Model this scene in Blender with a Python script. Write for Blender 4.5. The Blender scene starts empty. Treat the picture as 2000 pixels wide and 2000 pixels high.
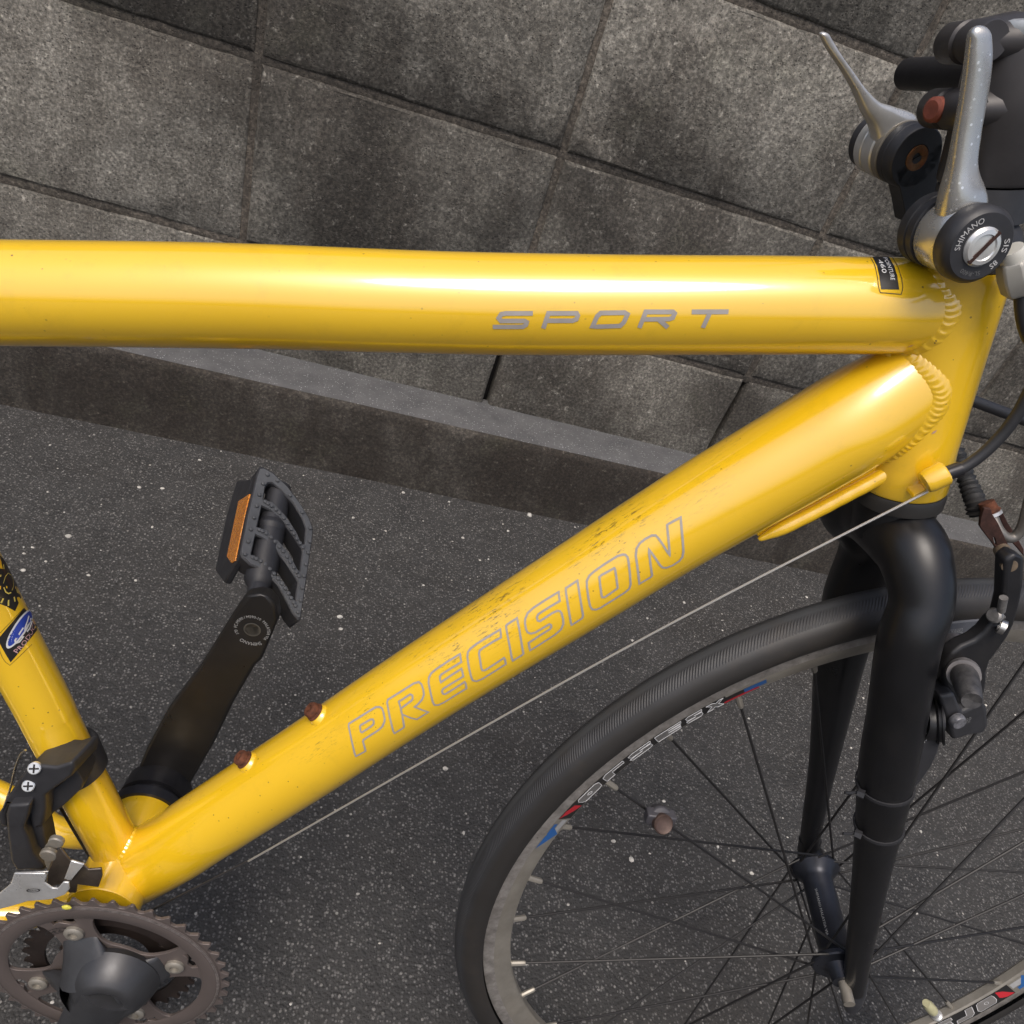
import bpy, bmesh, math, random
from mathutils import Vector, Matrix, Quaternion, noise

# Yellow bicycle leaning in an alley in front of a concrete block wall.
# Points are in metres in the bicycle's own frame: x forward, y to its left, z up, origin at the crank axle.
EXPOSURE = 0.15
DATA = {
    'top': [[-0.145,0.4885,0.0268],[-0.0696,0.5038,0.0268],[-0.0542,0.5066,0.0267],[-0.0028,0.5162,0.0267],[0.049,0.5257,0.0267],[0.0882,0.5325,0.0265],[0.1276,0.5388,0.0264],[0.1673,0.5454,0.0262],[0.2072,0.5524,0.0262],[0.2741,0.5651,0.0258],[0.3414,0.5783,0.0256],[0.3956,0.5888,0.0252],[0.437,0.5968,0.025]],
    'down': [[-0.018,0.025,0.0285],[0.0,0.044,0.029],[0.0289,0.0753,0.0293],[0.0488,0.0998,0.0293],[0.0842,0.1421,0.0291],[0.1296,0.196,0.029],[0.1845,0.2634,0.0287],[0.2354,0.3238,0.0287],[0.2827,0.3787,0.029],[0.3261,0.4295,0.0292],[0.3573,0.4642,0.0297],[0.388,0.497,0.03],[0.4075,0.5185,0.0302],[0.4224,0.5345,0.03],[0.448,0.56,0.029]],
    'seat': [[-0.148,0.52,0.018],[-0.096,0.335,0.018],[-0.0625,0.2212,0.018],[-0.0568,0.2,0.0179],[-0.0508,0.178,0.0178],[-0.0419,0.1457,0.0178],[-0.0305,0.1069,0.0178],[-0.014,0.048,0.0178]],
    'precision': [[[[[0.16133,-0.02878,0.23367],[0.16028,-0.02867,0.23599],[0.15917,-0.02838,0.23981],[0.15806,-0.02767,0.24315],[0.15693,-0.02667,0.24616],[0.15574,-0.02549,0.24929],[0.15454,-0.0239,0.25199],[0.15332,-0.02205,0.25441],[0.15332,-0.02131,0.25577],[0.1559,-0.02136,0.25878],[0.15847,-0.02141,0.26178],[0.16103,-0.02147,0.26476],[0.16306,-0.0215,0.26715],[0.16508,-0.02153,0.26953],[0.16709,-0.02156,0.2719],[0.16966,-0.02171,0.27472],[0.17209,-0.02247,0.27616],[0.17382,-0.02342,0.2762],[0.17507,-0.02472,0.27453],[0.17588,-0.02575,0.27251],[0.17669,-0.02665,0.27036],[0.17686,-0.02725,0.26803],[0.17598,-0.02784,0.26399],[0.17357,-0.02787,0.26008],[0.1714,-0.02788,0.25749],[0.16921,-0.02789,0.25489],[0.16702,-0.0279,0.25229],[0.16482,-0.02791,0.24967],[0.16466,-0.02813,0.24809],[0.16597,-0.02867,0.24441],[0.16728,-0.02873,0.24017],[0.16661,-0.02873,0.23901],[0.16397,-0.02876,0.23635]],1],[[[0.16115,-0.02473,0.25785],[0.16141,-0.02439,0.25905],[0.16343,-0.02445,0.26132],[0.16545,-0.02451,0.26358],[0.16746,-0.02457,0.26583],[0.16905,-0.02501,0.26656],[0.16978,-0.02564,0.2656],[0.16989,-0.02625,0.26374],[0.16888,-0.02646,0.26178],[0.16693,-0.02647,0.25943],[0.16497,-0.02648,0.25707],[0.163,-0.02648,0.2547],[0.16223,-0.0262,0.25477]],1]],[[[[0.18464,-0.02854,0.26],[0.18355,-0.02869,0.26223],[0.1824,-0.02844,0.26577],[0.18126,-0.02801,0.26911],[0.18012,-0.02721,0.27204],[0.17895,-0.02599,0.27535],[0.17777,-0.02447,0.27836],[0.1766,-0.02267,0.28108],[0.17673,-0.02179,0.28292],[0.17918,-0.02183,0.28574],[0.18161,-0.02187,0.28855],[0.18404,-0.0219,0.29134],[0.18603,-0.0219,0.29367],[0.18802,-0.0219,0.296],[0.19001,-0.0219,0.29832],[0.19198,-0.02205,0.30077],[0.19489,-0.02256,0.30295],[0.1968,-0.02379,0.30256],[0.19863,-0.02572,0.29952],[0.19951,-0.0268,0.29646],[0.19887,-0.02748,0.29271],[0.19669,-0.02781,0.28832],[0.19494,-0.02791,0.28568],[0.19752,-0.02837,0.28527],[0.20012,-0.02852,0.28457],[0.2044,-0.02859,0.28333],[0.20221,-0.0286,0.28079],[0.20003,-0.02847,0.2781],[0.19783,-0.02848,0.27555],[0.19348,-0.02859,0.27611],[0.19058,-0.0284,0.27698],[0.1877,-0.02786,0.27751],[0.18856,-0.02827,0.2744],[0.18943,-0.02861,0.2712],[0.19032,-0.02852,0.26754],[0.18981,-0.0285,0.26593],[0.18723,-0.02851,0.26297]],1],[[[0.18421,-0.02468,0.2854],[0.18641,-0.02466,0.28802],[0.1886,-0.02463,0.29064],[0.19078,-0.02461,0.29324],[0.19226,-0.02526,0.29318],[0.19278,-0.0261,0.29121],[0.19216,-0.02639,0.28947],[0.19017,-0.02649,0.2868],[0.18818,-0.02658,0.28411],[0.18618,-0.02667,0.28141],[0.18519,-0.02575,0.28348]],1],[[[0.18618,-0.02667,0.28141],[0.18685,-0.02731,0.27949],[0.1877,-0.02786,0.27751]],0]],[[[[0.21768,-0.02212,0.33099],[0.21523,-0.02209,0.32818],[0.21277,-0.02205,0.32536],[0.2103,-0.02202,0.32253],[0.20826,-0.02205,0.32005],[0.2062,-0.02209,0.31757],[0.20415,-0.02198,0.31495],[0.20174,-0.02236,0.31139],[0.20083,-0.02323,0.30852],[0.20123,-0.02476,0.30534],[0.20235,-0.02612,0.3026],[0.2035,-0.02717,0.29956],[0.20474,-0.02803,0.29635],[0.20602,-0.02857,0.29281],[0.20743,-0.02861,0.29047],[0.21002,-0.0286,0.29093],[0.21314,-0.02857,0.29363],[0.21562,-0.02856,0.29662],[0.21808,-0.02856,0.29961],[0.22053,-0.02856,0.30258],[0.22319,-0.02855,0.3056],[0.22584,-0.02853,0.3086],[0.22459,-0.02867,0.31279],[0.2237,-0.02854,0.3139],[0.22153,-0.02855,0.31127],[0.21935,-0.02853,0.3086],[0.21716,-0.02854,0.30595],[0.21508,-0.02854,0.30357],[0.213,-0.02854,0.30119],[0.21161,-0.02842,0.30105],[0.21057,-0.02809,0.30268],[0.21098,-0.02787,0.30489],[0.21334,-0.02787,0.30766],[0.21569,-0.02787,0.31042],[0.21787,-0.02788,0.31291],[0.22004,-0.02789,0.3154],[0.2222,-0.02789,0.31787],[0.22077,-0.02697,0.32158],[0.22013,-0.02647,0.32274],[0.21832,-0.02647,0.32062],[0.21649,-0.02648,0.31848],[0.21466,-0.02648,0.31634],[0.21274,-0.02637,0.31382],[0.2108,-0.02641,0.31142],[0.20885,-0.02645,0.30901],[0.20807,-0.02578,0.31034],[0.20754,-0.02508,0.31238],[0.2083,-0.02477,0.31409],[0.2108,-0.02475,0.31706],[0.21328,-0.02473,0.32002],[0.21529,-0.02476,0.32231],[0.21728,-0.02478,0.32459],[0.21927,-0.0248,0.32686],[0.21863,-0.02388,0.32841]],1]],[[[[0.23935,-0.02244,0.35574],[0.23727,-0.02241,0.35338],[0.23519,-0.02237,0.35101],[0.2331,-0.02233,0.34863],[0.23102,-0.02231,0.34626],[0.22894,-0.02228,0.34387],[0.22685,-0.02225,0.34148],[0.22517,-0.02238,0.33928],[0.22349,-0.0225,0.33708],[0.22227,-0.02316,0.3343],[0.22246,-0.02448,0.33144],[0.2234,-0.02582,0.32875],[0.22437,-0.02695,0.32586],[0.22578,-0.02784,0.32237],[0.22723,-0.02849,0.31865],[0.22871,-0.02855,0.31622],[0.23121,-0.02853,0.31596],[0.23457,-0.02848,0.31861],[0.23668,-0.02847,0.32106],[0.23877,-0.02852,0.32355],[0.24087,-0.02853,0.32599],[0.24294,-0.02854,0.32858],[0.24501,-0.02855,0.33116],[0.24707,-0.02856,0.33372],[0.24571,-0.02868,0.3376],[0.24495,-0.02858,0.3385],[0.24321,-0.02859,0.33632],[0.24147,-0.02859,0.33414],[0.23973,-0.02859,0.33195],[0.23734,-0.02859,0.32903],[0.23494,-0.02859,0.32609],[0.23327,-0.02848,0.32569],[0.23224,-0.02819,0.3275],[0.23144,-0.02783,0.32997],[0.23068,-0.0272,0.33219],[0.22994,-0.02644,0.33431],[0.22921,-0.02558,0.33632],[0.22918,-0.02485,0.33835],[0.2311,-0.02469,0.34101],[0.23365,-0.02472,0.34393],[0.23619,-0.02475,0.34684],[0.2384,-0.02484,0.34918],[0.2406,-0.02493,0.35151],[0.23998,-0.02369,0.35385]],1]],[[[[0.24238,-0.02249,0.35918],[0.243,-0.02225,0.36038],[0.24551,-0.02225,0.36331],[0.24801,-0.02225,0.36622],[0.2491,-0.02397,0.36385],[0.25023,-0.02546,0.36131],[0.25119,-0.0266,0.35871],[0.2522,-0.02753,0.35593],[0.25325,-0.02825,0.35297],[0.25425,-0.02853,0.3502],[0.25528,-0.02876,0.34737],[0.25639,-0.02857,0.34419],[0.25598,-0.02855,0.34321],[0.25346,-0.02854,0.34019],[0.25094,-0.02853,0.33715],[0.2499,-0.02875,0.33916],[0.24882,-0.02864,0.34226],[0.24776,-0.02841,0.34525],[0.24677,-0.02783,0.34794],[0.24581,-0.02709,0.35041],[0.24489,-0.02619,0.35274],[0.24399,-0.02513,0.35495],[0.24313,-0.02391,0.35703]],1]],[[[[0.26911,-0.02242,0.39086],[0.26691,-0.02238,0.38838],[0.26471,-0.02234,0.38589],[0.2625,-0.0223,0.38339],[0.26046,-0.02233,0.38097],[0.25841,-0.02236,0.37853],[0.25635,-0.02239,0.37609],[0.25495,-0.02265,0.37394],[0.25354,-0.02291,0.37178],[0.25276,-0.02422,0.36802],[0.25307,-0.02533,0.36557],[0.25441,-0.02667,0.36222],[0.25576,-0.02745,0.36054],[0.25784,-0.02796,0.36027],[0.26051,-0.02818,0.36202],[0.26241,-0.02819,0.36419],[0.2643,-0.02821,0.36636],[0.26593,-0.02822,0.36816],[0.26755,-0.02824,0.36996],[0.26861,-0.02845,0.36968],[0.2691,-0.02866,0.36826],[0.26863,-0.02876,0.36655],[0.26635,-0.02876,0.36389],[0.26406,-0.02875,0.36122],[0.26199,-0.02876,0.35869],[0.25994,-0.02861,0.35603],[0.25785,-0.02861,0.35348],[0.25897,-0.02879,0.35013],[0.26006,-0.02855,0.34749],[0.26188,-0.02855,0.34965],[0.26368,-0.02856,0.35179],[0.26548,-0.02857,0.35393],[0.26724,-0.02873,0.35619],[0.26912,-0.02875,0.35849],[0.27098,-0.02876,0.36079],[0.27284,-0.02877,0.36308],[0.27415,-0.02881,0.36549],[0.27546,-0.02884,0.36789],[0.2759,-0.02881,0.37175],[0.27507,-0.02867,0.37527],[0.27318,-0.02781,0.37925],[0.27193,-0.02744,0.38038],[0.27036,-0.02707,0.38002],[0.26787,-0.0269,0.37776],[0.26576,-0.02693,0.3752],[0.26364,-0.02696,0.37263],[0.26153,-0.02681,0.37001],[0.26019,-0.02658,0.37],[0.25935,-0.02573,0.3717],[0.25976,-0.02514,0.37383],[0.26203,-0.02511,0.37653],[0.26429,-0.02509,0.37922],[0.2664,-0.02513,0.38158],[0.26851,-0.02517,0.38393],[0.27061,-0.02521,0.38627],[0.26974,-0.0238,0.38874]],1]],[[[[0.27273,-0.02269,0.39458],[0.27462,-0.02266,0.39686],[0.27651,-0.02263,0.39914],[0.27839,-0.0226,0.40141],[0.27921,-0.02408,0.39922],[0.28007,-0.02538,0.39691],[0.28099,-0.02651,0.39448],[0.28192,-0.02743,0.39208],[0.28289,-0.02818,0.38958],[0.28396,-0.02859,0.38681],[0.28506,-0.02892,0.38398],[0.28628,-0.02888,0.38086],[0.28627,-0.02882,0.37852],[0.28457,-0.02881,0.37642],[0.28286,-0.02879,0.37431],[0.28115,-0.02878,0.3722],[0.28029,-0.02887,0.37388],[0.27907,-0.0289,0.37703],[0.27796,-0.02856,0.37989],[0.27691,-0.028,0.38258],[0.27589,-0.02736,0.38529],[0.27495,-0.0264,0.38777],[0.27406,-0.02528,0.39013],[0.27321,-0.02399,0.39238]],1]],[[[[0.3002,-0.02356,0.42541],[0.29754,-0.02305,0.42341],[0.29554,-0.02304,0.4211],[0.29358,-0.02287,0.41868],[0.29156,-0.02287,0.41636],[0.2899,-0.02294,0.41427],[0.28824,-0.02301,0.41217],[0.28657,-0.02308,0.41007],[0.28439,-0.02344,0.40675],[0.28349,-0.02446,0.40333],[0.28436,-0.02608,0.39987],[0.28517,-0.027,0.39761],[0.28602,-0.02779,0.39526],[0.28696,-0.02827,0.39269],[0.28877,-0.02891,0.38861],[0.29066,-0.02888,0.38648],[0.2933,-0.02884,0.38673],[0.29552,-0.0288,0.38856],[0.29756,-0.02881,0.391],[0.2996,-0.02882,0.39343],[0.30163,-0.02883,0.39585],[0.30347,-0.02884,0.39809],[0.3053,-0.02885,0.40032],[0.30713,-0.02885,0.40255],[0.30891,-0.02888,0.4057],[0.30877,-0.02906,0.40899],[0.30772,-0.02886,0.4122],[0.30672,-0.02854,0.41531],[0.30585,-0.02796,0.41773],[0.30503,-0.02725,0.42006],[0.30421,-0.02653,0.42238],[0.30302,-0.0251,0.42505],[0.30164,-0.02411,0.42585]],1],[[[0.29,-0.0255,0.40826],[0.29098,-0.02532,0.4099],[0.29304,-0.02542,0.41206],[0.29509,-0.02551,0.41421],[0.29709,-0.02575,0.41644],[0.29773,-0.02602,0.41578],[0.29867,-0.02705,0.41334],[0.29966,-0.02789,0.41078],[0.30066,-0.02856,0.408],[0.30179,-0.02887,0.40496],[0.3014,-0.02891,0.40392],[0.2996,-0.02892,0.40158],[0.29779,-0.02893,0.39924],[0.29597,-0.02893,0.39689],[0.29446,-0.02886,0.39635],[0.29359,-0.02864,0.39784],[0.29231,-0.02804,0.40138],[0.29117,-0.02702,0.40461]],1]],[[[[0.32046,-0.02311,0.44981],[0.32096,-0.02301,0.45058],[0.32283,-0.02311,0.45252],[0.3247,-0.02321,0.45446],[0.32651,-0.02346,0.45647],[0.32707,-0.02466,0.4545],[0.32773,-0.02558,0.45239],[0.32839,-0.02655,0.45029],[0.32909,-0.02735,0.44822],[0.32984,-0.02803,0.44608],[0.33064,-0.02859,0.44387],[0.33176,-0.02899,0.44061],[0.33297,-0.02921,0.43723],[0.33354,-0.02913,0.43349],[0.3326,-0.02885,0.43046],[0.33121,-0.02881,0.42863],[0.32982,-0.02877,0.42681],[0.32656,-0.02884,0.42451],[0.32428,-0.02908,0.42424],[0.32222,-0.02908,0.42559],[0.3199,-0.0289,0.4279],[0.31776,-0.02829,0.42995],[0.31556,-0.02745,0.43193],[0.31347,-0.0263,0.43371],[0.314,-0.02702,0.43182],[0.31478,-0.02776,0.42967],[0.31563,-0.0283,0.42739],[0.31651,-0.02877,0.42507],[0.31803,-0.02905,0.42149],[0.31972,-0.02888,0.41761],[0.31944,-0.02884,0.41635],[0.31762,-0.02884,0.41431],[0.31579,-0.02884,0.41226],[0.31395,-0.02884,0.4102],[0.31281,-0.02908,0.41311],[0.3118,-0.02896,0.41578],[0.31046,-0.02861,0.41918],[0.30927,-0.02786,0.42231],[0.30819,-0.02711,0.42506],[0.30726,-0.02593,0.42755],[0.30707,-0.02517,0.42949],[0.30691,-0.02434,0.43139],[0.30804,-0.02342,0.43479],[0.31039,-0.02316,0.43809],[0.312,-0.02326,0.43976],[0.3136,-0.02336,0.44143],[0.31552,-0.02402,0.44221],[0.31718,-0.02515,0.44138],[0.31885,-0.0263,0.43999],[0.32057,-0.02728,0.43851],[0.32229,-0.0281,0.4368],[0.32408,-0.02874,0.43499],[0.32599,-0.0291,0.433],[0.32547,-0.02892,0.43448],[0.32459,-0.02854,0.43696],[0.32379,-0.02795,0.43931],[0.32305,-0.02724,0.44157],[0.32208,-0.0261,0.44439],[0.3212,-0.02474,0.44708]],1]]],
    'sport': [[[[[0.2164,-0.02588,0.55682],[0.21419,-0.02589,0.55638],[0.21198,-0.0259,0.55595],[0.20977,-0.02591,0.55551],[0.20756,-0.02592,0.55508],[0.20535,-0.02592,0.55465],[0.20314,-0.02592,0.55421],[0.20105,-0.02597,0.55336],[0.20015,-0.02611,0.55121],[0.2015,-0.02615,0.55008],[0.2038,-0.02615,0.55053],[0.20609,-0.02615,0.55098],[0.20839,-0.02615,0.55144],[0.21069,-0.02614,0.55189],[0.21299,-0.02614,0.55234],[0.2143,-0.02594,0.55193],[0.21416,-0.02583,0.55045],[0.2129,-0.02572,0.54921],[0.21078,-0.02573,0.54879],[0.20866,-0.02574,0.54838],[0.20654,-0.02574,0.54796],[0.20442,-0.02573,0.54754],[0.2023,-0.02573,0.54712],[0.20019,-0.02572,0.5467],[0.19807,-0.02571,0.54628]],0]],[[[[0.22319,-0.02555,0.55034],[0.22345,-0.02586,0.55307],[0.22372,-0.02607,0.55576],[0.22404,-0.02586,0.55832],[0.22634,-0.02585,0.55877],[0.22865,-0.02585,0.55923],[0.23095,-0.02584,0.55968],[0.23326,-0.02584,0.56013],[0.23557,-0.02584,0.56059],[0.23787,-0.02584,0.56105],[0.2387,-0.02577,0.56005],[0.23839,-0.02586,0.55819],[0.23674,-0.02586,0.5571],[0.23425,-0.02587,0.55661],[0.23176,-0.02589,0.55612],[0.22927,-0.0259,0.55563],[0.22678,-0.02591,0.55515],[0.2243,-0.02592,0.55466]],0]],[[[[0.24737,-0.02563,0.55628],[0.24781,-0.02581,0.55896],[0.24829,-0.02576,0.56156],[0.24972,-0.0256,0.56351],[0.25205,-0.02559,0.564],[0.25438,-0.02557,0.5645],[0.25671,-0.02555,0.56499],[0.25904,-0.02553,0.56548],[0.26137,-0.02552,0.56598],[0.26307,-0.02562,0.56539],[0.26266,-0.02574,0.56334],[0.26228,-0.02574,0.56126],[0.26096,-0.02561,0.55911],[0.25869,-0.02561,0.55859],[0.25643,-0.02561,0.55806],[0.25417,-0.0256,0.55754],[0.2519,-0.0256,0.55701],[0.24964,-0.0256,0.55649]],1]],[[[[0.27089,-0.02537,0.55995],[0.27103,-0.02567,0.56214],[0.27122,-0.02573,0.56426],[0.27145,-0.02564,0.56634],[0.27172,-0.02541,0.56837],[0.27394,-0.0254,0.56881],[0.27617,-0.0254,0.56925],[0.2784,-0.0254,0.56968],[0.28063,-0.0254,0.57012],[0.28284,-0.02546,0.57058],[0.28506,-0.02547,0.57102],[0.28624,-0.02541,0.5704],[0.28591,-0.0256,0.56825],[0.28426,-0.02563,0.56725],[0.28181,-0.02563,0.56673],[0.27935,-0.02563,0.56622],[0.27688,-0.02571,0.56572],[0.27443,-0.02571,0.56521],[0.27197,-0.02572,0.56469]],0],[[[0.27918,-0.02564,0.56602],[0.28112,-0.02562,0.56501],[0.28308,-0.02553,0.56399],[0.28507,-0.02538,0.56294]],0]],[[[[0.29446,-0.02531,0.57283],[0.29672,-0.02531,0.57329],[0.29899,-0.0253,0.57374],[0.30126,-0.0253,0.5742],[0.30353,-0.02529,0.57466],[0.30581,-0.02529,0.57511],[0.30808,-0.02528,0.57557],[0.31035,-0.02528,0.57603],[0.31262,-0.02527,0.57649]],0],[[[0.30356,-0.02535,0.57426],[0.30324,-0.02554,0.57232],[0.30295,-0.02561,0.57035],[0.30271,-0.02556,0.56835],[0.30257,-0.02519,0.56626]],0]]],
    'size_border': [[[0.38485,0.00041,0.61242],[0.38676,0.00039,0.61277],[0.38867,0.00037,0.61313],[0.39058,0.00035,0.61349],[0.39249,0.00033,0.61384],[0.3944,0.0003,0.6142],[0.3963,0.00027,0.61456]],[[0.38372,-0.00501,0.61168],[0.38562,-0.00504,0.61203],[0.38751,-0.00508,0.61237],[0.38941,-0.00512,0.61272],[0.39131,-0.00515,0.61306],[0.3932,-0.0052,0.61341],[0.39509,-0.00524,0.61375]],[[0.38368,-0.00826,0.61073],[0.38557,-0.00831,0.61107],[0.38747,-0.00836,0.6114],[0.38936,-0.0084,0.61174],[0.39126,-0.00845,0.61207],[0.39315,-0.0085,0.61241],[0.39504,-0.00856,0.61275]],[[0.38365,-0.01105,0.60961],[0.38556,-0.0111,0.60995],[0.38748,-0.01115,0.61028],[0.3894,-0.01119,0.61061],[0.39141,-0.01107,0.61093],[0.39323,-0.01129,0.61128],[0.39524,-0.01117,0.61159]],[[0.38358,-0.01339,0.60828],[0.38553,-0.01343,0.60861],[0.38748,-0.01348,0.60895],[0.38943,-0.01353,0.60928],[0.39138,-0.01357,0.60961],[0.39333,-0.01362,0.60994],[0.39528,-0.01367,0.61028]],[[0.38374,-0.01528,0.60691],[0.38573,-0.01533,0.60724],[0.38771,-0.01538,0.60757],[0.38969,-0.01543,0.60791],[0.39168,-0.01547,0.60824],[0.39366,-0.01552,0.60857],[0.39567,-0.01552,0.6089]],[[0.38397,-0.01704,0.60553],[0.38598,-0.01709,0.60585],[0.38798,-0.01714,0.60618],[0.38999,-0.01718,0.60651],[0.3921,-0.01706,0.60682],[0.3941,-0.01711,0.60714],[0.39611,-0.01716,0.60747]],[[0.38418,-0.01847,0.60404],[0.3862,-0.01852,0.60436],[0.38823,-0.01857,0.60468],[0.39026,-0.01862,0.60499],[0.39229,-0.01867,0.60531],[0.39431,-0.01872,0.60563],[0.39634,-0.01878,0.60595]],[[0.38446,-0.01974,0.60253],[0.38651,-0.01979,0.60284],[0.38856,-0.01984,0.60315],[0.39061,-0.01989,0.60346],[0.39266,-0.01994,0.60377],[0.39471,-0.01999,0.60408],[0.39676,-0.02005,0.60439]],[[0.38502,-0.02079,0.60107],[0.38697,-0.02084,0.60135],[0.38892,-0.0209,0.60162],[0.39087,-0.02096,0.6019],[0.39282,-0.02101,0.60217],[0.39476,-0.02107,0.60244],[0.39671,-0.02113,0.60272]],[[0.38585,-0.02185,0.59974],[0.38762,-0.02191,0.59996],[0.38938,-0.02197,0.60017],[0.39115,-0.02204,0.60038],[0.39292,-0.02209,0.6006],[0.39468,-0.02216,0.60081],[0.39645,-0.02222,0.60102]]],
    'size_label': [[[0.38647,0.00158,0.61266],[0.3879,0.0016,0.61293],[0.38933,0.00163,0.6132],[0.39076,0.00166,0.61347],[0.39219,0.00169,0.61374],[0.39372,0.00188,0.614],[0.39514,0.0019,0.61427]],[[0.38493,-0.00425,0.61203],[0.38636,-0.00423,0.6123],[0.38778,-0.00421,0.61258],[0.38921,-0.00419,0.61285],[0.39063,-0.00417,0.61312],[0.39206,-0.00415,0.61339],[0.39348,-0.00414,0.61366]],[[0.38463,-0.00763,0.61116],[0.38606,-0.00761,0.61144],[0.38749,-0.00759,0.61171],[0.38892,-0.00757,0.61199],[0.39035,-0.00756,0.61226],[0.39178,-0.00754,0.61254],[0.39321,-0.00753,0.61281]],[[0.38479,-0.01008,0.61021],[0.38623,-0.01006,0.61049],[0.38767,-0.01004,0.61077],[0.38911,-0.01003,0.61104],[0.39055,-0.01001,0.61132],[0.39199,-0.00999,0.6116],[0.39342,-0.00998,0.61188]],[[0.38467,-0.01236,0.60901],[0.38612,-0.01234,0.6093],[0.38758,-0.01233,0.60958],[0.38904,-0.01231,0.60986],[0.39051,-0.0123,0.61015],[0.39197,-0.01228,0.61043],[0.39342,-0.01227,0.61071]],[[0.38466,-0.01438,0.60779],[0.38614,-0.01437,0.60808],[0.38763,-0.01435,0.60837],[0.38913,-0.01431,0.60866],[0.39061,-0.01429,0.60894],[0.3921,-0.01428,0.60923],[0.39358,-0.01427,0.60952]],[[0.38489,-0.01596,0.60653],[0.38639,-0.01594,0.60682],[0.3879,-0.01593,0.60712],[0.38941,-0.01592,0.60741],[0.39092,-0.01591,0.60771],[0.39243,-0.01589,0.608],[0.39394,-0.01588,0.6083]],[[0.385,-0.01753,0.60522],[0.38651,-0.01752,0.60551],[0.38802,-0.01751,0.6058],[0.38953,-0.0175,0.60609],[0.39103,-0.0175,0.60638],[0.39254,-0.01749,0.60667],[0.39405,-0.01748,0.60696]],[[0.38528,-0.01878,0.60388],[0.38679,-0.01878,0.60417],[0.3883,-0.01877,0.60445],[0.3898,-0.01877,0.60473],[0.39131,-0.01877,0.60502],[0.39282,-0.01876,0.6053],[0.39432,-0.01876,0.60559]],[[0.38563,-0.0199,0.60253],[0.38714,-0.0199,0.60281],[0.38865,-0.0199,0.60308],[0.39015,-0.0199,0.60336],[0.39166,-0.0199,0.60364],[0.39317,-0.0199,0.60392],[0.39467,-0.0199,0.6042]],[[0.38607,-0.02086,0.60115],[0.38758,-0.02087,0.60142],[0.38908,-0.02087,0.6017],[0.39058,-0.02088,0.60197],[0.39209,-0.02088,0.60224],[0.3936,-0.02089,0.60252],[0.3951,-0.0209,0.60279]]],
    'seat_border': [[[-0.07405,-0.01632,0.2862],[-0.07214,-0.01504,0.28876],[-0.07054,-0.01326,0.29087],[-0.06903,-0.01131,0.29284],[-0.06784,-0.00884,0.29435],[-0.0668,-0.0061,0.29562],[-0.06612,-0.00273,0.29638],[-0.06597,0.00158,0.29635],[-0.0676,0.00897,0.29369]],[[-0.07352,-0.01661,0.28222],[-0.07138,-0.01532,0.28476],[-0.06955,-0.01355,0.28686],[-0.06791,-0.01145,0.28866],[-0.06656,-0.00886,0.29004],[-0.0654,-0.00593,0.29112],[-0.06463,-0.0023,0.29162],[-0.06455,0.00256,0.29106],[-0.06722,0.01132,0.28678]],[[-0.07299,-0.01687,0.27817],[-0.07071,-0.01546,0.28059],[-0.06859,-0.01378,0.28275],[-0.06678,-0.01159,0.28445],[-0.06527,-0.00886,0.28568],[-0.06398,-0.00575,0.28657],[-0.06321,-0.00172,0.28667],[-0.06316,0.00362,0.28563],[-0.06575,0.01139,0.2816]],[[-0.0724,-0.01709,0.27412],[-0.07003,-0.01578,0.27647],[-0.06784,-0.01417,0.27853],[-0.06594,-0.01207,0.28014],[-0.06435,-0.00946,0.28127],[-0.06295,-0.00647,0.28209],[-0.06196,-0.00277,0.28228],[-0.06166,0.0022,0.28136],[-0.06418,0.01135,0.27639]],[[-0.07151,-0.01719,0.27015],[-0.06921,-0.01599,0.27238],[-0.06716,-0.01441,0.27423],[-0.06522,-0.01262,0.27589],[-0.06364,-0.01023,0.277],[-0.06221,-0.00755,0.27784],[-0.06111,-0.00427,0.27816],[-0.06049,-0.00012,0.27771],[-0.0608,0.00572,0.27575]],[[-0.07016,-0.01709,0.26661],[-0.06824,-0.01606,0.26867],[-0.06649,-0.01474,0.27044],[-0.0649,-0.01316,0.27197],[-0.06344,-0.01134,0.27328],[-0.06215,-0.00923,0.27433],[-0.06103,-0.00681,0.27509],[-0.06019,-0.00389,0.2754],[-0.05965,-0.0004,0.27522]],[[-0.06803,-0.01661,0.26385],[-0.06662,-0.0157,0.26555],[-0.06532,-0.01463,0.26709],[-0.06412,-0.01339,0.26847],[-0.063,-0.01201,0.26971],[-0.06198,-0.01046,0.27081],[-0.06106,-0.00873,0.27173],[-0.06025,-0.0068,0.27247],[-0.05963,-0.00452,0.2729]]],
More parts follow.
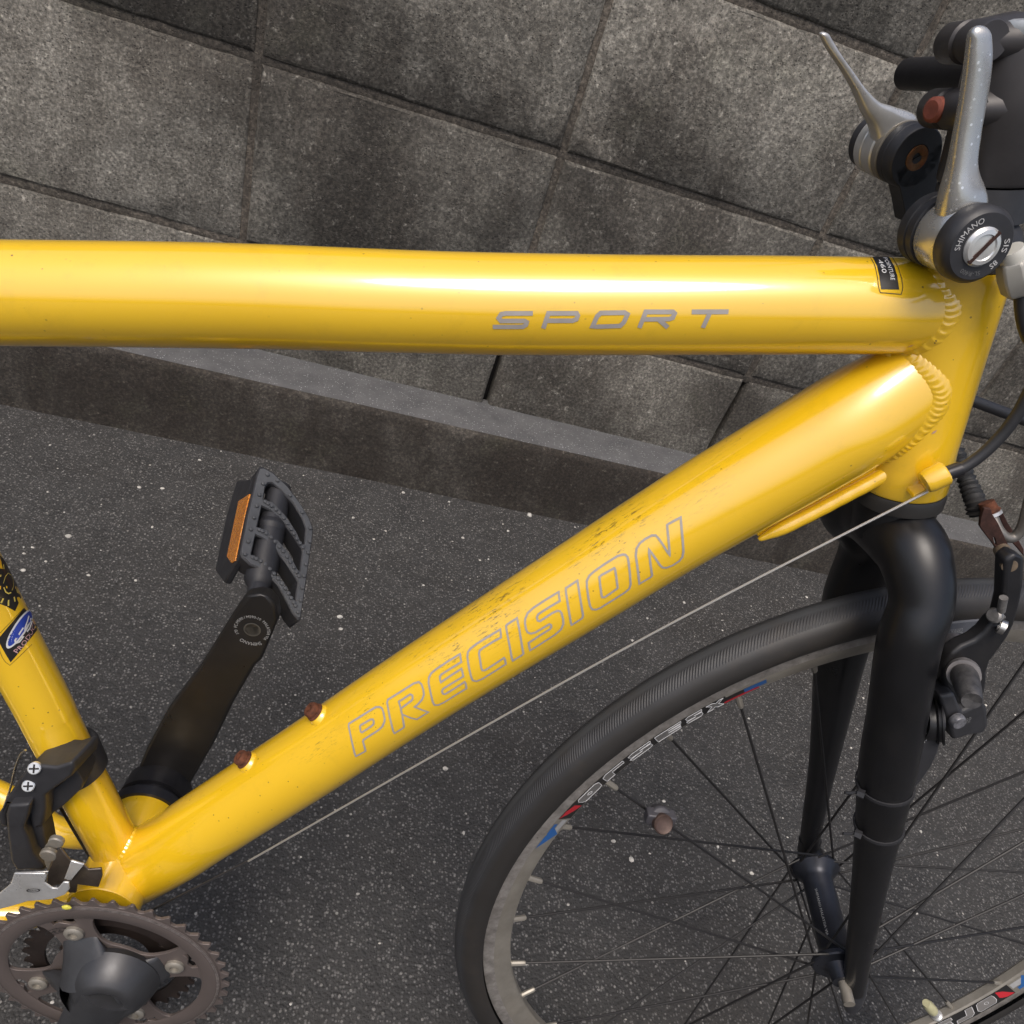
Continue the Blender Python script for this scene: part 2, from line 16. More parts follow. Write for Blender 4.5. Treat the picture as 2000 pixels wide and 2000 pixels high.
    'seat_label': [[[-0.07349,-0.01635,0.28414],[-0.07196,-0.01535,0.2865],[-0.07064,-0.01403,0.28854],[-0.06945,-0.01251,0.29041],[-0.06837,-0.01078,0.2921],[-0.0675,-0.00871,0.29349],[-0.06672,-0.00649,0.29476],[-0.06618,-0.00383,0.29565],[-0.06589,-0.00074,0.29619],[-0.06608,0.00319,0.29602],[-0.06883,0.01136,0.29216]],[[-0.07242,-0.01626,0.28126],[-0.07088,-0.01522,0.28358],[-0.06955,-0.01386,0.28559],[-0.06834,-0.0123,0.28742],[-0.06726,-0.01052,0.28907],[-0.06639,-0.00839,0.2904],[-0.06561,-0.00609,0.29159],[-0.06508,-0.00335,0.2924],[-0.06483,-0.00011,0.2928],[-0.06521,0.00423,0.29227],[-0.0679,0.01141,0.28883]],[[-0.07151,-0.01626,0.27823],[-0.06993,-0.0152,0.28056],[-0.06857,-0.0138,0.28256],[-0.06733,-0.0122,0.28436],[-0.0663,-0.01024,0.28586],[-0.06533,-0.00817,0.28725],[-0.06454,-0.00579,0.28839],[-0.06402,-0.00294,0.28911],[-0.06387,0.00059,0.28926],[-0.06437,0.00523,0.28845],[-0.06679,0.01118,0.28572]],[[-0.07061,-0.01626,0.27518],[-0.06911,-0.01509,0.27735],[-0.06767,-0.01383,0.27945],[-0.06643,-0.01224,0.28123],[-0.06539,-0.01029,0.28269],[-0.06442,-0.00823,0.28405],[-0.06361,-0.00588,0.28517],[-0.06308,-0.00305,0.28586],[-0.06291,0.00043,0.28599],[-0.06335,0.005,0.28519],[-0.06588,0.01137,0.28208]],[[-0.06967,-0.01625,0.27213],[-0.06818,-0.01509,0.27427],[-0.06674,-0.01383,0.27633],[-0.0655,-0.01225,0.27808],[-0.06446,-0.01033,0.27951],[-0.06349,-0.00828,0.28084],[-0.06268,-0.00595,0.28192],[-0.06213,-0.00315,0.28259],[-0.06194,0.0003,0.2827],[-0.06234,0.00477,0.28191],[-0.0649,0.01145,0.27853]],[[-0.06865,-0.01619,0.26911],[-0.06725,-0.01508,0.2712],[-0.06598,-0.01378,0.2731],[-0.06481,-0.01229,0.27483],[-0.06375,-0.01061,0.27639],[-0.06283,-0.00871,0.27775],[-0.06204,-0.00656,0.27888],[-0.06148,-0.00401,0.27967],[-0.06115,-0.00103,0.28008],[-0.06124,0.00269,0.27984],[-0.06274,0.00888,0.27738]],[[-0.06762,-0.01613,0.26607],[-0.06632,-0.01509,0.26812],[-0.06514,-0.01385,0.26998],[-0.06405,-0.01246,0.2717],[-0.06306,-0.01091,0.27326],[-0.06219,-0.00915,0.27464],[-0.06143,-0.00719,0.27583],[-0.06088,-0.00486,0.2767],[-0.06051,-0.00221,0.27728],[-0.06038,0.00088,0.27748],[-0.06086,0.00505,0.27672]]],
    'seat_round': [],
    'mark_outer': [[-0.06721,0.01079,0.28822],[-0.06694,0.01092,0.28697],[-0.06647,0.0109,0.28541],[-0.06613,0.01131,0.28312],[-0.06358,0.00603,0.28487],[-0.06259,0.00174,0.28493],[-0.06242,-0.00172,0.28401],[-0.06268,-0.00485,0.28275],[-0.06328,-0.00762,0.28134],[-0.06421,-0.00988,0.27981],[-0.06531,-0.0117,0.27841],[-0.06638,-0.01325,0.27744],[-0.06746,-0.01428,0.27679],[-0.06845,-0.01482,0.27655],[-0.06912,-0.01515,0.27704],[-0.06949,-0.01517,0.27815],[-0.06945,-0.01501,0.27993],[-0.06919,-0.0144,0.28204],[-0.06868,-0.01344,0.28443],[-0.06799,-0.01209,0.28691],[-0.06728,-0.01022,0.28918],[-0.06648,-0.00809,0.29128],[-0.06577,-0.00554,0.29289],[-0.06531,-0.00253,0.29376],[-0.06519,0.00097,0.29373],[-0.06554,0.00497,0.29262],[-0.06774,0.01133,0.28854],[-0.06767,0.01127,0.28844]],
    'mark_inner': [[-0.06722,0.01137,0.28664],[-0.06696,0.01136,0.28578],[-0.06657,0.01132,0.28456],[-0.06432,0.00672,0.28645],[-0.06332,0.00324,0.28667],[-0.06295,0.00022,0.28608],[-0.06284,-0.0028,0.28525],[-0.06321,-0.00534,0.28394],[-0.06374,-0.00776,0.28264],[-0.06453,-0.00974,0.28123],[-0.06545,-0.01135,0.27993],[-0.06629,-0.01275,0.27902],[-0.06715,-0.01367,0.27837],[-0.06785,-0.01426,0.27818],[-0.06834,-0.01455,0.27851],[-0.06858,-0.01454,0.27937],[-0.06856,-0.01423,0.2807],[-0.06829,-0.01361,0.28242],[-0.06781,-0.01267,0.28439],[-0.0672,-0.01139,0.28647],[-0.0666,-0.00963,0.28838],[-0.06592,-0.00767,0.29017],[-0.06533,-0.00539,0.29159],[-0.06495,-0.00273,0.29242],[-0.06477,0.00014,0.29264],[-0.06492,0.00327,0.29207],[-0.06554,0.00675,0.29053],[-0.06733,0.01134,0.28712]],
    'mark_lines': [[[-0.06371,-0.00474,0.28636],[-0.06427,-0.0076,0.2847],[-0.06579,-0.01134,0.28112],[-0.06545,-0.01167,0.27896],[-0.06406,-0.01002,0.27895],[-0.06298,-0.00733,0.28082],[-0.06378,-0.00841,0.28157]],[[-0.0643,0.00397,0.28931],[-0.06336,-0.00025,0.28782],[-0.06319,-0.00343,0.28595],[-0.06312,-0.00467,0.28447],[-0.06281,-0.0014,0.28551],[-0.06371,0.00475,0.28658]],[[-0.0623,-0.00385,0.28257],[-0.06204,-0.00098,0.28308],[-0.06309,0.0046,0.28457]]],
    'mark_text': [[-0.0647,-0.01314,0.27137],[-0.06403,-0.0123,0.27218],[-0.06339,-0.01139,0.27293],[-0.06278,-0.01042,0.27363],[-0.06239,-0.00964,0.27424],[-0.06203,-0.00882,0.27481],[-0.06169,-0.00796,0.27535],[-0.06137,-0.00706,0.27585],[-0.06111,-0.006,0.27656],[-0.06096,-0.00475,0.2771],[-0.06077,-0.00355,0.27769],[-0.06073,-0.00212,0.27807],[-0.06073,-0.00086,0.27873],[-0.06088,0.00065,0.27916],[-0.06111,0.00229,0.27948],[-0.06152,0.00392,0.27997],[-0.06215,0.00593,0.28013],[-0.06336,0.00894,0.27938]],
    'gear_outer': [[-0.06947,0.00232,0.30808],[-0.06915,-0.00074,0.30717],[-0.06927,-0.0034,0.30647],[-0.06975,-0.00568,0.30612],[-0.07053,-0.00749,0.30617],[-0.07149,-0.00889,0.30673],[-0.07252,-0.00992,0.30786],[-0.07353,-0.01057,0.30953],[-0.07435,-0.01102,0.31183],[-0.0751,-0.01099,0.31443],[-0.07565,-0.01062,0.3173],[-0.07601,-0.00991,0.3203],[-0.07625,-0.00872,0.32312],[-0.07625,-0.00731,0.3258],[-0.07614,-0.00553,0.32803],[-0.07605,-0.00328,0.32957],[-0.07599,-0.00063,0.3303],[-0.076,0.00238,0.33014],[-0.07656,0.00634,0.32849],[-0.07849,0.01145,0.3247],[-0.07778,0.01078,0.32417],[-0.07744,0.01107,0.32224],[-0.07721,0.01178,0.31936],[-0.07642,0.01177,0.31671],[-0.07512,0.01103,0.31443],[-0.07467,0.01182,0.31062],[-0.07341,0.01123,0.30807],[-0.07067,0.00637,0.30854]],
    'gear_disc': [[[-0.0699,0.00153,0.30964],[-0.06965,-0.00214,0.30867],[-0.07001,-0.00518,0.30764],[-0.07083,-0.00768,0.30682],[-0.07194,-0.00972,0.30641],[-0.07322,-0.01129,0.30649],[-0.07445,-0.01258,0.3073],[-0.07569,-0.01335,0.30861],[-0.07674,-0.01374,0.31054],[-0.07754,-0.01379,0.31301],[-0.07804,-0.01349,0.31589],[-0.07824,-0.01285,0.31903],[-0.07817,-0.01183,0.32222],[-0.07787,-0.01042,0.32526],[-0.0775,-0.00847,0.32781],[-0.07697,-0.00623,0.3299],[-0.07655,-0.00343,0.33112],[-0.07627,-0.00016,0.33138],[-0.07632,0.00373,0.33042],[-0.07833,0.01069,0.32621],[-0.07849,0.01141,0.32483],[-0.07802,0.01135,0.3234],[-0.07713,0.01085,0.32178],[-0.07647,0.01101,0.3191],[-0.07617,0.01194,0.31532],[-0.07508,0.01167,0.31248],[-0.07387,0.0112,0.30972],[-0.07108,0.00617,0.31011]]],
    'gear_black': [[-0.07788,0.00598,0.33357],[-0.0782,0.00985,0.32786],[-0.07737,0.01139,0.32107],[-0.07541,0.01135,0.31454],[-0.07321,0.01133,0.30713],[-0.06864,0.00604,0.30199],[-0.0674,-0.00038,0.30137],[-0.06739,-0.00443,0.29908],[-0.07014,-0.00756,0.30472],[-0.07252,-0.00982,0.30811],[-0.07555,-0.01162,0.3141],[-0.07722,-0.00848,0.32686],[-0.07767,-0.0028,0.33544]],
    'gear_ring': [[-0.07299,-0.00311,0.31924],[-0.07339,0.00048,0.32179],[-0.07396,0.00492,0.32143],[-0.07392,0.00753,0.31779],[-0.07275,0.00697,0.31472],[-0.07094,0.00333,0.31237],[-0.07039,0.00017,0.31161]],
    'gear_ticks': [[[-0.07585,0.00431,0.32819],[-0.07479,0.00256,0.326]],[[-0.07839,0.01138,0.32453],[-0.07631,0.0085,0.32422]],[[-0.07445,-0.00207,0.32492],[-0.07433,-0.00287,0.32396]],[[-0.07437,0.01135,0.31101],[-0.07396,0.01132,0.30968]],[[-0.07043,0.00518,0.30901],[-0.06956,0.00409,0.30703]],[[-0.06921,-0.00067,0.30741],[-0.06835,-0.00163,0.30455]],[[-0.07009,-0.00501,0.3081],[-0.06977,-0.00674,0.3047]],[[-0.07178,-0.00726,0.31078],[-0.07232,-0.00935,0.30857]],[[-0.07247,-0.0042,0.31701],[-0.07155,-0.00442,0.3137],[-0.07079,-0.00327,0.31169],[-0.07035,-0.0012,0.31103]]],
    'legR': [[0.4632,-0.05134,0.44695,0.01718],[0.47743,-0.05251,0.41209,0.01786],[0.49661,-0.05259,0.35614,0.01771],[0.51106,-0.05296,0.31179,0.01786],[0.52826,-0.0531,0.263,0.01575],[0.54695,-0.0532,0.20893,0.01304],[0.56833,-0.05313,0.14866,0.01102],[0.58553,-0.05224,0.10094,0.00985],[0.60223,-0.05133,0.05657,0.00896]],
    'legL': [[0.50426,0.05264,0.37658,0.02107],[0.51371,0.05497,0.34354,0.02022],[0.52357,0.05627,0.3076,0.01849],[0.54227,0.05915,0.25164,0.01501],[0.56234,0.06205,0.18975,0.01159],[0.58249,0.06381,0.12224,0.00963],[0.59499,0.06433,0.08271,0.00919]],
    'wheel': {"c":[0.59575,0.00621,0.09176],"n":[-0.12052,0.9924,-0.02496],"fw":[0.97178,0.12308,0.20124],"e2":[0.20278,0.0,-0.97922]},
    'hub': [[0.59746,0.0473,0.07474],[0.59033,-0.03641,0.06624]],
    'dropcap': [[0.59946,-0.05464,0.05845],[0.62367,-0.05271,0.01812]],
    'housing_a': [[0.45747,-0.035,0.5163],[0.46517,-0.035,0.52163],[0.47199,-0.035,0.53179],[0.47657,-0.035,0.54441],[0.47836,-0.035,0.55558],[0.47832,-0.035,0.56496],[0.47721,-0.035,0.5804],[0.47403,-0.035,0.60019]],
    'housing_b': [[0.46154,0.035,0.54728],[0.49529,0.035,0.54201],[0.5105,0.035,0.5398],[0.52589,0.035,0.53756],[0.54147,0.035,0.53529],[0.56107,0.035,0.53265],[0.60242,0.035,0.52529]],
    'boot': [[0.50563,0.03,0.509],[0.50802,0.02,0.50158],[0.51053,0.01,0.49444],[0.5116,0.0,0.48913],[0.51521,-0.004,0.48253]],
    'noodle': [[0.51382,-0.012,0.48987],[0.5165,-0.014,0.48648],[0.52013,-0.018,0.48156],[0.52577,-0.02,0.47836],[0.53082,-0.02,0.47968],[0.5317,-0.02,0.48644],[0.5288,-0.02,0.49667],[0.52444,-0.02,0.50983]],
    'cable': [[0.45377,-0.034,0.50396],[0.31278,-0.032,0.35713],[0.09271,-0.03,0.10843],[0.02048,-0.028,0.03229]],
    'fd_cable': [[-0.0643,-0.02,0.18942],[-0.06829,-0.02,0.18361],[-0.07317,-0.02,0.1698],[-0.07909,-0.02,0.14741],[-0.08739,-0.02,0.12095],[-0.09753,-0.02,0.08712]],
    'seat_cable': [[-0.05755,0.0,0.10513],[-0.04773,0.0,0.07388],[-0.03599,0.0,0.03712]],
    'link_a': [[0.49426,-0.03,0.49842],[0.49827,-0.03,0.49874],[0.50083,-0.03,0.49566],[0.50746,-0.03,0.49059],[0.51735,-0.03,0.48141],[0.5261,-0.03,0.47364],[0.53169,-0.03,0.46846],[0.53472,-0.03,0.4632],[0.53253,-0.03,0.46083],[0.52783,-0.03,0.46288],[0.52416,-0.03,0.46704],[0.51847,-0.03,0.47172],[0.51098,-0.03,0.47739],[0.50136,-0.03,0.48394],[0.49762,-0.03,0.48689],[0.49546,-0.03,0.49238]],
    'link_holes': [[[0.50945,-0.03,0.48131],[0.51065,-0.03,0.48107],[0.51418,-0.03,0.47706],[0.51383,-0.03,0.47652],[0.51191,-0.03,0.47804]],[[0.51849,-0.03,0.47362],[0.5205,-0.03,0.47353],[0.52334,-0.03,0.47121],[0.5253,-0.03,0.46774],[0.52318,-0.03,0.46878],[0.5199,-0.03,0.47151]]],
    'link_b': [[0.52107,-0.005,0.48818],[0.52436,-0.005,0.48952],[0.52836,-0.005,0.48719],[0.53557,-0.005,0.48085],[0.54506,-0.005,0.47383],[0.55579,-0.005,0.46486],[0.55846,-0.005,0.46027],[0.55244,-0.005,0.46422],[0.54472,-0.005,0.4688],[0.53718,-0.005,0.4748],[0.53147,-0.005,0.48007],[0.52673,-0.005,0.48448]],
    'pin': [[0.51488,-0.045,0.4726],[0.51754,-0.045,0.4731]],
    'arm': [[0.50913,-0.04705,0.47589],[0.51285,-0.04646,0.48133],[0.52125,-0.0455,0.47907],[0.53113,-0.04473,0.46195],[0.53679,-0.04438,0.44838],[0.54177,-0.04415,0.43357],[0.54296,-0.04425,0.42371],[0.54245,-0.04456,0.41422],[0.54126,-0.04494,0.40452],[0.54364,-0.04488,0.39566],[0.54791,-0.04454,0.3883],[0.55176,-0.0443,0.3792],[0.55249,-0.04443,0.37051],[0.54825,-0.04508,0.36542],[0.54379,-0.04571,0.36192],[0.52647,-0.04744,0.37675],[0.51962,-0.04814,0.38173],[0.5134,-0.04868,0.39046],[0.51017,-0.04885,0.3992],[0.51007,-0.04864,0.40801],[0.51469,-0.04793,0.41418],[0.52134,-0.047,0.41904],[0.52461,-0.04645,0.42502],[0.5258,-0.04613,0.43218],[0.5279,-0.04576,0.43655],[0.52335,-0.04598,0.44984]],
    'pad': [[0.52634,-0.01052,0.40305],[0.53942,-0.00883,0.40689],[0.56186,-0.006,0.41119],[0.56377,-0.00611,0.39766],[0.56111,-0.00657,0.39187],[0.55172,-0.00779,0.38871],[0.54127,-0.00903,0.39024],[0.53572,-0.00985,0.38422]],
    'pad_notch': [[[0.53497,-0.00897,0.40302],[0.53823,-0.00855,0.40369],[0.54097,-0.0083,0.40043],[0.53867,-0.00859,0.40024]],[[0.54818,-0.0073,0.40549],[0.55142,-0.00689,0.40624],[0.55415,-0.00663,0.40313],[0.5523,-0.00687,0.40274]]],
    'forward': [[0.53469,-0.01017,0.39641],[0.54503,-0.00886,0.39885]],
    'arrow': [[[0.53636,-0.01001,0.39467],[0.54822,-0.00851,0.39708]],[[0.54489,-0.00887,0.39884],[0.54817,-0.00852,0.39715]]],
    'post': [[0.53826,-0.01336,0.39254],[0.53695,-0.01959,0.39182],[0.52167,-0.0505,0.39823],[0.517,-0.05807,0.40044],[0.50754,-0.08239,0.4008]],
    'tension': [[0.52308,-0.0463,0.43855],[0.53602,-0.04074,0.43663]],
    'tension2': [[0.52055,-0.04826,0.45273],[0.52529,-0.04693,0.44261],[0.53034,-0.04858,0.43285]],
    'pivot': [[0.51596,-0.04927,0.35464],[0.5251,-0.05013,0.35634],[0.52855,-0.05168,0.35813],[0.53288,-0.05214,0.35937]],
    'base': [[0.51358,-0.05499,0.37924],[0.52323,-0.05374,0.38217],[0.53693,-0.05245,0.3674],[0.5413,-0.05183,0.37084],[0.54552,-0.05113,0.37818],[0.55355,-0.05032,0.37158],[0.56255,-0.04959,0.35755],[0.56308,-0.04971,0.35015],[0.55184,-0.05115,0.34708],[0.54362,-0.05226,0.3425],[0.53471,-0.05307,0.35359]],
    'base_screw': [0.53348,-0.05701,0.36305],
    'base_text': [[0.54323,-0.06048,0.35829],[0.54767,-0.05987,0.36094]],
    'sensor': [[0.51392,-0.05979,0.34674],[0.51998,-0.05897,0.35011],[0.52914,-0.0579,0.34852],[0.53353,-0.05768,0.33623],[0.53579,-0.05776,0.32189],[0.53502,-0.05819,0.3087],[0.53335,-0.05857,0.30139],[0.53203,-0.05885,0.29684],[0.52552,-0.05936,0.30783],[0.51902,-0.05961,0.32925]],
    'sensor_lines': [[[0.51479,-0.07037,0.34262],[0.51739,-0.06975,0.35464]],[[0.51767,-0.07031,0.33134],[0.52031,-0.06952,0.34999]],[[0.51839,-0.07026,0.32953],[0.52014,-0.0695,0.3515]]],
    'tie': [[[0.49184,-0.05546,0.30528],[0.51718,-0.05259,0.29685],[0.53668,-0.05007,0.30297]],[[0.50745,-0.05606,0.26585],[0.53076,-0.05345,0.25729],[0.54687,-0.05138,0.26184]]],
    'tie_tail': [[[0.4729,-0.07834,0.32838],[0.46621,-0.07912,0.32948],[0.46093,-0.07979,0.32839]],[[0.48799,-0.0794,0.29325],[0.48061,-0.08027,0.29455],[0.47388,-0.08106,0.29538]]],
    'magnet': [[0.38606,-0.03232,0.21361],[0.38861,-0.03232,0.20136]],
    'arm_left': [[-0.04528,0.078,0.01808],[-0.02397,0.078,0.09079],[-0.00482,0.078,0.14228],[0.02202,0.078,0.19592],[0.04496,0.078,0.25085],[0.05164,0.078,0.26554],[0.05608,0.078,0.27333],[0.06563,0.078,0.27709],[0.07304,0.078,0.27601],[0.07886,0.078,0.26863],[0.08148,0.078,0.25541],[0.07023,0.078,0.21032],[0.06555,0.078,0.20394],[0.04857,0.078,0.15793],[0.03351,0.078,0.10749],[0.00591,0.078,0.03203]],
    'eye': [0.06221,0.078,0.24148],
    'crank_text_r': 0.01049,
    'pedal_n': [0.42152,-0.42152,0.8029],
    'pedal_outer': [[0.03255,0.20089,0.31974],[0.03515,0.20322,0.31959],[0.04346,0.20384,0.31555],[0.05777,0.20028,0.30617],[0.07122,0.19301,0.29529],[0.08197,0.18498,0.28543],[0.08703,0.17832,0.27928],[0.08809,0.17216,0.27549],[0.08935,0.15951,0.26819],[0.0918,0.13503,0.25405],[0.0948,0.10377,0.23606],[0.09283,0.1027,0.23653],[0.08666,0.10574,0.24137],[0.07151,0.11892,0.25625],[0.05863,0.1238,0.26557],[0.04684,0.12216,0.2709],[0.03977,0.12413,0.27565],[0.03777,0.12648,0.27793],[0.03467,0.15755,0.29587],[0.03244,0.19319,0.31575]],
    'pedal_win': [[[0.04266,0.19159,0.30954],[0.04613,0.19424,0.30911],[0.05409,0.19273,0.30414],[0.06571,0.18839,0.29576],[0.07639,0.18042,0.28597],[0.08081,0.17441,0.28049],[0.08256,0.16202,0.27307],[0.08011,0.16052,0.27357],[0.07411,0.1673,0.28028],[0.06254,0.17547,0.29064],[0.05131,0.17895,0.29837],[0.0432,0.17656,0.30137],[0.04177,0.18648,0.30733]],[[0.04344,0.17088,0.29826],[0.05057,0.17164,0.29492],[0.06047,0.16929,0.28848],[0.07132,0.16365,0.27983],[0.08096,0.15725,0.27141],[0.08285,0.15464,0.26904],[0.08473,0.1391,0.2599],[0.08171,0.14006,0.26199],[0.07158,0.14874,0.27187],[0.0611,0.15352,0.27988],[0.05256,0.15477,0.28502],[0.04461,0.15259,0.28805]],[[0.04507,0.14637,0.28454],[0.05205,0.147,0.2812],[0.06174,0.14462,0.27487],[0.07234,0.13908,0.26639],[0.08237,0.13229,0.25756],[0.08518,0.13031,0.25505],[0.08683,0.11533,0.24632],[0.08327,0.11684,0.24897],[0.07279,0.12407,0.25827],[0.06353,0.12846,0.26544],[0.05494,0.13053,0.27104],[0.04633,0.12986,0.2752]]],
    'pedal_studs': [[0.03996,0.19785,0.31425],[0.03887,0.18852,0.30992],[0.03866,0.17798,0.30449],[0.03922,0.16813,0.29903],[0.03989,0.15806,0.2934],[0.04016,0.14794,0.28794],[0.04092,0.13785,0.28224],[0.04141,0.12734,0.27647],[0.04879,0.19828,0.30984],[0.06169,0.19276,0.30017],[0.07467,0.18525,0.28941],[0.08412,0.17649,0.27985],[0.08635,0.16578,0.27305],[0.0873,0.15638,0.26762],[0.08794,0.1465,0.2621],[0.08857,0.13679,0.25667],[0.08958,0.12747,0.25125],[0.09078,0.11754,0.2454],[0.09097,0.10811,0.24035]],
    'pedal_bars': [[[0.04444,0.17543,0.30012],[0.05144,0.17512,0.29629],[0.05957,0.17259,0.29069],[0.0684,0.16757,0.28342],[0.0754,0.16237,0.27701],[0.08218,0.15799,0.27116]],[[0.04632,0.15133,0.28649],[0.05345,0.15159,0.28287],[0.06242,0.14874,0.27667],[0.07085,0.14461,0.27008],[0.07871,0.13921,0.26311],[0.08495,0.13469,0.25746]],[[0.04764,0.1284,0.27376],[0.05538,0.129,0.27001],[0.06515,0.12584,0.26322],[0.07439,0.12145,0.25606],[0.0821,0.11618,0.24924],[0.08782,0.11155,0.24381]]],
    'pedal_axle': [[0.06113,0.082,0.24171],[0.05515,0.12463,0.25413],[0.05245,0.16993,0.27933],[0.04963,0.20667,0.3001]],
    'reflector': [[0.02888,0.17942,0.30394],[0.02928,0.16904,0.29662],[0.03263,0.12571,0.27059],[0.02827,0.13148,0.26343],[0.01829,0.15279,0.25361],[0.01359,0.2021,0.28079]],
    'side_n': [-0.90361,-0.26967,0.33282],
    'pedal_side': [[0.026,0.20146,0.30647],[0.00086,0.24722,0.27528],[-0.00078,0.22257,0.25085],[0.00475,0.17089,0.22399],[0.02524,0.12764,0.24458],[0.03808,0.12541,0.27764]],
    'ring': {"c":[-0.0038,-0.0609,-0.0043],"rc":0.0936,"bcd":0.0559,"bt":1.9387},
    'fd_body': [[-0.05455,-0.036,0.19202],[-0.04653,-0.036,0.19481],[-0.03634,-0.036,0.19527],[-0.02562,-0.036,0.20217],[-0.02428,-0.036,0.19606],[-0.02667,-0.036,0.18829],[-0.04628,-0.036,0.16504],[-0.04732,-0.036,0.1503],[-0.05082,-0.036,0.13272],[-0.05469,-0.036,0.12848],[-0.05903,-0.036,0.12925],[-0.0591,-0.036,0.1423],[-0.05791,-0.036,0.15284],[-0.07202,-0.036,0.15035],[-0.07511,-0.036,0.13948],[-0.0758,-0.036,0.1253],[-0.08004,-0.036,0.12659],[-0.08049,-0.036,0.13854],[-0.07639,-0.036,0.14714],[-0.07274,-0.036,0.15748],[-0.06731,-0.036,0.16797],[-0.06003,-0.036,0.18234]],
    'fd_plate': [[-0.03119,-0.026,0.18899],[-0.02835,-0.026,0.18578],[-0.02814,-0.026,0.18018],[-0.02504,-0.026,0.17122],[-0.02622,-0.026,0.16328],[-0.03905,-0.026,0.14422],[-0.04547,-0.026,0.13603],[-0.05104,-0.026,0.13098],[-0.05308,-0.026,0.13672],[-0.05234,-0.026,0.1518],[-0.04103,-0.026,0.16645]],
    'fd_link': [[-0.06735,-0.043,0.15941],[-0.0529,-0.043,0.16292],[-0.05511,-0.043,0.15191],[-0.05968,-0.043,0.1373],[-0.05789,-0.043,0.12448],[-0.05648,-0.043,0.10706],[-0.04946,-0.043,0.09331],[-0.07001,-0.043,0.0876],[-0.07272,-0.043,0.09789],[-0.07147,-0.043,0.13123],[-0.07033,-0.043,0.14924]],
    'fd_link2': [[-0.06078,-0.034,0.14045],[-0.05302,-0.034,0.12972],[-0.05218,-0.034,0.11123],[-0.05161,-0.034,0.0888],[-0.05531,-0.034,0.07712],[-0.06742,-0.034,0.07503],[-0.06732,-0.034,0.11383]],
    'fd_screw': [[-0.0497,-0.0445,0.19317],[-0.0553,-0.0445,0.17491]],
    'fd_ear': [[-0.04524,-0.046,0.12358],[-0.04077,-0.046,0.1315],[-0.0378,-0.046,0.13708],[-0.03499,-0.046,0.13353],[-0.03528,-0.046,0.12634],[-0.03795,-0.046,0.12072],[-0.04162,-0.046,0.10751],[-0.04528,-0.046,0.09512],[-0.04699,-0.046,0.10446],[-0.04697,-0.046,0.11499]],
    'fd_cage': [[-0.05587,-0.066,0.12023],[-0.03553,-0.066,0.12373],[-0.03458,-0.066,0.12081],[-0.03681,-0.066,0.11317],[-0.03207,-0.066,0.10768],[-0.02835,-0.066,0.10779],[-0.02398,-0.066,0.11589],[-0.02028,-0.066,0.116],[-0.02036,-0.066,0.10863],[-0.02389,-0.066,0.10163],[-0.0332,-0.066,0.09467],[-0.0499,-0.066,0.08967],[-0.06064,-0.066,0.08241],[-0.07,-0.066,0.07698],[-0.07814,-0.066,0.07175],[-0.07606,-0.066,0.08847],[-0.06773,-0.066,0.0963],[-0.05975,-0.066,0.10716]],
    'fd_top': [[[-0.05894,-0.06,0.11202],[-0.03655,-0.06,0.11742],[-0.04038,-0.06,0.10258],[-0.06179,-0.06,0.09732]]],
    'fd_inner': [[-0.03429,-0.05,0.12687],[-0.03222,-0.05,0.12928],[-0.02695,-0.05,0.11676],[-0.01829,-0.05,0.11405],[-0.01486,-0.05,0.10828],[-0.00574,-0.05,0.11092],[-0.0056,-0.05,0.10236],[-0.00899,-0.05,0.08865],[-0.02388,-0.05,0.08941],[-0.02528,-0.05,0.0792],[-0.03056,-0.05,0.0783],[-0.03222,-0.05,0.09018],[-0.04175,-0.05,0.08416],[-0.04528,-0.05,0.08794],[-0.04354,-0.05,0.10014]],
    'fd_bridge': [[-0.0226,-0.056,0.12547],[-0.01407,-0.056,0.12281],[-0.02466,-0.056,0.10254],[-0.02897,-0.056,0.10394]],
    'fd_rivet': [[-0.03505,-0.049,0.13453],[-0.04137,-0.049,0.11911]],
    'fd_logo': [[-0.04913,-0.0672,0.10341],[-0.0397,-0.0672,0.10555]],
    'bottle_bolt': [[[0.1237,0.00587,0.23354],[0.13066,-0.0096,0.24032]],[[0.07604,0.00792,0.17583],[0.08493,-0.00915,0.18568]]],
    'bolt_pos': [[0.12551,0.0,0.24526],[0.07827,-0.0,0.18831]],
    'weld_seat_down': [[[0.00495,-0.022,0.12476],[0.00602,-0.022,0.11805],[0.00492,-0.022,0.10709],[0.00316,-0.022,0.09693],[0.00177,-0.022,0.08779],[-0.0001,-0.022,0.07615],[-0.00234,-0.022,0.06424],[-0.00265,-0.022,0.05717]]],
    'weld_down_head': [[0.41402,-0.024,0.57501],[0.41868,-0.024,0.5765],[0.42491,-0.024,0.5725],[0.43122,-0.024,0.56607],[0.43512,-0.024,0.55962],[0.43966,-0.024,0.55317],[0.44199,-0.024,0.54616],[0.4432,-0.024,0.54007],[0.44359,-0.024,0.53048],[0.44131,-0.024,0.52348]],
    'weld_top_head': [[0.39547,-0.022,0.61825],[0.40306,-0.022,0.61562],[0.40839,-0.022,0.61302],[0.41428,-0.022,0.60942],[0.41995,-0.022,0.60411],[0.42516,-0.022,0.59749],[0.42751,-0.022,0.59183],[0.42746,-0.022,0.58618],[0.42685,-0.022,0.58034],[0.42571,-0.022,0.57665]],
    'weld_down_top': [[0.40381,0.01426,0.55323],[0.40216,0.00284,0.55636],[0.40691,-0.0034,0.5607],[0.41074,-0.00962,0.56237],[0.41449,-0.01331,0.56379],[0.41866,-0.01445,0.56681],[0.42128,-0.01352,0.57]],
    'gusset': [[0.38286,-0.006,0.44433],[0.39366,-0.006,0.45462],[0.40812,-0.006,0.4684],[0.42198,-0.006,0.48254],[0.43554,-0.006,0.49637],[0.44715,-0.006,0.50992],[0.4535,-0.006,0.5202]],
    'seam_scratch': None,
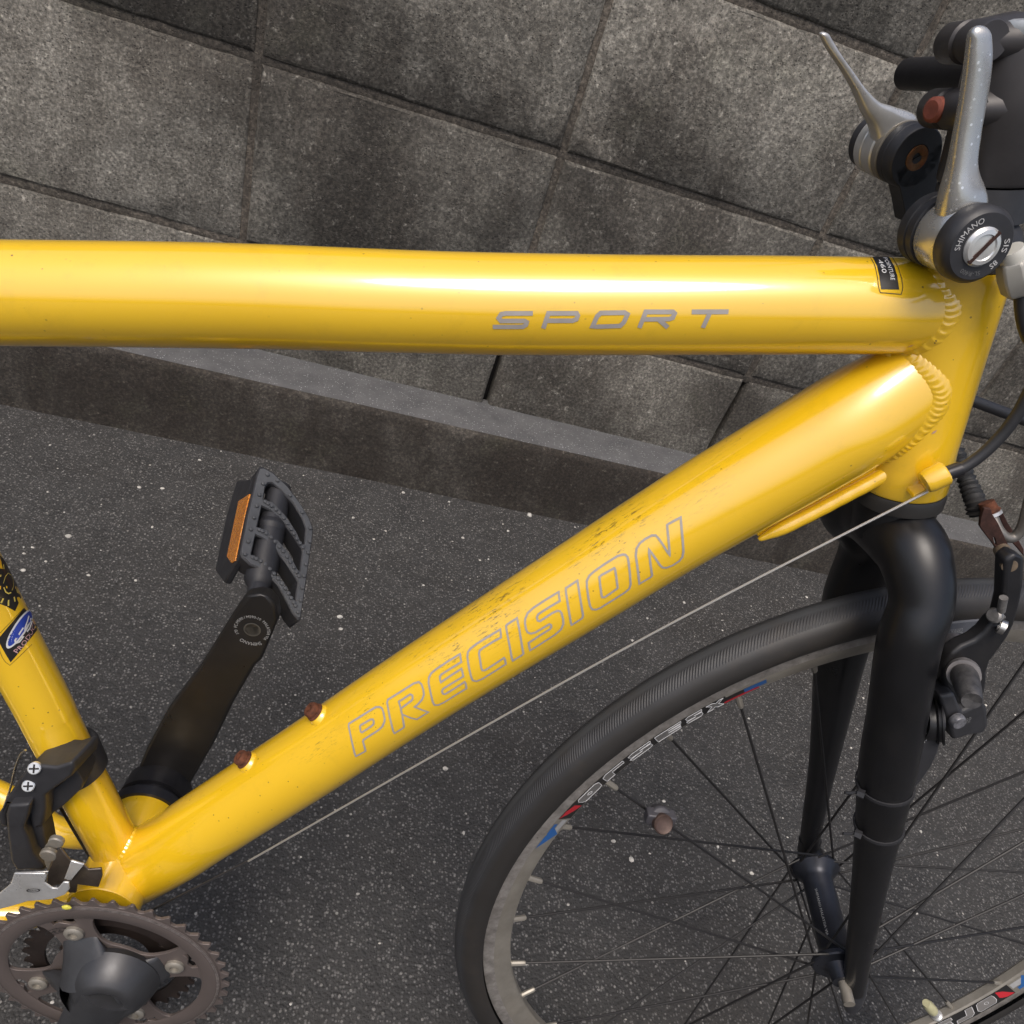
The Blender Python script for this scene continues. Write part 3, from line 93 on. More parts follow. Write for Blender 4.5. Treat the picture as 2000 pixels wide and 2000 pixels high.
    'stop': [[0.44866,-0.034,0.50792],[0.45818,-0.034,0.51721]],
    'chainstay': [[-0.02,0.028,0.046],[-0.08251,0.04,0.01923],[-0.13512,0.05,0.04528]],
    'bb': [-0.0135,0.044],
    'shR': {"c":[0.41036,-0.045,0.63162],"n":[0.13005,-0.99124,-0.02317]},
    'shL': {"c":[0.40783,0.04,0.6614],"n":[0.28168,-0.95448,-0.09814]},
    'leverR': [[0.37115,-0.03993,0.71235],[0.37529,-0.03942,0.71377],[0.37888,-0.03889,0.71127],[0.38343,-0.03814,0.70485],[0.38756,-0.0374,0.69623],[0.39127,-0.03665,0.68521],[0.39489,-0.03591,0.6737],[0.39946,-0.03508,0.66402],[0.40427,-0.03432,0.65842],[0.4149,-0.03274,0.65036]],
    'levR_l': [[0.37052,-0.03988,0.70679],[0.3731,-0.0394,0.70085],[0.37681,-0.03871,0.69212],[0.38048,-0.03799,0.68207],[0.38405,-0.03728,0.6716],[0.38807,-0.03648,0.65972],[0.39159,-0.03569,0.6461]],
    'levR_r': [[0.38041,-0.03863,0.70885],[0.38425,-0.03799,0.70315],[0.3884,-0.03724,0.69447],[0.39206,-0.03653,0.68437],[0.39586,-0.03578,0.67389],[0.40113,-0.03482,0.66218],[0.41274,-0.03303,0.65064]],
    'levR_t': [[0.37005,-0.04003,0.71086],[0.37196,-0.03984,0.71307],[0.37559,-0.03936,0.71329]],
    'levL': [[0.33203,0.03408,0.70524],[0.33956,0.03674,0.70096],[0.34992,0.04038,0.69527],[0.36126,0.04432,0.68949],[0.37154,0.048,0.68319],[0.38283,0.052,0.67676]],
    'levL_w': [0.0016,0.0026,0.003,0.0035,0.0055,0.011],
    'levL_up': [[0.33665,0.03556,0.70407],[0.34681,0.03918,0.69802],[0.35948,0.04359,0.69147],[0.36965,0.04711,0.68643],[0.38018,0.05058,0.68293],[0.39079,0.05375,0.68252],[0.40582,0.05833,0.68115]],
    'levL_lo': [[0.33244,0.03446,0.70273],[0.33867,0.03672,0.69855],[0.35076,0.04096,0.69201],[0.36219,0.04506,0.68495],[0.3723,0.04884,0.67722],[0.38246,0.05254,0.67038],[0.39052,0.05583,0.6615]],
    'barrel': [[0.42396,-0.048,0.63537],[0.43227,-0.048,0.62776]],
    'adjuster': [[0.42703,-0.038,0.63454],[0.431,-0.038,0.63085],[0.43393,-0.038,0.62713],[0.43802,-0.038,0.62188],[0.44406,-0.038,0.61518]],
    'B2W': [[0.99532,0.05413,-0.08006],[-0.04407,0.99149,0.1225],[0.08601,-0.11839,0.98923]],
    'cam': [0.10247,-0.32976,0.90349],
    'camR': [[0.95799,-0.20322,-0.20236],[-0.03988,0.60435,-0.79572],[0.28401,0.77036,0.57086]],
    'f': 1492.37,
    'P0': [0.4554,0,0.5148],
    'u': [-0.20278,0.0,0.97922],
}


R = math.radians
random.seed(7)
scene = bpy.context.scene
col = scene.collection

# ------------------------------------------------------------------ camera, world, sun, exposure
cam_d = bpy.data.cameras.new('camera')
cam = bpy.data.objects.new('camera', cam_d)
col.objects.link(cam)
cam_d.sensor_fit = 'HORIZONTAL'
cam_d.sensor_width = 36.0
cam_d.lens = 36.0 * DATA['f'] / 2000.0
cam_d.clip_start = 0.02
cam_d.clip_end = 200.0
cr = DATA['camR']
cam.matrix_world = Matrix(((cr[0][0], cr[0][1], cr[0][2], DATA['cam'][0]),
                           (cr[1][0], cr[1][1], cr[1][2], DATA['cam'][1]),
                           (cr[2][0], cr[2][1], cr[2][2], DATA['cam'][2]),
                           (0, 0, 0, 1)))
scene.camera = cam

SUN_EL, SUN_AZ = R(64), R(200)          # azimuth clockwise from +Y
world = bpy.data.worlds.new('World')
scene.world = world
world.use_nodes = True
wn = world.node_tree
sky = wn.nodes.new('ShaderNodeTexSky')
sky.sky_type = 'NISHITA'
sky.sun_disc = False
sky.sun_elevation = SUN_EL
sky.sun_rotation = SUN_AZ
sky.air_density = 1.0
sky.dust_density = 5.5
sky.ozone_density = 1.0
wn.links.new(sky.outputs['Color'], wn.nodes['Background'].inputs['Color'])
wn.nodes['Background'].inputs['Strength'].default_value = 0.15

sun_d = bpy.data.lights.new('sun', 'SUN')
sun_d.energy = 1.5
sun_d.angle = R(26)
sun_d.color = (1.0, 0.96, 0.90)
sun = bpy.data.objects.new('sun', sun_d)
col.objects.link(sun)
sdir = Vector((math.sin(SUN_AZ) * math.cos(SUN_EL), math.cos(SUN_AZ) * math.cos(SUN_EL), math.sin(SUN_EL)))
sun.rotation_euler = sdir.to_track_quat('Z', 'Y').to_euler()
sun.location = (0, -2, 6)

scene.view_settings.view_transform = 'Standard'
scene.view_settings.look = 'None'
scene.view_settings.exposure = EXPOSURE
scene.view_settings.gamma = 1.0
scene.view_settings.use_curve_mapping = False

# ------------------------------------------------------------------ materials
def new_mat(name):
    m = bpy.data.materials.new(name)
    m.use_nodes = True
    nt = m.node_tree
    return m, nt, nt.nodes['Principled BSDF']

def node(nt, kind, **kw):
    n = nt.nodes.new(kind)
    for k, v in kw.items():
        if k in n.inputs:
            n.inputs[k].default_value = v
        else:
            setattr(n, k, v)
    return n

def ramp(nt, fac, stops):
    n = nt.nodes.new('ShaderNodeValToRGB')
    e = n.color_ramp.elements
    while len(e) < len(stops):
        e.new(0.5)
    for el, (p, c) in zip(e, stops):
        el.position = p
        el.color = (c[0], c[1], c[2], 1) if hasattr(c, '__len__') else (c, c, c, 1)
    nt.links.new(fac, n.inputs['Fac'])
    return n.outputs['Color']

def mixc(nt, fac, a, b, mode='MIX'):
    n = nt.nodes.new('ShaderNodeMix')
    n.data_type = 'RGBA'
    n.blend_type = mode
    n.clamp_factor = True
    for s, v in ((n.inputs[0], fac), (n.inputs[6], a), (n.inputs[7], b)):
        if isinstance(v, (int, float)):
            s.default_value = v
        elif isinstance(v, tuple):
            s.default_value = (v[0], v[1], v[2], 1)
        else:
            nt.links.new(v, s)
    return n.outputs[2]

def math_n(nt, op, a, b=None, clamp=False):
    n = nt.nodes.new('ShaderNodeMath')
    n.operation = op
    n.use_clamp = clamp
    for i, v in enumerate((a, b)):
        if v is None:
            continue
        if isinstance(v, (int, float)):
            n.inputs[i].default_value = v
        else:
            nt.links.new(v, n.inputs[i])
    return n.outputs[0]

def coords(nt, scale=(1, 1, 1), rot=(0, 0, 0), loc=(0, 0, 0), kind='Object'):
    t = nt.nodes.new('ShaderNodeTexCoord')
    m = nt.nodes.new('ShaderNodeMapping')
    m.inputs['Scale'].default_value = scale
    m.inputs['Rotation'].default_value = rot
    m.inputs['Location'].default_value = loc
    nt.links.new(t.outputs[kind], m.inputs['Vector'])
    return m.outputs['Vector']

def noise_t(nt, vec, scale, detail=4, rough=0.6, dist=0.0, out='Fac'):
    n = node(nt, 'ShaderNodeTexNoise', Scale=scale, Detail=detail, Roughness=rough, Distortion=dist)
    nt.links.new(vec, n.inputs['Vector'])
    return n.outputs[out]

def voro(nt, vec, scale, feature='F1', out='Distance'):
    n = nt.nodes.new('ShaderNodeTexVoronoi')
    n.feature = feature
    n.inputs['Scale'].default_value = scale
    nt.links.new(vec, n.inputs['Vector'])
    return n.outputs[out]

def bump(nt, bsdf, height, strength, dist):
    b = node(nt, 'ShaderNodeBump', Strength=strength, Distance=dist)
    nt.links.new(height, b.inputs['Height'])
    nt.links.new(b.outputs['Normal'], bsdf.inputs['Normal'])
    return b

def simple(name, color, rough=0.5, metal=0.0, var=0.15, scale=60.0, bump_s=0.0, coat=0.0, spec=None, grime=0.0, grime_c=(0.06, 0.05, 0.04)):
    m, nt, b = new_mat(name)
    v = coords(nt)
    f = noise_t(nt, v, scale, 5, 0.65)
    lo = tuple(c * (1 - var) for c in color)
    hi = tuple(min(1, c * (1 + var)) for c in color)
    c = ramp(nt, f, [(0.3, lo), (0.7, hi)])
    if grime > 0:
        g = ramp(nt, noise_t(nt, v, scale * 0.45, 7, 0.75), [(0.52 - 0.12 * grime, 0), (0.72, 1)])
        c = mixc(nt, math_n(nt, 'MULTIPLY', g, grime), c, grime_c)
    nt.links.new(c, b.inputs['Base Color'])
    rr = ramp(nt, noise_t(nt, v, scale * 0.7, 4, 0.7), [(0.25, max(0.02, rough - 0.1)), (0.75, min(1, rough + 0.12))])
    nt.links.new(rr, b.inputs['Roughness'])
    b.inputs['Metallic'].default_value = metal
    b.inputs['Coat Weight'].default_value = coat
    b.inputs['Coat Roughness'].default_value = 0.08
    if spec is not None:
        b.inputs['Specular IOR Level'].default_value = spec
    if bump_s > 0:
        bump(nt, b, f, bump_s, 0.0006)
    return m

M = {}
def paint_yellow(name, scuffs=False):
    m, nt, b = new_mat(name)
    v = coords(nt)
    base = ramp(nt, noise_t(nt, v, 9, 3, 0.5), [(0.3, (0.80, 0.485, 0.010)), (0.7, (0.84, 0.525, 0.014))])
    # grime specks scattered over the enamel, denser in patches
    sp = voro(nt, v, 420)
    spr = voro(nt, v, 420, out='Color')
    sep = nt.nodes.new('ShaderNodeSeparateColor')
    nt.links.new(spr, sep.inputs[0])
    dot = math_n(nt, 'LESS_THAN', sp, 0.26)
    few = math_n(nt, 'LESS_THAN', sep.outputs[0], 0.035)
    patch = ramp(nt, noise_t(nt, v, 14, 3, 0.6), [(0.42, 0.0), (0.62, 1.0)])
    speck = math_n(nt, 'MULTIPLY', math_n(nt, 'MULTIPLY', dot, few), patch)
    c = mixc(nt, math_n(nt, 'MULTIPLY', speck, 0.75), base, (0.10, 0.06, 0.015))
    film = ramp(nt, noise_t(nt, v, 38, 6, 0.7), [(0.55, 0.0), (0.8, 0.22)])
    c = mixc(nt, film, c, (0.33, 0.20, 0.02))
    if scuffs:
        # fine dark rub marks along the upper flank of the down tube
        vs = coords(nt, scale=(1, 1, 1), rot=(0, R(49), 0))
        st = nt.nodes.new('ShaderNodeMapping')
        st.inputs['Scale'].default_value = (0.16, 0.6, 1.0)
        nt.links.new(vs, st.inputs['Vector'])
        rub = ramp(nt, noise_t(nt, st.outputs[0], 900, 6, 0.8), [(0.545, 0.0), (0.60, 1.0)])
        sx = nt.nodes.new('ShaderNodeSeparateXYZ')
        nt.links.new(coords(nt), sx.inputs[0])
        # distance from a line on the flank: z - (slope * x + h)
        h = math_n(nt, 'SUBTRACT', sx.outputs['Z'], math_n(nt, 'MULTIPLY', sx.outputs['X'], 1.195))
        band = ramp(nt, math_n(nt, 'MULTIPLY', math_n(nt, 'SUBTRACT', h, 0.0), 1.0), [(0.052, 0.0), (0.070, 1.0), (0.105, 1.0)])
        along = ramp(nt, sx.outputs['X'], [(0.11, 0.0), (0.15, 1.0), (0.31, 1.0), (0.36, 0.0)])
        big = ramp(nt, noise_t(nt, coords(nt), 24, 4, 0.65), [(0.42, 0.0), (0.60, 1.0)])
        k = math_n(nt, 'MULTIPLY', math_n(nt, 'MULTIPLY', rub, band), math_n(nt, 'MULTIPLY', along, big))
        c = mixc(nt, math_n(nt, 'MULTIPLY', k, 0.85), c, (0.13, 0.085, 0.02))
    nt.links.new(c, b.inputs['Base Color'])
    b.inputs['Roughness'].default_value = 0.30
    b.inputs['Coat Weight'].default_value = 1.0
    b.inputs['Coat IOR'].default_value = 1.95
    nt.links.new(ramp(nt, noise_t(nt, v, 55, 5, 0.7), [(0.3, 0.05), (0.75, 0.16)]), b.inputs['Coat Roughness'])
    bump(nt, b, noise_t(nt, v, 160, 3, 0.5), 0.03, 0.0005)
    return m

M['paint'] = paint_yellow('yellow_paint')
M['paint_scuffed'] = paint_yellow('yellow_paint_scuffed', True)
M['black_paint'] = simple('black_paint', (0.007, 0.007, 0.008), 0.34, 0, 0.25, 30, grime=0.2, grime_c=(0.03, 0.026, 0.021))
M['anodised'] = simple('black_anodised', (0.022, 0.022, 0.026), 0.36, 0.55, 0.25, 45, grime=0.35, grime_c=(0.05, 0.045, 0.04))
M['plastic'] = simple('black_plastic', (0.024, 0.024, 0.027), 0.48, 0, 0.2, 70, bump_s=0.1)
M['grey_plastic'] = simple('grey_rubber', (0.075, 0.078, 0.083), 0.62, 0, 0.15, 120, bump_s=0.1)
M['rubber'] = simple('tyre_rubber', (0.018, 0.019, 0.021), 0.6, 0, 0.3, 25, bump_s=0.15, grime=0.4, grime_c=(0.05, 0.04, 0.03))
M['housing'] = simple('cable_housing', (0.02, 0.02, 0.022), 0.42, 0, 0.2, 60)
M['alloy'] = simple('polished_alloy', (0.58, 0.58, 0.57), 0.30, 0.6, 0.12, 55, grime=0.35, grime_c=(0.30, 0.27, 0.22))
M['alloy_bright'] = simple('bright_alloy', (0.66, 0.66, 0.65), 0.22, 0.6, 0.08, 40, grime=0.15, grime_c=(0.4, 0.37, 0.31))
M['alloy_dull'] = simple('dull_alloy', (0.27, 0.25, 0.215), 0.42, 0.45, 0.2, 35, grime=0.5, grime_c=(0.20, 0.17, 0.13))
M['rim_track'] = simple('worn_brake_track', (0.30, 0.28, 0.26), 0.34, 0.5, 0.35, 120, grime=0.6, grime_c=(0.12, 0.105, 0.09))
M['steel'] = simple('steel_wire', (0.55, 0.54, 0.52), 0.32, 1.0, 0.1, 300)
M['spoke'] = simple('black_spoke', (0.010, 0.009, 0.009), 0.5, 0.0, 0.3, 50)
M['chainring'] = simple('dull_chainring', (0.125, 0.103, 0.095), 0.42, 0.35, 0.10, 12, grime=0.25, grime_c=(0.075, 0.058, 0.05))
M['ring_dark'] = simple('greasy_chainring', (0.020, 0.014, 0.012), 0.5, 0.2, 0.3, 60, grime=0.3, grime_c=(.03,.022,.018))
M['crank'] = simple('crank_grey', (0.05, 0.051, 0.055), 0.40, 0.45, 0.2, 40, grime=0.4, grime_c=(0.045, 0.04, 0.036))
M['rust'] = simple('rust', (0.10, 0.032, 0.014), 0.85, 0.1, 0.55, 220, bump_s=0.5)
M['rust_orange'] = simple('rust_orange', (0.20, 0.065, 0.018), 0.7, 0.3, 0.6, 260, bump_s=0.4, grime=0.8, grime_c=(0.20, 0.15, 0.075))
M['rust_dark'] = simple('rust_dark', (0.050, 0.021, 0.015), 0.75, 0.3, 0.5, 180, bump_s=0.4)
M['cap_white'] = simple('pale_plastic', (0.52, 0.51, 0.46), 0.38, 0, 0.06, 40, grime=0.2, grime_c=(0.3, 0.28, 0.24))
M['barrel'] = simple('adjuster_grey', (0.34, 0.33, 0.30), 0.42, 0.2, 0.08, 50)
M['decal'] = simple('grey_decal', (0.33, 0.305, 0.285), 0.45, 0.0, 0.1, 90, coat=0.3)
M['white'] = simple('white_print', (0.62, 0.62, 0.62), 0.5, 0, 0.05, 60)
M['grey_print'] = simple('grey_print', (0.30, 0.30, 0.30), 0.5, 0, 0.08, 80)
M['dim_print'] = simple('dim_print', (0.13, 0.13, 0.13), 0.5, 0, 0.1, 80)
M['black_label'] = simple('black_label', (0.014, 0.013, 0.013), 0.4, 0, 0.2, 90, coat=0.3)
M['line_dark'] = simple('dirt_line', (0.10, 0.065, 0.02), 0.6, 0, 0.4, 200)
M['blue'] = simple('blue_print', (0.02, 0.05, 0.33), 0.4, 0, 0.1, 50)
M['rim_blue'] = simple('rim_blue_print', (0.02, 0.10, 0.30), 0.4, 0, 0.1, 50)
M['red'] = simple('red_print', (0.45, 0.02, 0.03), 0.4, 0, 0.1, 50)
M['yellow_print'] = simple('yellow_print', (0.60, 0.47, 0.10), 0.45, 0, 0.1, 50)
M['hole'] = simple('dark_recess', (0.008, 0.007, 0.007), 0.8, 0, 0.1, 50)
M['leaf_bit'] = simple('yellow_leaf_bit', (0.55, 0.50, 0.06), 0.6, 0, 0.2, 300)

def chip_mat():
    return simple('bare_metal_chip', (0.50, 0.33, 0.28), 0.5, 0.2, 0.1, 200)
M['chip'] = chip_mat()

def amber():
    m, nt, b = new_mat('amber_reflector')
    v = coords(nt)
    c = voro(nt, v, 900, out='Color')
    sep = nt.nodes.new('ShaderNodeSeparateColor')
    nt.links.new(c, sep.inputs[0])
    nt.links.new(ramp(nt, sep.outputs[0], [(0.1, (0.62, 0.17, 0.005)), (0.9, (0.90, 0.34, 0.02))]), b.inputs['Base Color'])
    b.inputs['Roughness'].default_value = 0.25
    b.inputs['Coat Weight'].default_value = 0.6
    bump(nt, b, voro(nt, v, 900), 0.5, 0.0006)
    return m
M['amber'] = amber()

def lever_alloy():
    m, nt, b = new_mat('pitted_lever_alloy')
    v = coords(nt)
    pit = voro(nt, v, 520)
    cc = voro(nt, v, 520, out='Color')
    sep = nt.nodes.new('ShaderNodeSeparateColor')
    nt.links.new(cc, sep.inputs[0])
    few = math_n(nt, 'MULTIPLY', math_n(nt, 'LESS_THAN', sep.outputs[0], 0.20), math_n(nt, 'LESS_THAN', pit, 0.32))
    sx = nt.nodes.new('ShaderNodeSeparateXYZ')
    nt.links.new(v, sx.inputs[0])
    patch = ramp(nt, noise_t(nt, v, 60, 3, 0.6), [(0.45, 0.0), (0.55, 1.0)])
    few = math_n(nt, 'MULTIPLY', few, patch)
    c = mixc(nt, few, (0.52, 0.515, 0.495), (0.85, 0.85, 0.84))
    nt.links.new(c, b.inputs['Base Color'])
    nt.links.new(ramp(nt, noise_t(nt, v, 90, 5, 0.7), [(0.3, 0.20), (0.75, 0.36)]), b.inputs['Roughness'])
    b.inputs['Metallic'].default_value = 0.75
    bump(nt, b, noise_t(nt, v, 900, 3, 0.6), 0.08, 0.0004)
    return m
M['lever'] = lever_alloy()

def tyre_tread():
    m, nt, b = new_mat('tyre_tread')
    v = coords(nt, kind='UV')
    sx = nt.nodes.new('ShaderNodeSeparateXYZ')
    nt.links.new(v, sx.inputs[0])
    # u runs round the wheel 0..1, v across the tread 0..1 : fine slanted file pattern
    side = math_n(nt, 'ABSOLUTE', math_n(nt, 'SUBTRACT', sx.outputs['Y'], 0.5))
    ph = math_n(nt, 'ADD', math_n(nt, 'MULTIPLY', sx.outputs['X'], 5970.0), math_n(nt, 'MULTIPLY', side, 120.0))
    s = math_n(nt, 'SINE', ph)
    band = math_n(nt, 'MULTIPLY', ramp(nt, side, [(0.055, 0.0), (0.075, 1.0), (0.185, 1.0), (0.20, 0.0)]), 1.0)
    h = math_n(nt, 'MULTIPLY', s, band)
    oc = coords(nt)
    base = ramp(nt, noise_t(nt, oc, 24, 5, 0.65), [(0.3, (0.017, 0.017, 0.018)), (0.7, (0.030, 0.031, 0.034))])
    centre = ramp(nt, side, [(0.03, 1.0), (0.07, 0.0)])
    base = mixc(nt, math_n(nt, 'MULTIPLY', centre, 0.8), base, (0.055, 0.057, 0.060))
    sidew = ramp(nt, side, [(0.20, 0.0), (0.27, 1.0)])
    base = mixc(nt, math_n(nt, 'MULTIPLY', sidew, 0.7), base, (0.018, 0.015, 0.012))
    dust = ramp(nt, noise_t(nt, oc, 9, 6, 0.75), [(0.52, 0.0), (0.75, 0.6)])
    base = mixc(nt, dust, base, (0.050, 0.040, 0.030))
    ridge = math_n(nt, 'MULTIPLY', math_n(nt, 'MULTIPLY', math_n(nt, 'ADD', s, 1.0), 0.5), band)
    base = mixc(nt, math_n(nt, 'MULTIPLY', ridge, 0.38), base, (0.055, 0.056, 0.060))
    nt.links.new(base, b.inputs['Base Color'])
    b.inputs['Roughness'].default_value = 0.55
    bump(nt, b, h, 0.35, 0.0006)
    return m
M['tread'] = tyre_tread()

def cable_mat():
    m, nt, b = new_mat('braided_cable')
    v = coords(nt, kind='UV')
    w = node(nt, 'ShaderNodeTexWave', Scale=1.0)
    sx = nt.nodes.new('ShaderNodeSeparateXYZ')
    nt.links.new(v, sx.inputs[0])
    ph = math_n(nt, 'SINE', math_n(nt, 'ADD', math_n(nt, 'MULTIPLY', sx.outputs['X'], 2400.0), math_n(nt, 'MULTIPLY', sx.outputs['Y'], 38.0)))
    c = ramp(nt, ph, [(0.2, (0.40, 0.385, 0.36)), (0.8, (0.64, 0.62, 0.58))])
    nt.links.new(c, b.inputs['Base Color'])
    b.inputs['Metallic'].default_value = 0.75
    b.inputs['Roughness'].default_value = 0.45
    return m
M['cable'] = cable_mat()

def asphalt():
    m, nt, b = new_mat('asphalt')
    v = coords(nt)
    big = noise_t(nt, v, 2.3, 6, 0.65)
    mid = noise_t(nt, v, 17, 6, 0.7)
    base = ramp(nt, mid, [(0.25, (0.021, 0.0205, 0.0205)), (0.75, (0.050, 0.0485, 0.047))])
    base = mixc(nt, ramp(nt, big, [(0.45, 0.0), (0.70, 0.55)]), base, (0.030, 0.026, 0.022))
    def stones(scale, thr, frac, colour, cur, edge=0.34):
        d = voro(nt, v, scale)
        cc = voro(nt, v, scale, out='Color')
        sep = nt.nodes.new('ShaderNodeSeparateColor')
        nt.links.new(cc, sep.inputs[0])
        keep = math_n(nt, 'LESS_THAN', sep.outputs[0], frac)
        shape = ramp(nt, d, [(edge * 0.75, 1.0), (edge, 0.0)])
        tint = math_n(nt, 'MULTIPLY', math_n(nt, 'ADD', sep.outputs[1], 0.35), 0.74, True)
        return mixc(nt, math_n(nt, 'MULTIPLY', math_n(nt, 'MULTIPLY', keep, shape), tint), cur, colour), d
    c, d1 = stones(300, 0, 0.50, (0.145, 0.140, 0.135), base, 0.46)
    c, d2 = stones(190, 0, 0.22, (0.22, 0.213, 0.20), c, 0.34)
    c, d3 = stones(100, 0, 0.05, (0.40, 0.385, 0.35), c, 0.19)
    nt.links.new(c, b.inputs['Base Color'])
    nt.links.new(ramp(nt, mid, [(0.3, 0.62), (0.7, 0.88)]), b.inputs['Roughness'])
    h = math_n(nt, 'ADD', math_n(nt, 'MULTIPLY', d1, -0.6), math_n(nt, 'ADD', math_n(nt, 'MULTIPLY', d2, -0.7), noise_t(nt, v, 260, 5, 0.75)))
    bump(nt, b, h, 0.9, 0.0022)
    return m
M['asphalt'] = asphalt()

def concrete(name, lo, hi, pits=0.5, streak=0.6, stain=(0.05, 0.043, 0.035), rnd=True, fine=260, grain=190):
    m, nt, b = new_mat(name)
    t = nt.nodes.new('ShaderNodeTexCoord')
    geo = nt.nodes.new('ShaderNodeNewGeometry')
    oi = nt.nodes.new('ShaderNodeObjectInfo')
    v = geo.outputs['Position']
    big = noise_t(nt, v, 3.1, 6, 0.65)
    mid = noise_t(nt, v, 26, 7, 0.72)
    c = ramp(nt, mid, [(0.28, lo), (0.72, hi)])
    # weather stains running down the face
    mp = nt.nodes.new('ShaderNodeMapping')
    mp.inputs['Scale'].default_value = (1, 1, 0.28)
    nt.links.new(v, mp.inputs['Vector'])
    st = ramp(nt, noise_t(nt, mp.outputs[0], 11, 7, 0.7, 0.3), [(0.44, 0.0), (0.66, 1.0)])
    c = mixc(nt, math_n(nt, 'MULTIPLY', st, streak), c, stain)
    c = mixc(nt, ramp(nt, big, [(0.42, 0.0), (0.60, 0.8)]), c, stain)
    pale = ramp(nt, noise_t(nt, v, 75, 7, 0.8), [(0.57, 0.0), (0.70, 0.7)])
    c = mixc(nt, pale, c, tuple(min(1, x * 1.75) for x in hi))
    moss = ramp(nt, noise_t(nt, v, 6.5, 5, 0.7), [(0.56, 0.0), (0.76, 0.35)])
    c = mixc(nt, moss, c, (0.055, 0.058, 0.030))
    d = voro(nt, v, fine)
    cc = voro(nt, v, fine, out='Color')
    sep = nt.nodes.new('ShaderNodeSeparateColor')
    nt.links.new(cc, sep.inputs[0])
    pit = math_n(nt, 'MULTIPLY', math_n(nt, 'LESS_THAN', sep.outputs[0], 0.25), ramp(nt, d, [(0.22, 1.0), (0.42, 0.0)]))
    c = mixc(nt, math_n(nt, 'MULTIPLY', pit, pits), c, (0.035, 0.03, 0.026))
    sp = ramp(nt, noise_t(nt, v, grain, 3, 0.65), [(0.34, 0.45), (0.52, 0.95), (0.68, 1.75)])
    c = mixc(nt, 0.9, c, sp, 'MULTIPLY')
    if rnd:
        c = mixc(nt, 1.0, c, ramp(nt, oi.outputs['Random'], [(0.0, 0.80), (0.5, 1.0), (1.0, 1.25)]), 'MULTIPLY')
    nt.links.new(c, b.inputs['Base Color'])
    b.inputs['Roughness'].default_value = 0.86
    h = math_n(nt, 'SUBTRACT', noise_t(nt, v, 210, 7, 0.8), math_n(nt, 'MULTIPLY', pit, 0.5))
    bump(nt, b, h, 0.85, 0.0030)
    return m
M['block'] = concrete('block_concrete', (0.105, 0.098, 0.083), (0.255, 0.240, 0.208))
M['mortar'] = concrete('mortar', (0.085, 0.070, 0.055), (0.155, 0.135, 0.112), pits=0.2, streak=0.4, rnd=False)
M['kerb'] = concrete('kerb_concrete', (0.034, 0.029, 0.023), (0.090, 0.080, 0.068), pits=0.4, streak=0.85, stain=(0.024, 0.018, 0.013), rnd=False)
M['pebble'] = simple('pale_pebble', (0.46, 0.44, 0.40), 0.75, 0, 0.3, 90)

# ------------------------------------------------------------------ mesh helpers
def V(p):
    return Vector((p[0], p[1], p[2]))

class MB:
    """Collects vertices and faces of one mesh."""
    def __init__(self):
        self.v, self.f, self.uv, self.mi = [], [], {}, {}
    def add(self, verts, faces, uvs=None, mi=0):
        o = len(self.v)
        self.v += [tuple(p) for p in verts]
        for k, fc in enumerate(faces):
            i = len(self.f)
            self.f.append(tuple(o + j for j in fc))
            if uvs:
                self.uv[i] = uvs[k]
            if mi:
                self.mi[i] = mi
        return self
    def build(self, name, mat, parent=None, smooth=True, angle=38, bevel=0, kind=None, segs=2):
        me = bpy.data.meshes.new(name)
        me.from_pydata(self.v, [], self.f)
        if self.uv:
            ul = me.uv_layers.new(name='UVMap')
            for i, p in enumerate(me.polygons):
                u = self.uv.get(i)
                if u:
                    for li, c in zip(p.loop_indices, u):
                        ul.data[li].uv = c
        for m in (mat if isinstance(mat, (list, tuple)) else [mat]):
            me.materials.append(m)
        for i, k in self.mi.items():
            me.polygons[i].material_index = k
        bm = bmesh.new()
        bm.from_mesh(me)
        bmesh.ops.recalc_face_normals(bm, faces=bm.faces)
        bm.to_mesh(me)
        bm.free()
        if smooth:
            me.shade_smooth()
            me.set_sharp_from_angle(angle=R(angle))
        o = bpy.data.objects.new(name, me)
        col.objects.link(o)
        if parent:
            o.parent = parent
        if kind:
            o['kind'] = kind
        if bevel:
            bv = o.modifiers.new('bevel', 'BEVEL')
            bv.width = bevel
            bv.segments = segs
            bv.limit_method = 'ANGLE'
            bv.angle_limit = R(35)
            bv.harden_normals = False
        return o

def frame_of(t, hint=None):
    t = t.normalized()
    h = Vector(hint) if hint is not None else (Vector((0, 1, 0)) if abs(t.y) < 0.9 else Vector((1, 0, 0)))
    a = (h - t * h.dot(t)).normalized()
    return a, t.cross(a)

def resample(pts, n):
    """Catmull-Rom through the points; every point may carry extra numbers (radii)."""
    P = [list(p) for p in pts]
    out = []
    m = len(P)
    for i in range(m - 1):
        p0, p1, p2, p3 = P[max(i - 1, 0)], P[i], P[i + 1], P[min(i + 2, m - 1)]
        for k in range(n):
            t = k / n
            out.append([0.5 * (2 * b + (c - a) * t + (2 * a - 5 * b + 4 * c - d) * t * t + (3 * b - a - 3 * c + d) * t ** 3)
                        for a, b, c, d in zip(p0, p1, p2, p3)])
    out.append(P[-1])
    return out

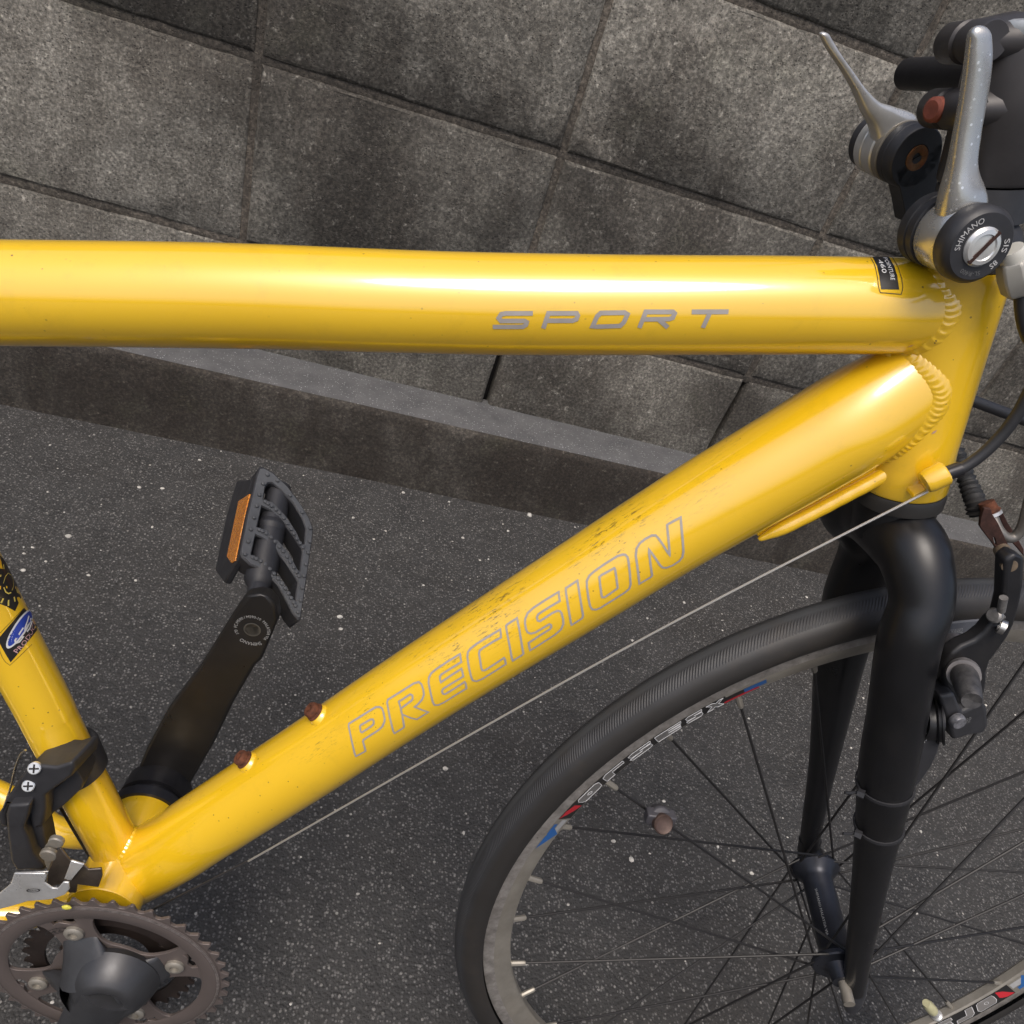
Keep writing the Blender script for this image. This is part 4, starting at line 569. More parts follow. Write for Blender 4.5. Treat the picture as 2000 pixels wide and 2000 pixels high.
def sweep(mb, pts, rad, seg=16, hint=None, caps=True, flat=1.0, mi=0, twist=0.0):
    """Tube along pts; rad is one number, a list, or a function; flat squeezes the hint direction."""
    P = [V(p) for p in pts]
    n = len(P)
    rr = [rad] * n if isinstance(rad, (int, float)) else list(rad)
    t0 = (P[1] - P[0]).normalized()
    a, b = frame_of(t0, hint)
    L = 0.0
    rings, uu = [], []
    for i in range(n):
        t = ((P[min(i + 1, n - 1)] - P[max(i - 1, 0)])).normalized()
        if i:
            L += (P[i] - P[i - 1]).length
            a = (a - t * a.dot(t)).normalized()
            if hint is not None:
                a, _ = frame_of(t, hint)
            b = t.cross(a)
        uu.append(L)
        fl = flat[i] if hasattr(flat, '__len__') else flat
        rings.append([P[i] + (a * math.cos(q) * fl + b * math.sin(q)) * rr[i]
                      for q in (2 * math.pi * k / seg for k in range(seg))])
    vs = [p for r_ in rings for p in r_]
    fs, uv = [], []
    for i in range(n - 1):
        for k in range(seg):
            k2 = (k + 1) % seg
            fs.append((i * seg + k, i * seg + k2, (i + 1) * seg + k2, (i + 1) * seg + k))
            uv.append(((uu[i], k / seg), (uu[i], (k + 1) / seg), (uu[i + 1], (k + 1) / seg), (uu[i + 1], k / seg)))
    if caps:
        fs.append(tuple(range(seg - 1, -1, -1)))
        uv.append([(0, 0)] * seg)
        fs.append(tuple((n - 1) * seg + k for k in range(seg)))
        uv.append([(0, 0)] * seg)
    return mb.add(vs, fs, uv, mi)

def lathe(mb, prof, org, axis, seg=32, hint=None, closed=False, mi=0, caps=True):
    """Profile of (distance along axis, radius) turned about the axis."""
    o, t = V(org), V(axis).normalized()
    a, b = frame_of(t, hint)
    vs, fs = [], []
    n = len(prof)
    for s, r_ in prof:
        for k in range(seg):
            q = 2 * math.pi * k / seg
            vs.append(o + t * s + (a * math.cos(q) + b * math.sin(q)) * r_)
    m = n if closed else n - 1
    for i in range(m):
        j = (i + 1) % n
        for k in range(seg):
            k2 = (k + 1) % seg
            fs.append((i * seg + k, i * seg + k2, j * seg + k2, j * seg + k))
    if not closed and caps:
        if prof[0][1] > 1e-6:
            fs.append(tuple(range(seg - 1, -1, -1)))
        if prof[-1][1] > 1e-6:
            fs.append(tuple((n - 1) * seg + k for k in range(seg)))
    return mb.add(vs, fs, None, mi)

def prism(mb, poly, ext, mi=0):
    """Solid from a planar outline pushed along ext."""
    P = [V(p) for p in poly]
    e = V(ext)
    n = len(P)
    bm = bmesh.new()
    vs = [bm.verts.new(p) for p in P]
    es = [bm.edges.new((vs[i], vs[(i + 1) % n])) for i in range(n)]
    bmesh.ops.triangle_fill(bm, use_beauty=True, use_dissolve=False, edges=es)
    bm.verts.index_update()
    tri = [tuple(v.index for v in f.verts) for f in bm.faces]
    bm.free()
    vv = P + [p + e for p in P]
    fs = list(tri) + [tuple(i + n for i in reversed(t)) for t in tri]
    fs += [(i, (i + 1) % n, n + (i + 1) % n, n + i) for i in range(n)]
    return mb.add(vv, fs, None, mi)

def holed(mb, outer, holes, ext, mi=0):
    """As prism, with holes through it."""
    loops = [[V(p) for p in outer]] + [[V(p) for p in h] for h in holes]
    e = V(ext)
    bm = bmesh.new()
    es, base = [], []
    for lp in loops:
        vs = [bm.verts.new(p) for p in lp]
        base.append(vs)
        es += [bm.edges.new((vs[i], vs[(i + 1) % len(vs)])) for i in range(len(vs))]
    bmesh.ops.triangle_fill(bm, use_beauty=True, use_dissolve=False, edges=es)
    bm.verts.index_update()
    tri = [tuple(v.index for v in f.verts) for f in bm.faces]
    N = len(bm.verts)
    pts = [v.co.copy() for v in bm.verts]
    bm.free()
    vv = pts + [p + e for p in pts]
    fs = list(tri) + [tuple(i + N for i in reversed(t)) for t in tri]
    o = 0
    for lp in loops:
        k = len(lp)
        fs += [(o + i, o + (i + 1) % k, N + o + (i + 1) % k, N + o + i) for i in range(k)]
        o += k
    return mb.add(vv, fs, None, mi)

def ball(mb, c, r_, seg=12, rings=8, sc=(1, 1, 1), mi=0):
    prof = []
    vs, fs = [], []
    c = V(c)
    for i in range(rings + 1):
        th = math.pi * i / rings
        for k in range(seg):
            q = 2 * math.pi * k / seg
            vs.append(c + Vector((math.sin(th) * math.cos(q) * r_ * sc[0], math.sin(th) * math.sin(q) * r_ * sc[1], math.cos(th) * r_ * sc[2])))
    for i in range(rings):
        for k in range(seg):
            fs.append((i * seg + k, i * seg + (k + 1) % seg, (i + 1) * seg + (k + 1) % seg, (i + 1) * seg + k))
    return mb.add(vs, fs, None, mi)

def box(mb, lo, hi, mi=0):
    x0, y0, z0 = lo
    x1, y1, z1 = hi
    vs = [(x0, y0, z0), (x1, y0, z0), (x1, y1, z0), (x0, y1, z0), (x0, y0, z1), (x1, y0, z1), (x1, y1, z1), (x0, y1, z1)]
    return mb.add(vs, [(0, 3, 2, 1), (4, 5, 6, 7), (0, 1, 5, 4), (1, 2, 6, 5), (2, 3, 7, 6), (3, 0, 4, 7)], None, mi)

class Tube:
    """Round frame tube in the bike's own middle plane, from (x, z, radius) stations."""
    def __init__(self, tab):
        self.T = resample([(a, 0, b, c) for a, b, c in tab], 6)
        self.A = [Vector(t[:3]) for t in self.T]
        self.r = [t[3] for t in self.T]
        self.fl = [1.0] * len(self.T)
    def squash(self, x0, x1, k):
        """Flattens the tube sideways towards its end."""
        for i, p in enumerate(self.A):
            t = max(0.0, min(1.0, (p.x - x0) / (x1 - x0)))
            self.fl[i] = 1 + (k - 1) * t * t * (3 - 2 * t)
        return self
    def near(self, p):
        best = None
        for i in range(len(self.A) - 1):
            e = self.A[i + 1] - self.A[i]
            k = max(0, min(1, (p - self.A[i]).dot(e) / e.dot(e)))
            q = self.A[i] + e * k
            d = (p - q).length
            if best is None or d < best[0]:
                best = (d, q, self.r[i] + k * (self.r[i + 1] - self.r[i]), e.normalized())
        return best
    def put(self, p, lift=0.0):
        d, q, r_, e = self.near(V(p))
        n = (V(p) - q).normalized()
        return q + n * (r_ + lift), n
    def mesh(self, mb, seg=56):
        sweep(mb, self.A, self.r, seg, hint=(0, 1, 0), flat=self.fl)

def ribbon(mb, tube, pts, width, closed, lift=0.00025, mi=0):
    """Flat printed line lying on a tube."""
    Q = [tube.put(p, lift) for p in pts]
    n = len(Q)
    L, Rr = [], []
    for i in range(n):
        a = Q[(i - 1) % n][0] if (closed or i > 0) else Q[i][0]
        b = Q[(i + 1) % n][0] if (closed or i < n - 1) else Q[i][0]
        p, nr = Q[i]
        d1 = (p - a)
        d2 = (b - p)
        d1 = d1.normalized() if d1.length > 1e-9 else d2.normalized()
        d2 = d2.normalized() if d2.length > 1e-9 else d1
        t = (d1 + d2)
        t = t.normalized() if t.length > 1e-6 else d1
        s = nr.cross(t).normalized()
        s1 = nr.cross(d1).normalized()
        m = 1.0 / max(0.6, s.dot(s1))
        L.append(tube.put(p + s * width * 0.5 * m, lift)[0])
        Rr.append(tube.put(p - s * width * 0.5 * m, lift)[0])
    fs = []
    for i in range(n if closed else n - 1):
        j = (i + 1) % n
        fs.append((i, j, n + j, n + i))
    return mb.add(L + Rr, fs, None, mi)

def patch_on(mb, tube, grid, lift, mi=0):
    nv, nu = len(grid), len(grid[0])
    vs = [tube.put(p, lift)[0] for row in grid for p in row]
    fs = [(i * nu + j, i * nu + j + 1, (i + 1) * nu + j + 1, (i + 1) * nu + j) for i in range(nv - 1) for j in range(nu - 1)]
    return mb.add(vs, fs, None, mi)

def fan_on(mb, tube, pts, lift, mi=0):
    Q = [tube.put(p, lift)[0] for p in pts]
    c = sum(Q, Vector()) / len(Q)
    c = tube.put(c, lift)[0]
    n = len(Q)
    rings = [Q] + [[tube.put(c + (q - c) * k, lift)[0] for q in Q] for k in (0.72, 0.42)]
    vs = [p for r_ in rings for p in r_] + [c]
    fs = []
    for a in range(2):
        fs += [(a * n + i, a * n + (i + 1) % n, (a + 1) * n + (i + 1) % n, (a + 1) * n + i) for i in range(n)]
    fs += [(2 * n + i, 2 * n + (i + 1) % n, 3 * n) for i in range(n)]
    return mb.add(vs, fs, None, mi)

_txt = {}
def text2d(s):
    """Vertices (height about 0.7) and faces of a line of lettering, starting at x = 0."""
    if s in _txt:
        return _txt[s]
    cu = bpy.data.curves.new('lettering', 'FONT')
    cu.body = s
    cu.size = 1.0
    cu.resolution_u = 2
    o = bpy.data.objects.new('lettering', cu)
    col.objects.link(o)
    dg = bpy.context.evaluated_depsgraph_get()
    me = o.evaluated_get(dg).to_mesh()
    vs = [tuple(v.co[:2]) for v in me.vertices]
    fs = [tuple(p.vertices) for p in me.polygons]
    o.evaluated_get(dg).to_mesh_clear()
    bpy.data.objects.remove(o)
    bpy.data.curves.remove(cu)
    w = max(v[0] for v in vs)
    _txt[s] = (vs, fs, w)
    return _txt[s]

def lettering(mb, s, fn, mi=0):
    """Places lettering through fn(u, v): u 0..1 along the line, v 0..1 up the capitals."""
    vs, fs, w = text2d(s)
    return mb.add([fn(x / w, y / 0.70) for x, y in vs], fs, None, mi)

def line_print(mb, s, a, b, height, normal, lift=0.0003, mi=0, slant=0.0):
    a, b, nr = V(a), V(b), V(normal).normalized()
    t = (b - a)
    up = nr.cross(t).normalized()
    return lettering(mb, s, lambda u, v: a + t * u + up * (height * v) + t.normalized() * slant * v * height + nr * lift, mi)

def arc_print(mb, s, c, axis, r_, a0, a1, height, hint, lift=0.0003, mi=0):
    """Lettering on a circle about an axis; angles in degrees, measured as seen from the axis tip."""
    c, t = V(c), V(axis).normalized()
    x, y = frame_of(t, hint)
    def fn(u, v):
        q = R(a0 + (a1 - a0) * u)
        rr = r_ + height * v * (1 if a1 < a0 else -1)
        return c + t * lift + (x * math.cos(q) + y * math.sin(q)) * rr
    return lettering(mb, s, fn, mi)

def empty(name, parent=None):
    o = bpy.data.objects.new(name, None)
    o.empty_display_size = 0.05
    col.objects.link(o)
    if parent:
        o.parent = parent
    return o

def tag(o, label=None, cat=None, group=None, kind=None):
    if label:
        o['label'] = label
    if cat:
        o['category'] = cat
    if group:
        o['group'] = group
    if kind:
        o['kind'] = kind
    return o

def clone(o, parent=None, loc=None, rot=None):
    c = o.copy()
    col.objects.link(c)
    c.parent = parent
    if loc is not None:
        c.location = loc
    if rot is not None:
        c.rotation_euler = rot
    return c

# ------------------------------------------------------------------ setting: ground, kerb, wall
mb = MB()
gx = [-14 + 0.5 * i for i in range(57)]
mb.add([(-14, -14, 0), (14, -14, 0), (14, 1.0, 0), (-14, 1.0, 0)], [(0, 1, 2, 3)])
ground = mb.build('ground', M['asphalt'], smooth=False)
tag(ground, 'dark grey asphalt with pale stone chips, worn and dry', kind='structure')

KH = 0.157
WALL_Y = 1.0615
def kerb_front(x):
    return 0.9365 + 0.010 * max(-1.5, min(1.5, x)) + 0.0022 * noise.noise(Vector((x * 5, 0, 3)))
mb = MB()
xs = [-7 + 0.05 * i for i in range(281)]
prof_n = 9
vs, fs, mis = [], [], []
for x in xs:
    f = kerb_front(x)
    j1, j2 = (0.0022 * noise.noise(Vector((x * 14, k, 0))) for k in (1, 2))
    ring = [(x, f - 0.004, -0.02), (x, f - 0.002, 0.03), (x, f + 0.001, 0.085), (x, f + 0.001 + j1, KH - 0.012), (x, f + 0.004 + j1, KH - 0.004 + j2 * 0.5),
            (x, f + 0.011 + j1, KH + j2 * 0.4), (x, f + 0.06, KH + 0.001), (x, WALL_Y + 0.02, KH + 0.002), (x, WALL_Y + 0.02, -0.02)]
    vs += ring
for i in range(len(xs) - 1):
    for k in range(prof_n - 1):
        fs.append((i * prof_n + k, (i + 1) * prof_n + k, (i + 1) * prof_n + k + 1, i * prof_n + k + 1))
mb.add(vs, fs)
for i in range(len(mb.f)):
    if i % (prof_n - 1) >= 5:
        mb.mi[i] = 1
def kerb_top():
    m, nt, b = new_mat('kerb_top_speckled')
    v = coords(nt)
    mid = noise_t(nt, v, 20, 7, 0.7)
    c = ramp(nt, mid, [(0.25, (0.060, 0.060, 0.062)), (0.75, (0.118, 0.117, 0.118))])
    d = voro(nt, v, 300)
    cc = voro(nt, v, 300, out='Color')
    sep = nt.nodes.new('ShaderNodeSeparateColor')
    nt.links.new(cc, sep.inputs[0])
    k = math_n(nt, 'MULTIPLY', math_n(nt, 'LESS_THAN', sep.outputs[0], 0.28), ramp(nt, d, [(0.25, 1.0), (0.4, 0.0)]))
    c = mixc(nt, math_n(nt, 'MULTIPLY', k, sep.outputs[1]), c, (0.30, 0.30, 0.30))
    nt.links.new(c, b.inputs['Base Color'])
    b.inputs['Roughness'].default_value = 0.85
    bump(nt, b, noise_t(nt, v, 240, 6, 0.75), 0.7, 0.002)
    return m
M['kerb_top'] = kerb_top()
kerb = mb.build('kerb', [M['kerb'], M['kerb_top']], smooth=True, angle=50)
tag(kerb, 'low stained concrete ledge along the foot of the block wall', kind='structure')

# block wall: every block its own object on a recessed mortar bed
wall = empty('block_wall')
wall.location = (0, WALL_Y, 0)
tag(wall, 'dirty grey concrete block wall with recessed mortar joints behind the bicycle', 'wall')
def block_mesh(w, h, seed):
    rnd = random.Random(seed)
    nx, nz = 14, 9
    def rim(inset, y, amp):
        out = []
        def P(x, z):
            out.append((x + rnd.uniform(-amp, amp), y + rnd.uniform(-amp, amp) * 0.6, z + rnd.uniform(-amp, amp)))
        x0, x1, z0, z1 = inset, w - inset, inset, h - inset
        for i in range(nx): P(x0 + (x1 - x0) * i / nx, z0)
        for i in range(nz): P(x1, z0 + (z1 - z0) * i / nz)
        for i in range(nx): P(x1 - (x1 - x0) * i / nx, z1)
        for i in range(nz): P(x0, z1 - (z1 - z0) * i / nz)
        return out
    n = 2 * (nx + nz)
    b = MB()
    rings = [rim(0, 0.06, 0.0), rim(0.0, 0.010, 0.0006), rim(0.0018, 0.0035, 0.0013), rim(0.0065, 0.0, 0.0012)]
    vs = [p for r_ in rings for p in r_]
    fs = []
    for a in range(3):
        fs += [(a * n + i, a * n + (i + 1) % n, (a + 1) * n + (i + 1) % n, (a + 1) * n + i) for i in range(n)]
    fs.append(tuple(3 * n + i for i in range(n)))
    fs.append(tuple(i for i in range(n - 1, -1, -1)))
    b.add(vs, fs)
    return b
ROWS = [(0.055, 0.357), (0.357, 0.655), (0.655, 0.938), (0.938, 1.232), (1.232, 1.526), (1.526, 1.82)]
JX0, JW = 0.3235, 0.5035
GAP = 0.0105
blocks = {}
for ri, (z0, z1) in enumerate(ROWS):
    key = round(z1 - z0, 3)
    for v_ in range(4):
        o = block_mesh(JW - GAP, z1 - z0 - GAP, ri * 10 + v_).build('block', M['block'], wall, smooth=True, angle=42)
        blocks[(ri, v_)] = o
placed = set()
for ri, (z0, z1) in enumerate(ROWS):
    for k in range(-7, 8):
        v_ = (k * 7 + ri * 3) % 4
        src = blocks[(ri, v_)]
        o = src if (ri, v_) not in placed else clone(src, wall)
        placed.add((ri, v_))
        rr = random.Random(ri * 100 + k)
        o.location = (JX0 + k * JW + GAP / 2 + rr.uniform(-.0012, .0012), rr.uniform(-.0015, .002), z0 + GAP / 2)
        o.rotation_euler = (0, rr.uniform(-.0022, .0022), 0)
mb = MB()
def mortar_y(x, z):
    return 0.0042 + 0.0018 * noise.noise(Vector((x * 30, z * 30, 1.7))) + 0.001 * noise.noise(Vector((x * 90, z * 90, 4)))
# bed joints
mx = [-3.2 + 0.02 * i for i in range(361)]
for (z0, z1) in ROWS[1:]:
    vs, fs = [], []
    for x in mx:
        for dz, dy in ((-0.012, 0.006), (-0.004, 0.0), (0.003, 0.0), (0.012, 0.006)):
            vs.append((x, mortar_y(x, z0 + dz) + dy * 0.5, z0 + dz))
    for i in range(len(mx) - 1):
        for j in range(3):
            fs.append((i * 4 + j, (i + 1) * 4 + j, (i + 1) * 4 + j + 1, i * 4 + j + 1))
    mb.add(vs, fs)
for k in range(-7, 8):
    x = JX0 + k * JW
    zz = [0.357 + 0.02 * i for i in range(74)]
    vs, fs = [], []
    for z in zz:
        for dx, dy in ((-0.012, 0.006), (-0.004, 0.0), (0.004, 0.0), (0.012, 0.006)):
            vs.append((x + dx, mortar_y(x + dx, z) + 0.0006 + dy * 0.5, z))
    for i in range(len(zz) - 1):
        for j in range(3):
            fs.append((i * 4 + j, (i + 1) * 4 + j, (i + 1) * 4 + j + 1, i * 4 + j + 1))
    mb.add(vs, fs)
mortar = mb.build('mortar', M['mortar'], wall, smooth=True, angle=80)
mb = MB()
box(mb, (-3.3, 0.045, 0.0), (3.9, 0.16, 1.83))
mb.build('wall_core', M['hole'], wall, smooth=False)

# loose pale stones on the asphalt and the ledge
mb = MB()
rp = random.Random(21)
PEB = [(-0.31, 0.62, .0045), (-0.02, 0.36, .0035), (0.12, 0.55, .004), (0.44, 0.55, .005), (0.46, 0.93, .006), (0.30, 0.30, .0035), (0.56, 0.20, .0035)]
for (a, b_, s_) in PEB + [(rp.uniform(-0.7, 1.5), rp.uniform(-0.35, 0.93), rp.choice((.0012, .0014, .0016, .002, .0024, .003))) for _ in range(260)]:
    n0 = len(mb.v)
    ball(mb, (a, b_, s_ * 0.3), s_, 7, 5, (rp.uniform(.8, 1.3), rp.uniform(.7, 1.2), rp.uniform(.5, .8)))
    for i in range(n0, len(mb.v)):
        p = Vector(mb.v[i])
        d = noise.noise(p * 400) * s_ * 0.35
        mb.v[i] = (p.x + d, p.y - d, p.z + d * 0.4)
pebbles = mb.build('gravel', M['pebble'], smooth=True, angle=35)
tag(pebbles, 'scattered small pale stones lying on the asphalt', 'gravel', kind='stuff')

# ------------------------------------------------------------------ the bicycle
D = DATA
bike = empty('bicycle')
bw = D['B2W']
bike.matrix_world = Matrix(((bw[0][0], bw[0][1], bw[0][2], 0), (bw[1][0], bw[1][1], bw[1][2], 0),
                            (bw[2][0], bw[2][1], bw[2][2], 0.19276), (0, 0, 0, 1)))
tag(bike, 'yellow sports bicycle with black fork and slick tyre, leaning a little towards the wall', 'bicycle')
U = V(D['u']).normalized()                       # up the steering axis
P0 = V(D['P0'])
def ax(s):
    return P0 + U * s
YA = Vector((0, 1, 0))

# --- main tubes
top_t, down_t, seat_t = Tube(D['top']).squash(.403, .437, .80), Tube(D['down']).squash(.405, .446, .80), Tube(D['seat'])
def tube_part(t, name, mat):
    b = MB()
    t.mesh(b)
    return b.build(name, mat, bike)
top_o = tube_part(top_t, 'top_tube', M['paint'])
down_o = tube_part(down_t, 'down_tube', M['paint_scuffed'])
seat_o = tube_part(seat_t, 'seat_tube', M['paint'])
b = MB()
lathe(b, [(-.0232, .0205), (-.0232, .0250), (-.0215, .0258), (-.008, .0252), (.004, .0243), (.06, .0242), (.092, .0243), (.099, .0255), (.106, .0255), (.106, .0205)], P0, U, 56, (0, 1, 0))
head_o = b.build('head_tube', M['paint'], bike)
bbx, bbz = D['bb']
b = MB()
lathe(b, [(-.040, .020), (-.040, .0262), (-.0385, .0268), (.0465, .0268), (.048, .0262), (.048, .020)], (bbx, 0, bbz), YA, 40, (0, 0, 1))
bb_o = b.build('bottom_bracket_shell', M['paint'], bike)

class AxisTube:
    """Round surface about the steering axis."""
    def __init__(s, r_):
        s.r = r_
    def put(s, p, lift=0):
        p = V(p)
        q = P0 + U * (p - P0).dot(U)
        n = (p - q).normalized()
        return q + n * (s.r + lift), n
    def sdf(s, p):
        return (p - (P0 + U * (p - P0).dot(U))).length - s.r
head_surf = AxisTube(.0243)
def tube_sdf(t, p):
    d, q, r_, e = t.near(p)
    return d - r_
def junction(t, other, rev=False, n=150):
    """Curve where tube t runs into another surface, with the mean normal along it."""
    out = []
    m = len(t.A)
    for k in range(n):
        th = 2 * math.pi * k / n
        prev = None
        rng_ = range(m) if not rev else range(m - 1, -1, -1)
        start = m // 3 if not rev else m - 1 - m // 3
        hit = None
        for i in rng_:
            if (not rev and i < start) or (rev and i > start):
                continue
            tt = (t.A[min(i + 1, m - 1)] - t.A[max(i - 1, 0)]).normalized()
            a, b_ = frame_of(tt, (0, 1, 0))
            p = t.A[i] + (a * math.cos(th) * t.fl[i] + b_ * math.sin(th)) * t.r[i]
            s_ = other(p)
            if prev is not None and s_ < 0 <= prev[0]:
                f = prev[0] / (prev[0] - s_)
                hit = prev[1].lerp(p, f)
                break
            prev = (s_, p)
        if hit is not None:
            out.append(hit)
    return out
def weld(pts, nA, nB, name, parent, half=.0062, high=.0024, pitch=.0036, closed=True):
    """Rippled weld bead: a low crescent-ridged band laid over a junction."""
    n = len(pts)
    # smooth and resample by arc length
    for _ in range(3):
        pts = [(pts[(i - 1) % n] + pts[i] * 2 + pts[(i + 1) % n]) / 4 if (closed or 0 < i < n - 1) else pts[i] for i in range(n)]
    if closed:
        pts = pts + [pts[0]]
    L = [0.0]
    for i in range(1, len(pts)):
        L.append(L[-1] + (pts[i] - pts[i - 1]).length)
    ds = .0007
    k = int(L[-1] / ds)
    P, j = [], 1
    for i in range(k + 1):
        s_ = min(L[-1], i * ds)
        while j < len(L) - 1 and L[j] < s_:
            j += 1
        f = (s_ - L[j - 1]) / max(1e-9, L[j] - L[j - 1])
        P.append(pts[j - 1].lerp(pts[j], f))
    vs, fs = [], []
    W = 13
    for i, p in enumerate(P):
        t = (P[min(i + 1, k)] - P[max(i - 1, 0)]).normalized()
        n1, n2 = nA(p), nB(p)
        nn = n1 + n2
        nn = (nn - t * nn.dot(t)).normalized()
        s = t.cross(nn)
        hw = half * (1 + .12 * noise.noise(p * 120))
        for q in range(W):
            x = -1 + 2 * q / (W - 1)
            ph = (i * ds + .55 * hw * x * x * 1.6) / (pitch * (1 + .06 * noise.noise(p * 60)))
            saw = ph % 1.0
            rip = (1 - saw) ** 1.3 if saw > .12 else saw / .12
            h = high * (1 - x * x) ** .6 * (.62 + .38 * rip) - .0006 * abs(x) ** 3
            vs.append(p + s * hw * x + nn * h)
    for i in range(k):
        for q in range(W - 1):
            fs.append((i * W + q, i * W + q + 1, (i + 1) * W + q + 1, (i + 1) * W + q))
    b = MB()
    b.add(vs, fs)
    return b.build(name, M['paint'], parent, angle=180)
def tn(t):
    return lambda p: t.put(p)[1]
weld(junction(top_t, head_surf.sdf), tn(top_t), tn(head_surf), 'weld_bead', top_o, .0068, .0020, .0040)
weld(junction(down_t, head_surf.sdf), tn(down_t), tn(head_surf), 'weld_bead', down_o, .0066, .0020, .0034)
jd = junction(down_t, lambda p: tube_sdf(top_t, p))
if len(jd) > 8:
    jd = [p for p in jd if head_surf.sdf(p) > .004]
    # order the open curve from the far side to the near side
    jd.sort(key=lambda p: p.x)
    near_ = [p for p in jd if p.y <= 0]
    far_ = [p for p in jd if p.y > 0]
    weld(list(reversed(far_)) + near_, tn(down_t), tn(top_t), 'weld_bead', down_o, .0056, .0022, .0040, closed=False)
weld(junction(seat_t, lambda p: tube_sdf(down_t, p)), tn(seat_t), tn(down_t), 'weld_bead', seat_o, .0048, .0020, .0034)

# gusset plate welded under the down tube by the head tube
g = [V(p) for p in D['gusset']]
b = MB()
up_in = Vector((-.60, 0, .80))
outl = g + [p + up_in * 0.022 for p in reversed(g)]
prism(b, [p - YA * 0.004 for p in outl], YA * 0.014)
gus = b.build('gusset', M['paint'], down_o, bevel=.0012)
b = MB()
gp = [p + Vector((0, -.006, 0)) for p in g]
gp = [V(p) for p in resample(gp, 10)]
sweep(b, gp, [.0012 + .0034 * min(1, i / 10) + .00008 * math.sin(i * 1.1) for i in range(len(gp))], 14, (0, 1, 0))
b.build('gusset_bead', M['paint'], gus)

# --- chainstays and seatstays run back to the rear wheel
RA = Vector((-.520, 0, .1895))
b = MB()
cs = D['chainstay']
cpts = resample([cs[0], cs[1], cs[2], (-.30, .062, .110), (RA.x, .066, RA.z)], 8)
sweep(b, cpts, [.0125 - .003 * i / len(cpts) for i in range(len(cpts))], 20)
cl = b.build('chainstay', M['paint'], bike)
b = MB()
cpts = resample([(-.02, -.026, .040), (-.075, -.034, .020), (-.15, -.045, .040), (-.30, -.060, .105), (RA.x, -.066, RA.z)], 8)
sweep(b, cpts, [.0115 - .003 * i / len(cpts) for i in range(len(cpts))], 20)
b.build('chainstay', M['paint'], bike)
for sy in (-1, 1):
    b = MB()
    cpts = resample([(-.135, sy * .014, .47), (-.30, sy * .045, .35), (RA.x, sy * .066, RA.z)], 8)
    sweep(b, cpts, .0075, 14)
    b.build('seatstay', M['paint'], bike)

# --- lettering on the frame
for name, word, t, par, w in (('letter', D['precision'], down_t, down_o, .00138), ('letter', D['sport'], top_t, top_o, .00232)):
    for strokes in word:
        b = MB()
        for k, (pts, closed) in enumerate(strokes):
            ribbon(b, t, pts, w, bool(closed), .00022 + .00003 * k)
        b.build(name, M['decal'], par, smooth=True)

# size label
b = MB()
patch_on(b, top_t, D['size_label'], .00020)
lab = b.build('size_label', M['black_label'], top_o)
b = MB()
gr = D['size_border']
loop = [row[0] for row in gr] + gr[-1][1:-1] + [row[-1] for row in reversed(gr)]
ribbon(b, top_t, loop, .00042, False, .00021)
b.build('label_edge', M['line_dark'], top_o)
def grid_at(g_, u, v):
    nv, nu = len(g_) - 1, len(g_[0]) - 1
    a, c = min(nv - 1e-6, max(0, v * nv)), min(nu - 1e-6, max(0, u * nu))
    i, j = int(a), int(c)
    fa, fc = a - i, c - j
    p00, p01, p10, p11 = (V(g_[i][j]), V(g_[i][j + 1]), V(g_[i + 1][j]), V(g_[i + 1][j + 1]))
    return (p00 * (1 - fc) + p01 * fc) * (1 - fa) + (p10 * (1 - fc) + p11 * fc) * fa
b = MB()
gl = D['size_label']
lettering(b, 'POINTURE', lambda u, v: top_t.put(grid_at(gl, .60 + .24 * v, .03 + .70 * u), .0003)[0])
lettering(b, '460', lambda u, v: top_t.put(grid_at(gl, .20 + .27 * v, .10 + .42 * u), .0003)[0])
b.build('label_print', M['white'], top_o, smooth=False)

# maker's label and gear-wheel mark on the seat tube
b = MB()
patch_on(b, seat_t, D['seat_label'], .00020)
b.build('maker_label', M['black_label'], seat_o)
b = MB()
gr = D['seat_border']
loop = gr[0][:] + [row[-1] for row in gr[1:-1]]
ribbon(b, seat_t, gr[0], .0003, False, .00021)
ribbon(b, seat_t, [row[0] for row in gr] + gr[-1][1:], .0003, False, .00021)
b.build('label_edge', M['line_dark'], seat_o)
b = MB()
fan_on(b, seat_t, D['mark_outer'], .00028)
b.build('label_mark', M['white'], seat_o)
b = MB()
fan_on(b, seat_t, D['mark_inner'], .00034)
b.build('label_mark', M['blue'], seat_o)
b = MB()
for k, L in enumerate(D['mark_lines']):
    ribbon(b, seat_t, L, .0011, False, .00040 + .00003 * k)
b.build('label_mark', M['white'], seat_o)
tp = [V(p) for p in D['mark_text']]
tl = [0.0]
for i in range(1, len(tp)):
    tl.append(tl[-1] + (tp[i] - tp[i - 1]).length)
def along(P, L, s):
    s = max(0, min(L[-1], s))
    for i in range(1, len(P)):
        if s <= L[i]:
            k = (s - L[i - 1]) / max(1e-9, L[i] - L[i - 1])
            return P[i - 1].lerp(P[i], k), (P[i] - P[i - 1]).normalized()
    return P[-1], (P[-1] - P[-2]).normalized()
b = MB()
def prod(u, v):
    p, t = along(tp, tl, u * tl[-1])
    q, n = seat_t.put(p)
    return seat_t.put(p + n.cross(t).normalized() * v * .0034, .00036)[0]
lettering(b, 'PRODUCTS', prod)
b.build('label_print', simple('pink_print', (0.55, 0.33, 0.33), 0.5), seat_o, smooth=False)
b = MB()
fan_on(b, seat_t, D['gear_black'], .00018)  # solid black sticker print under the yellow gear-wheel ticks
b.build('gear_mark', M['black_label'], seat_o)
b = MB()
for k, L in enumerate(D['gear_ticks']):
    ribbon(b, seat_t, L, .00105 if k < 8 else .0008, False, .00030 + .00002 * k)
ribbon(b, seat_t, D['gear_ring'], .0004, False, .00030)
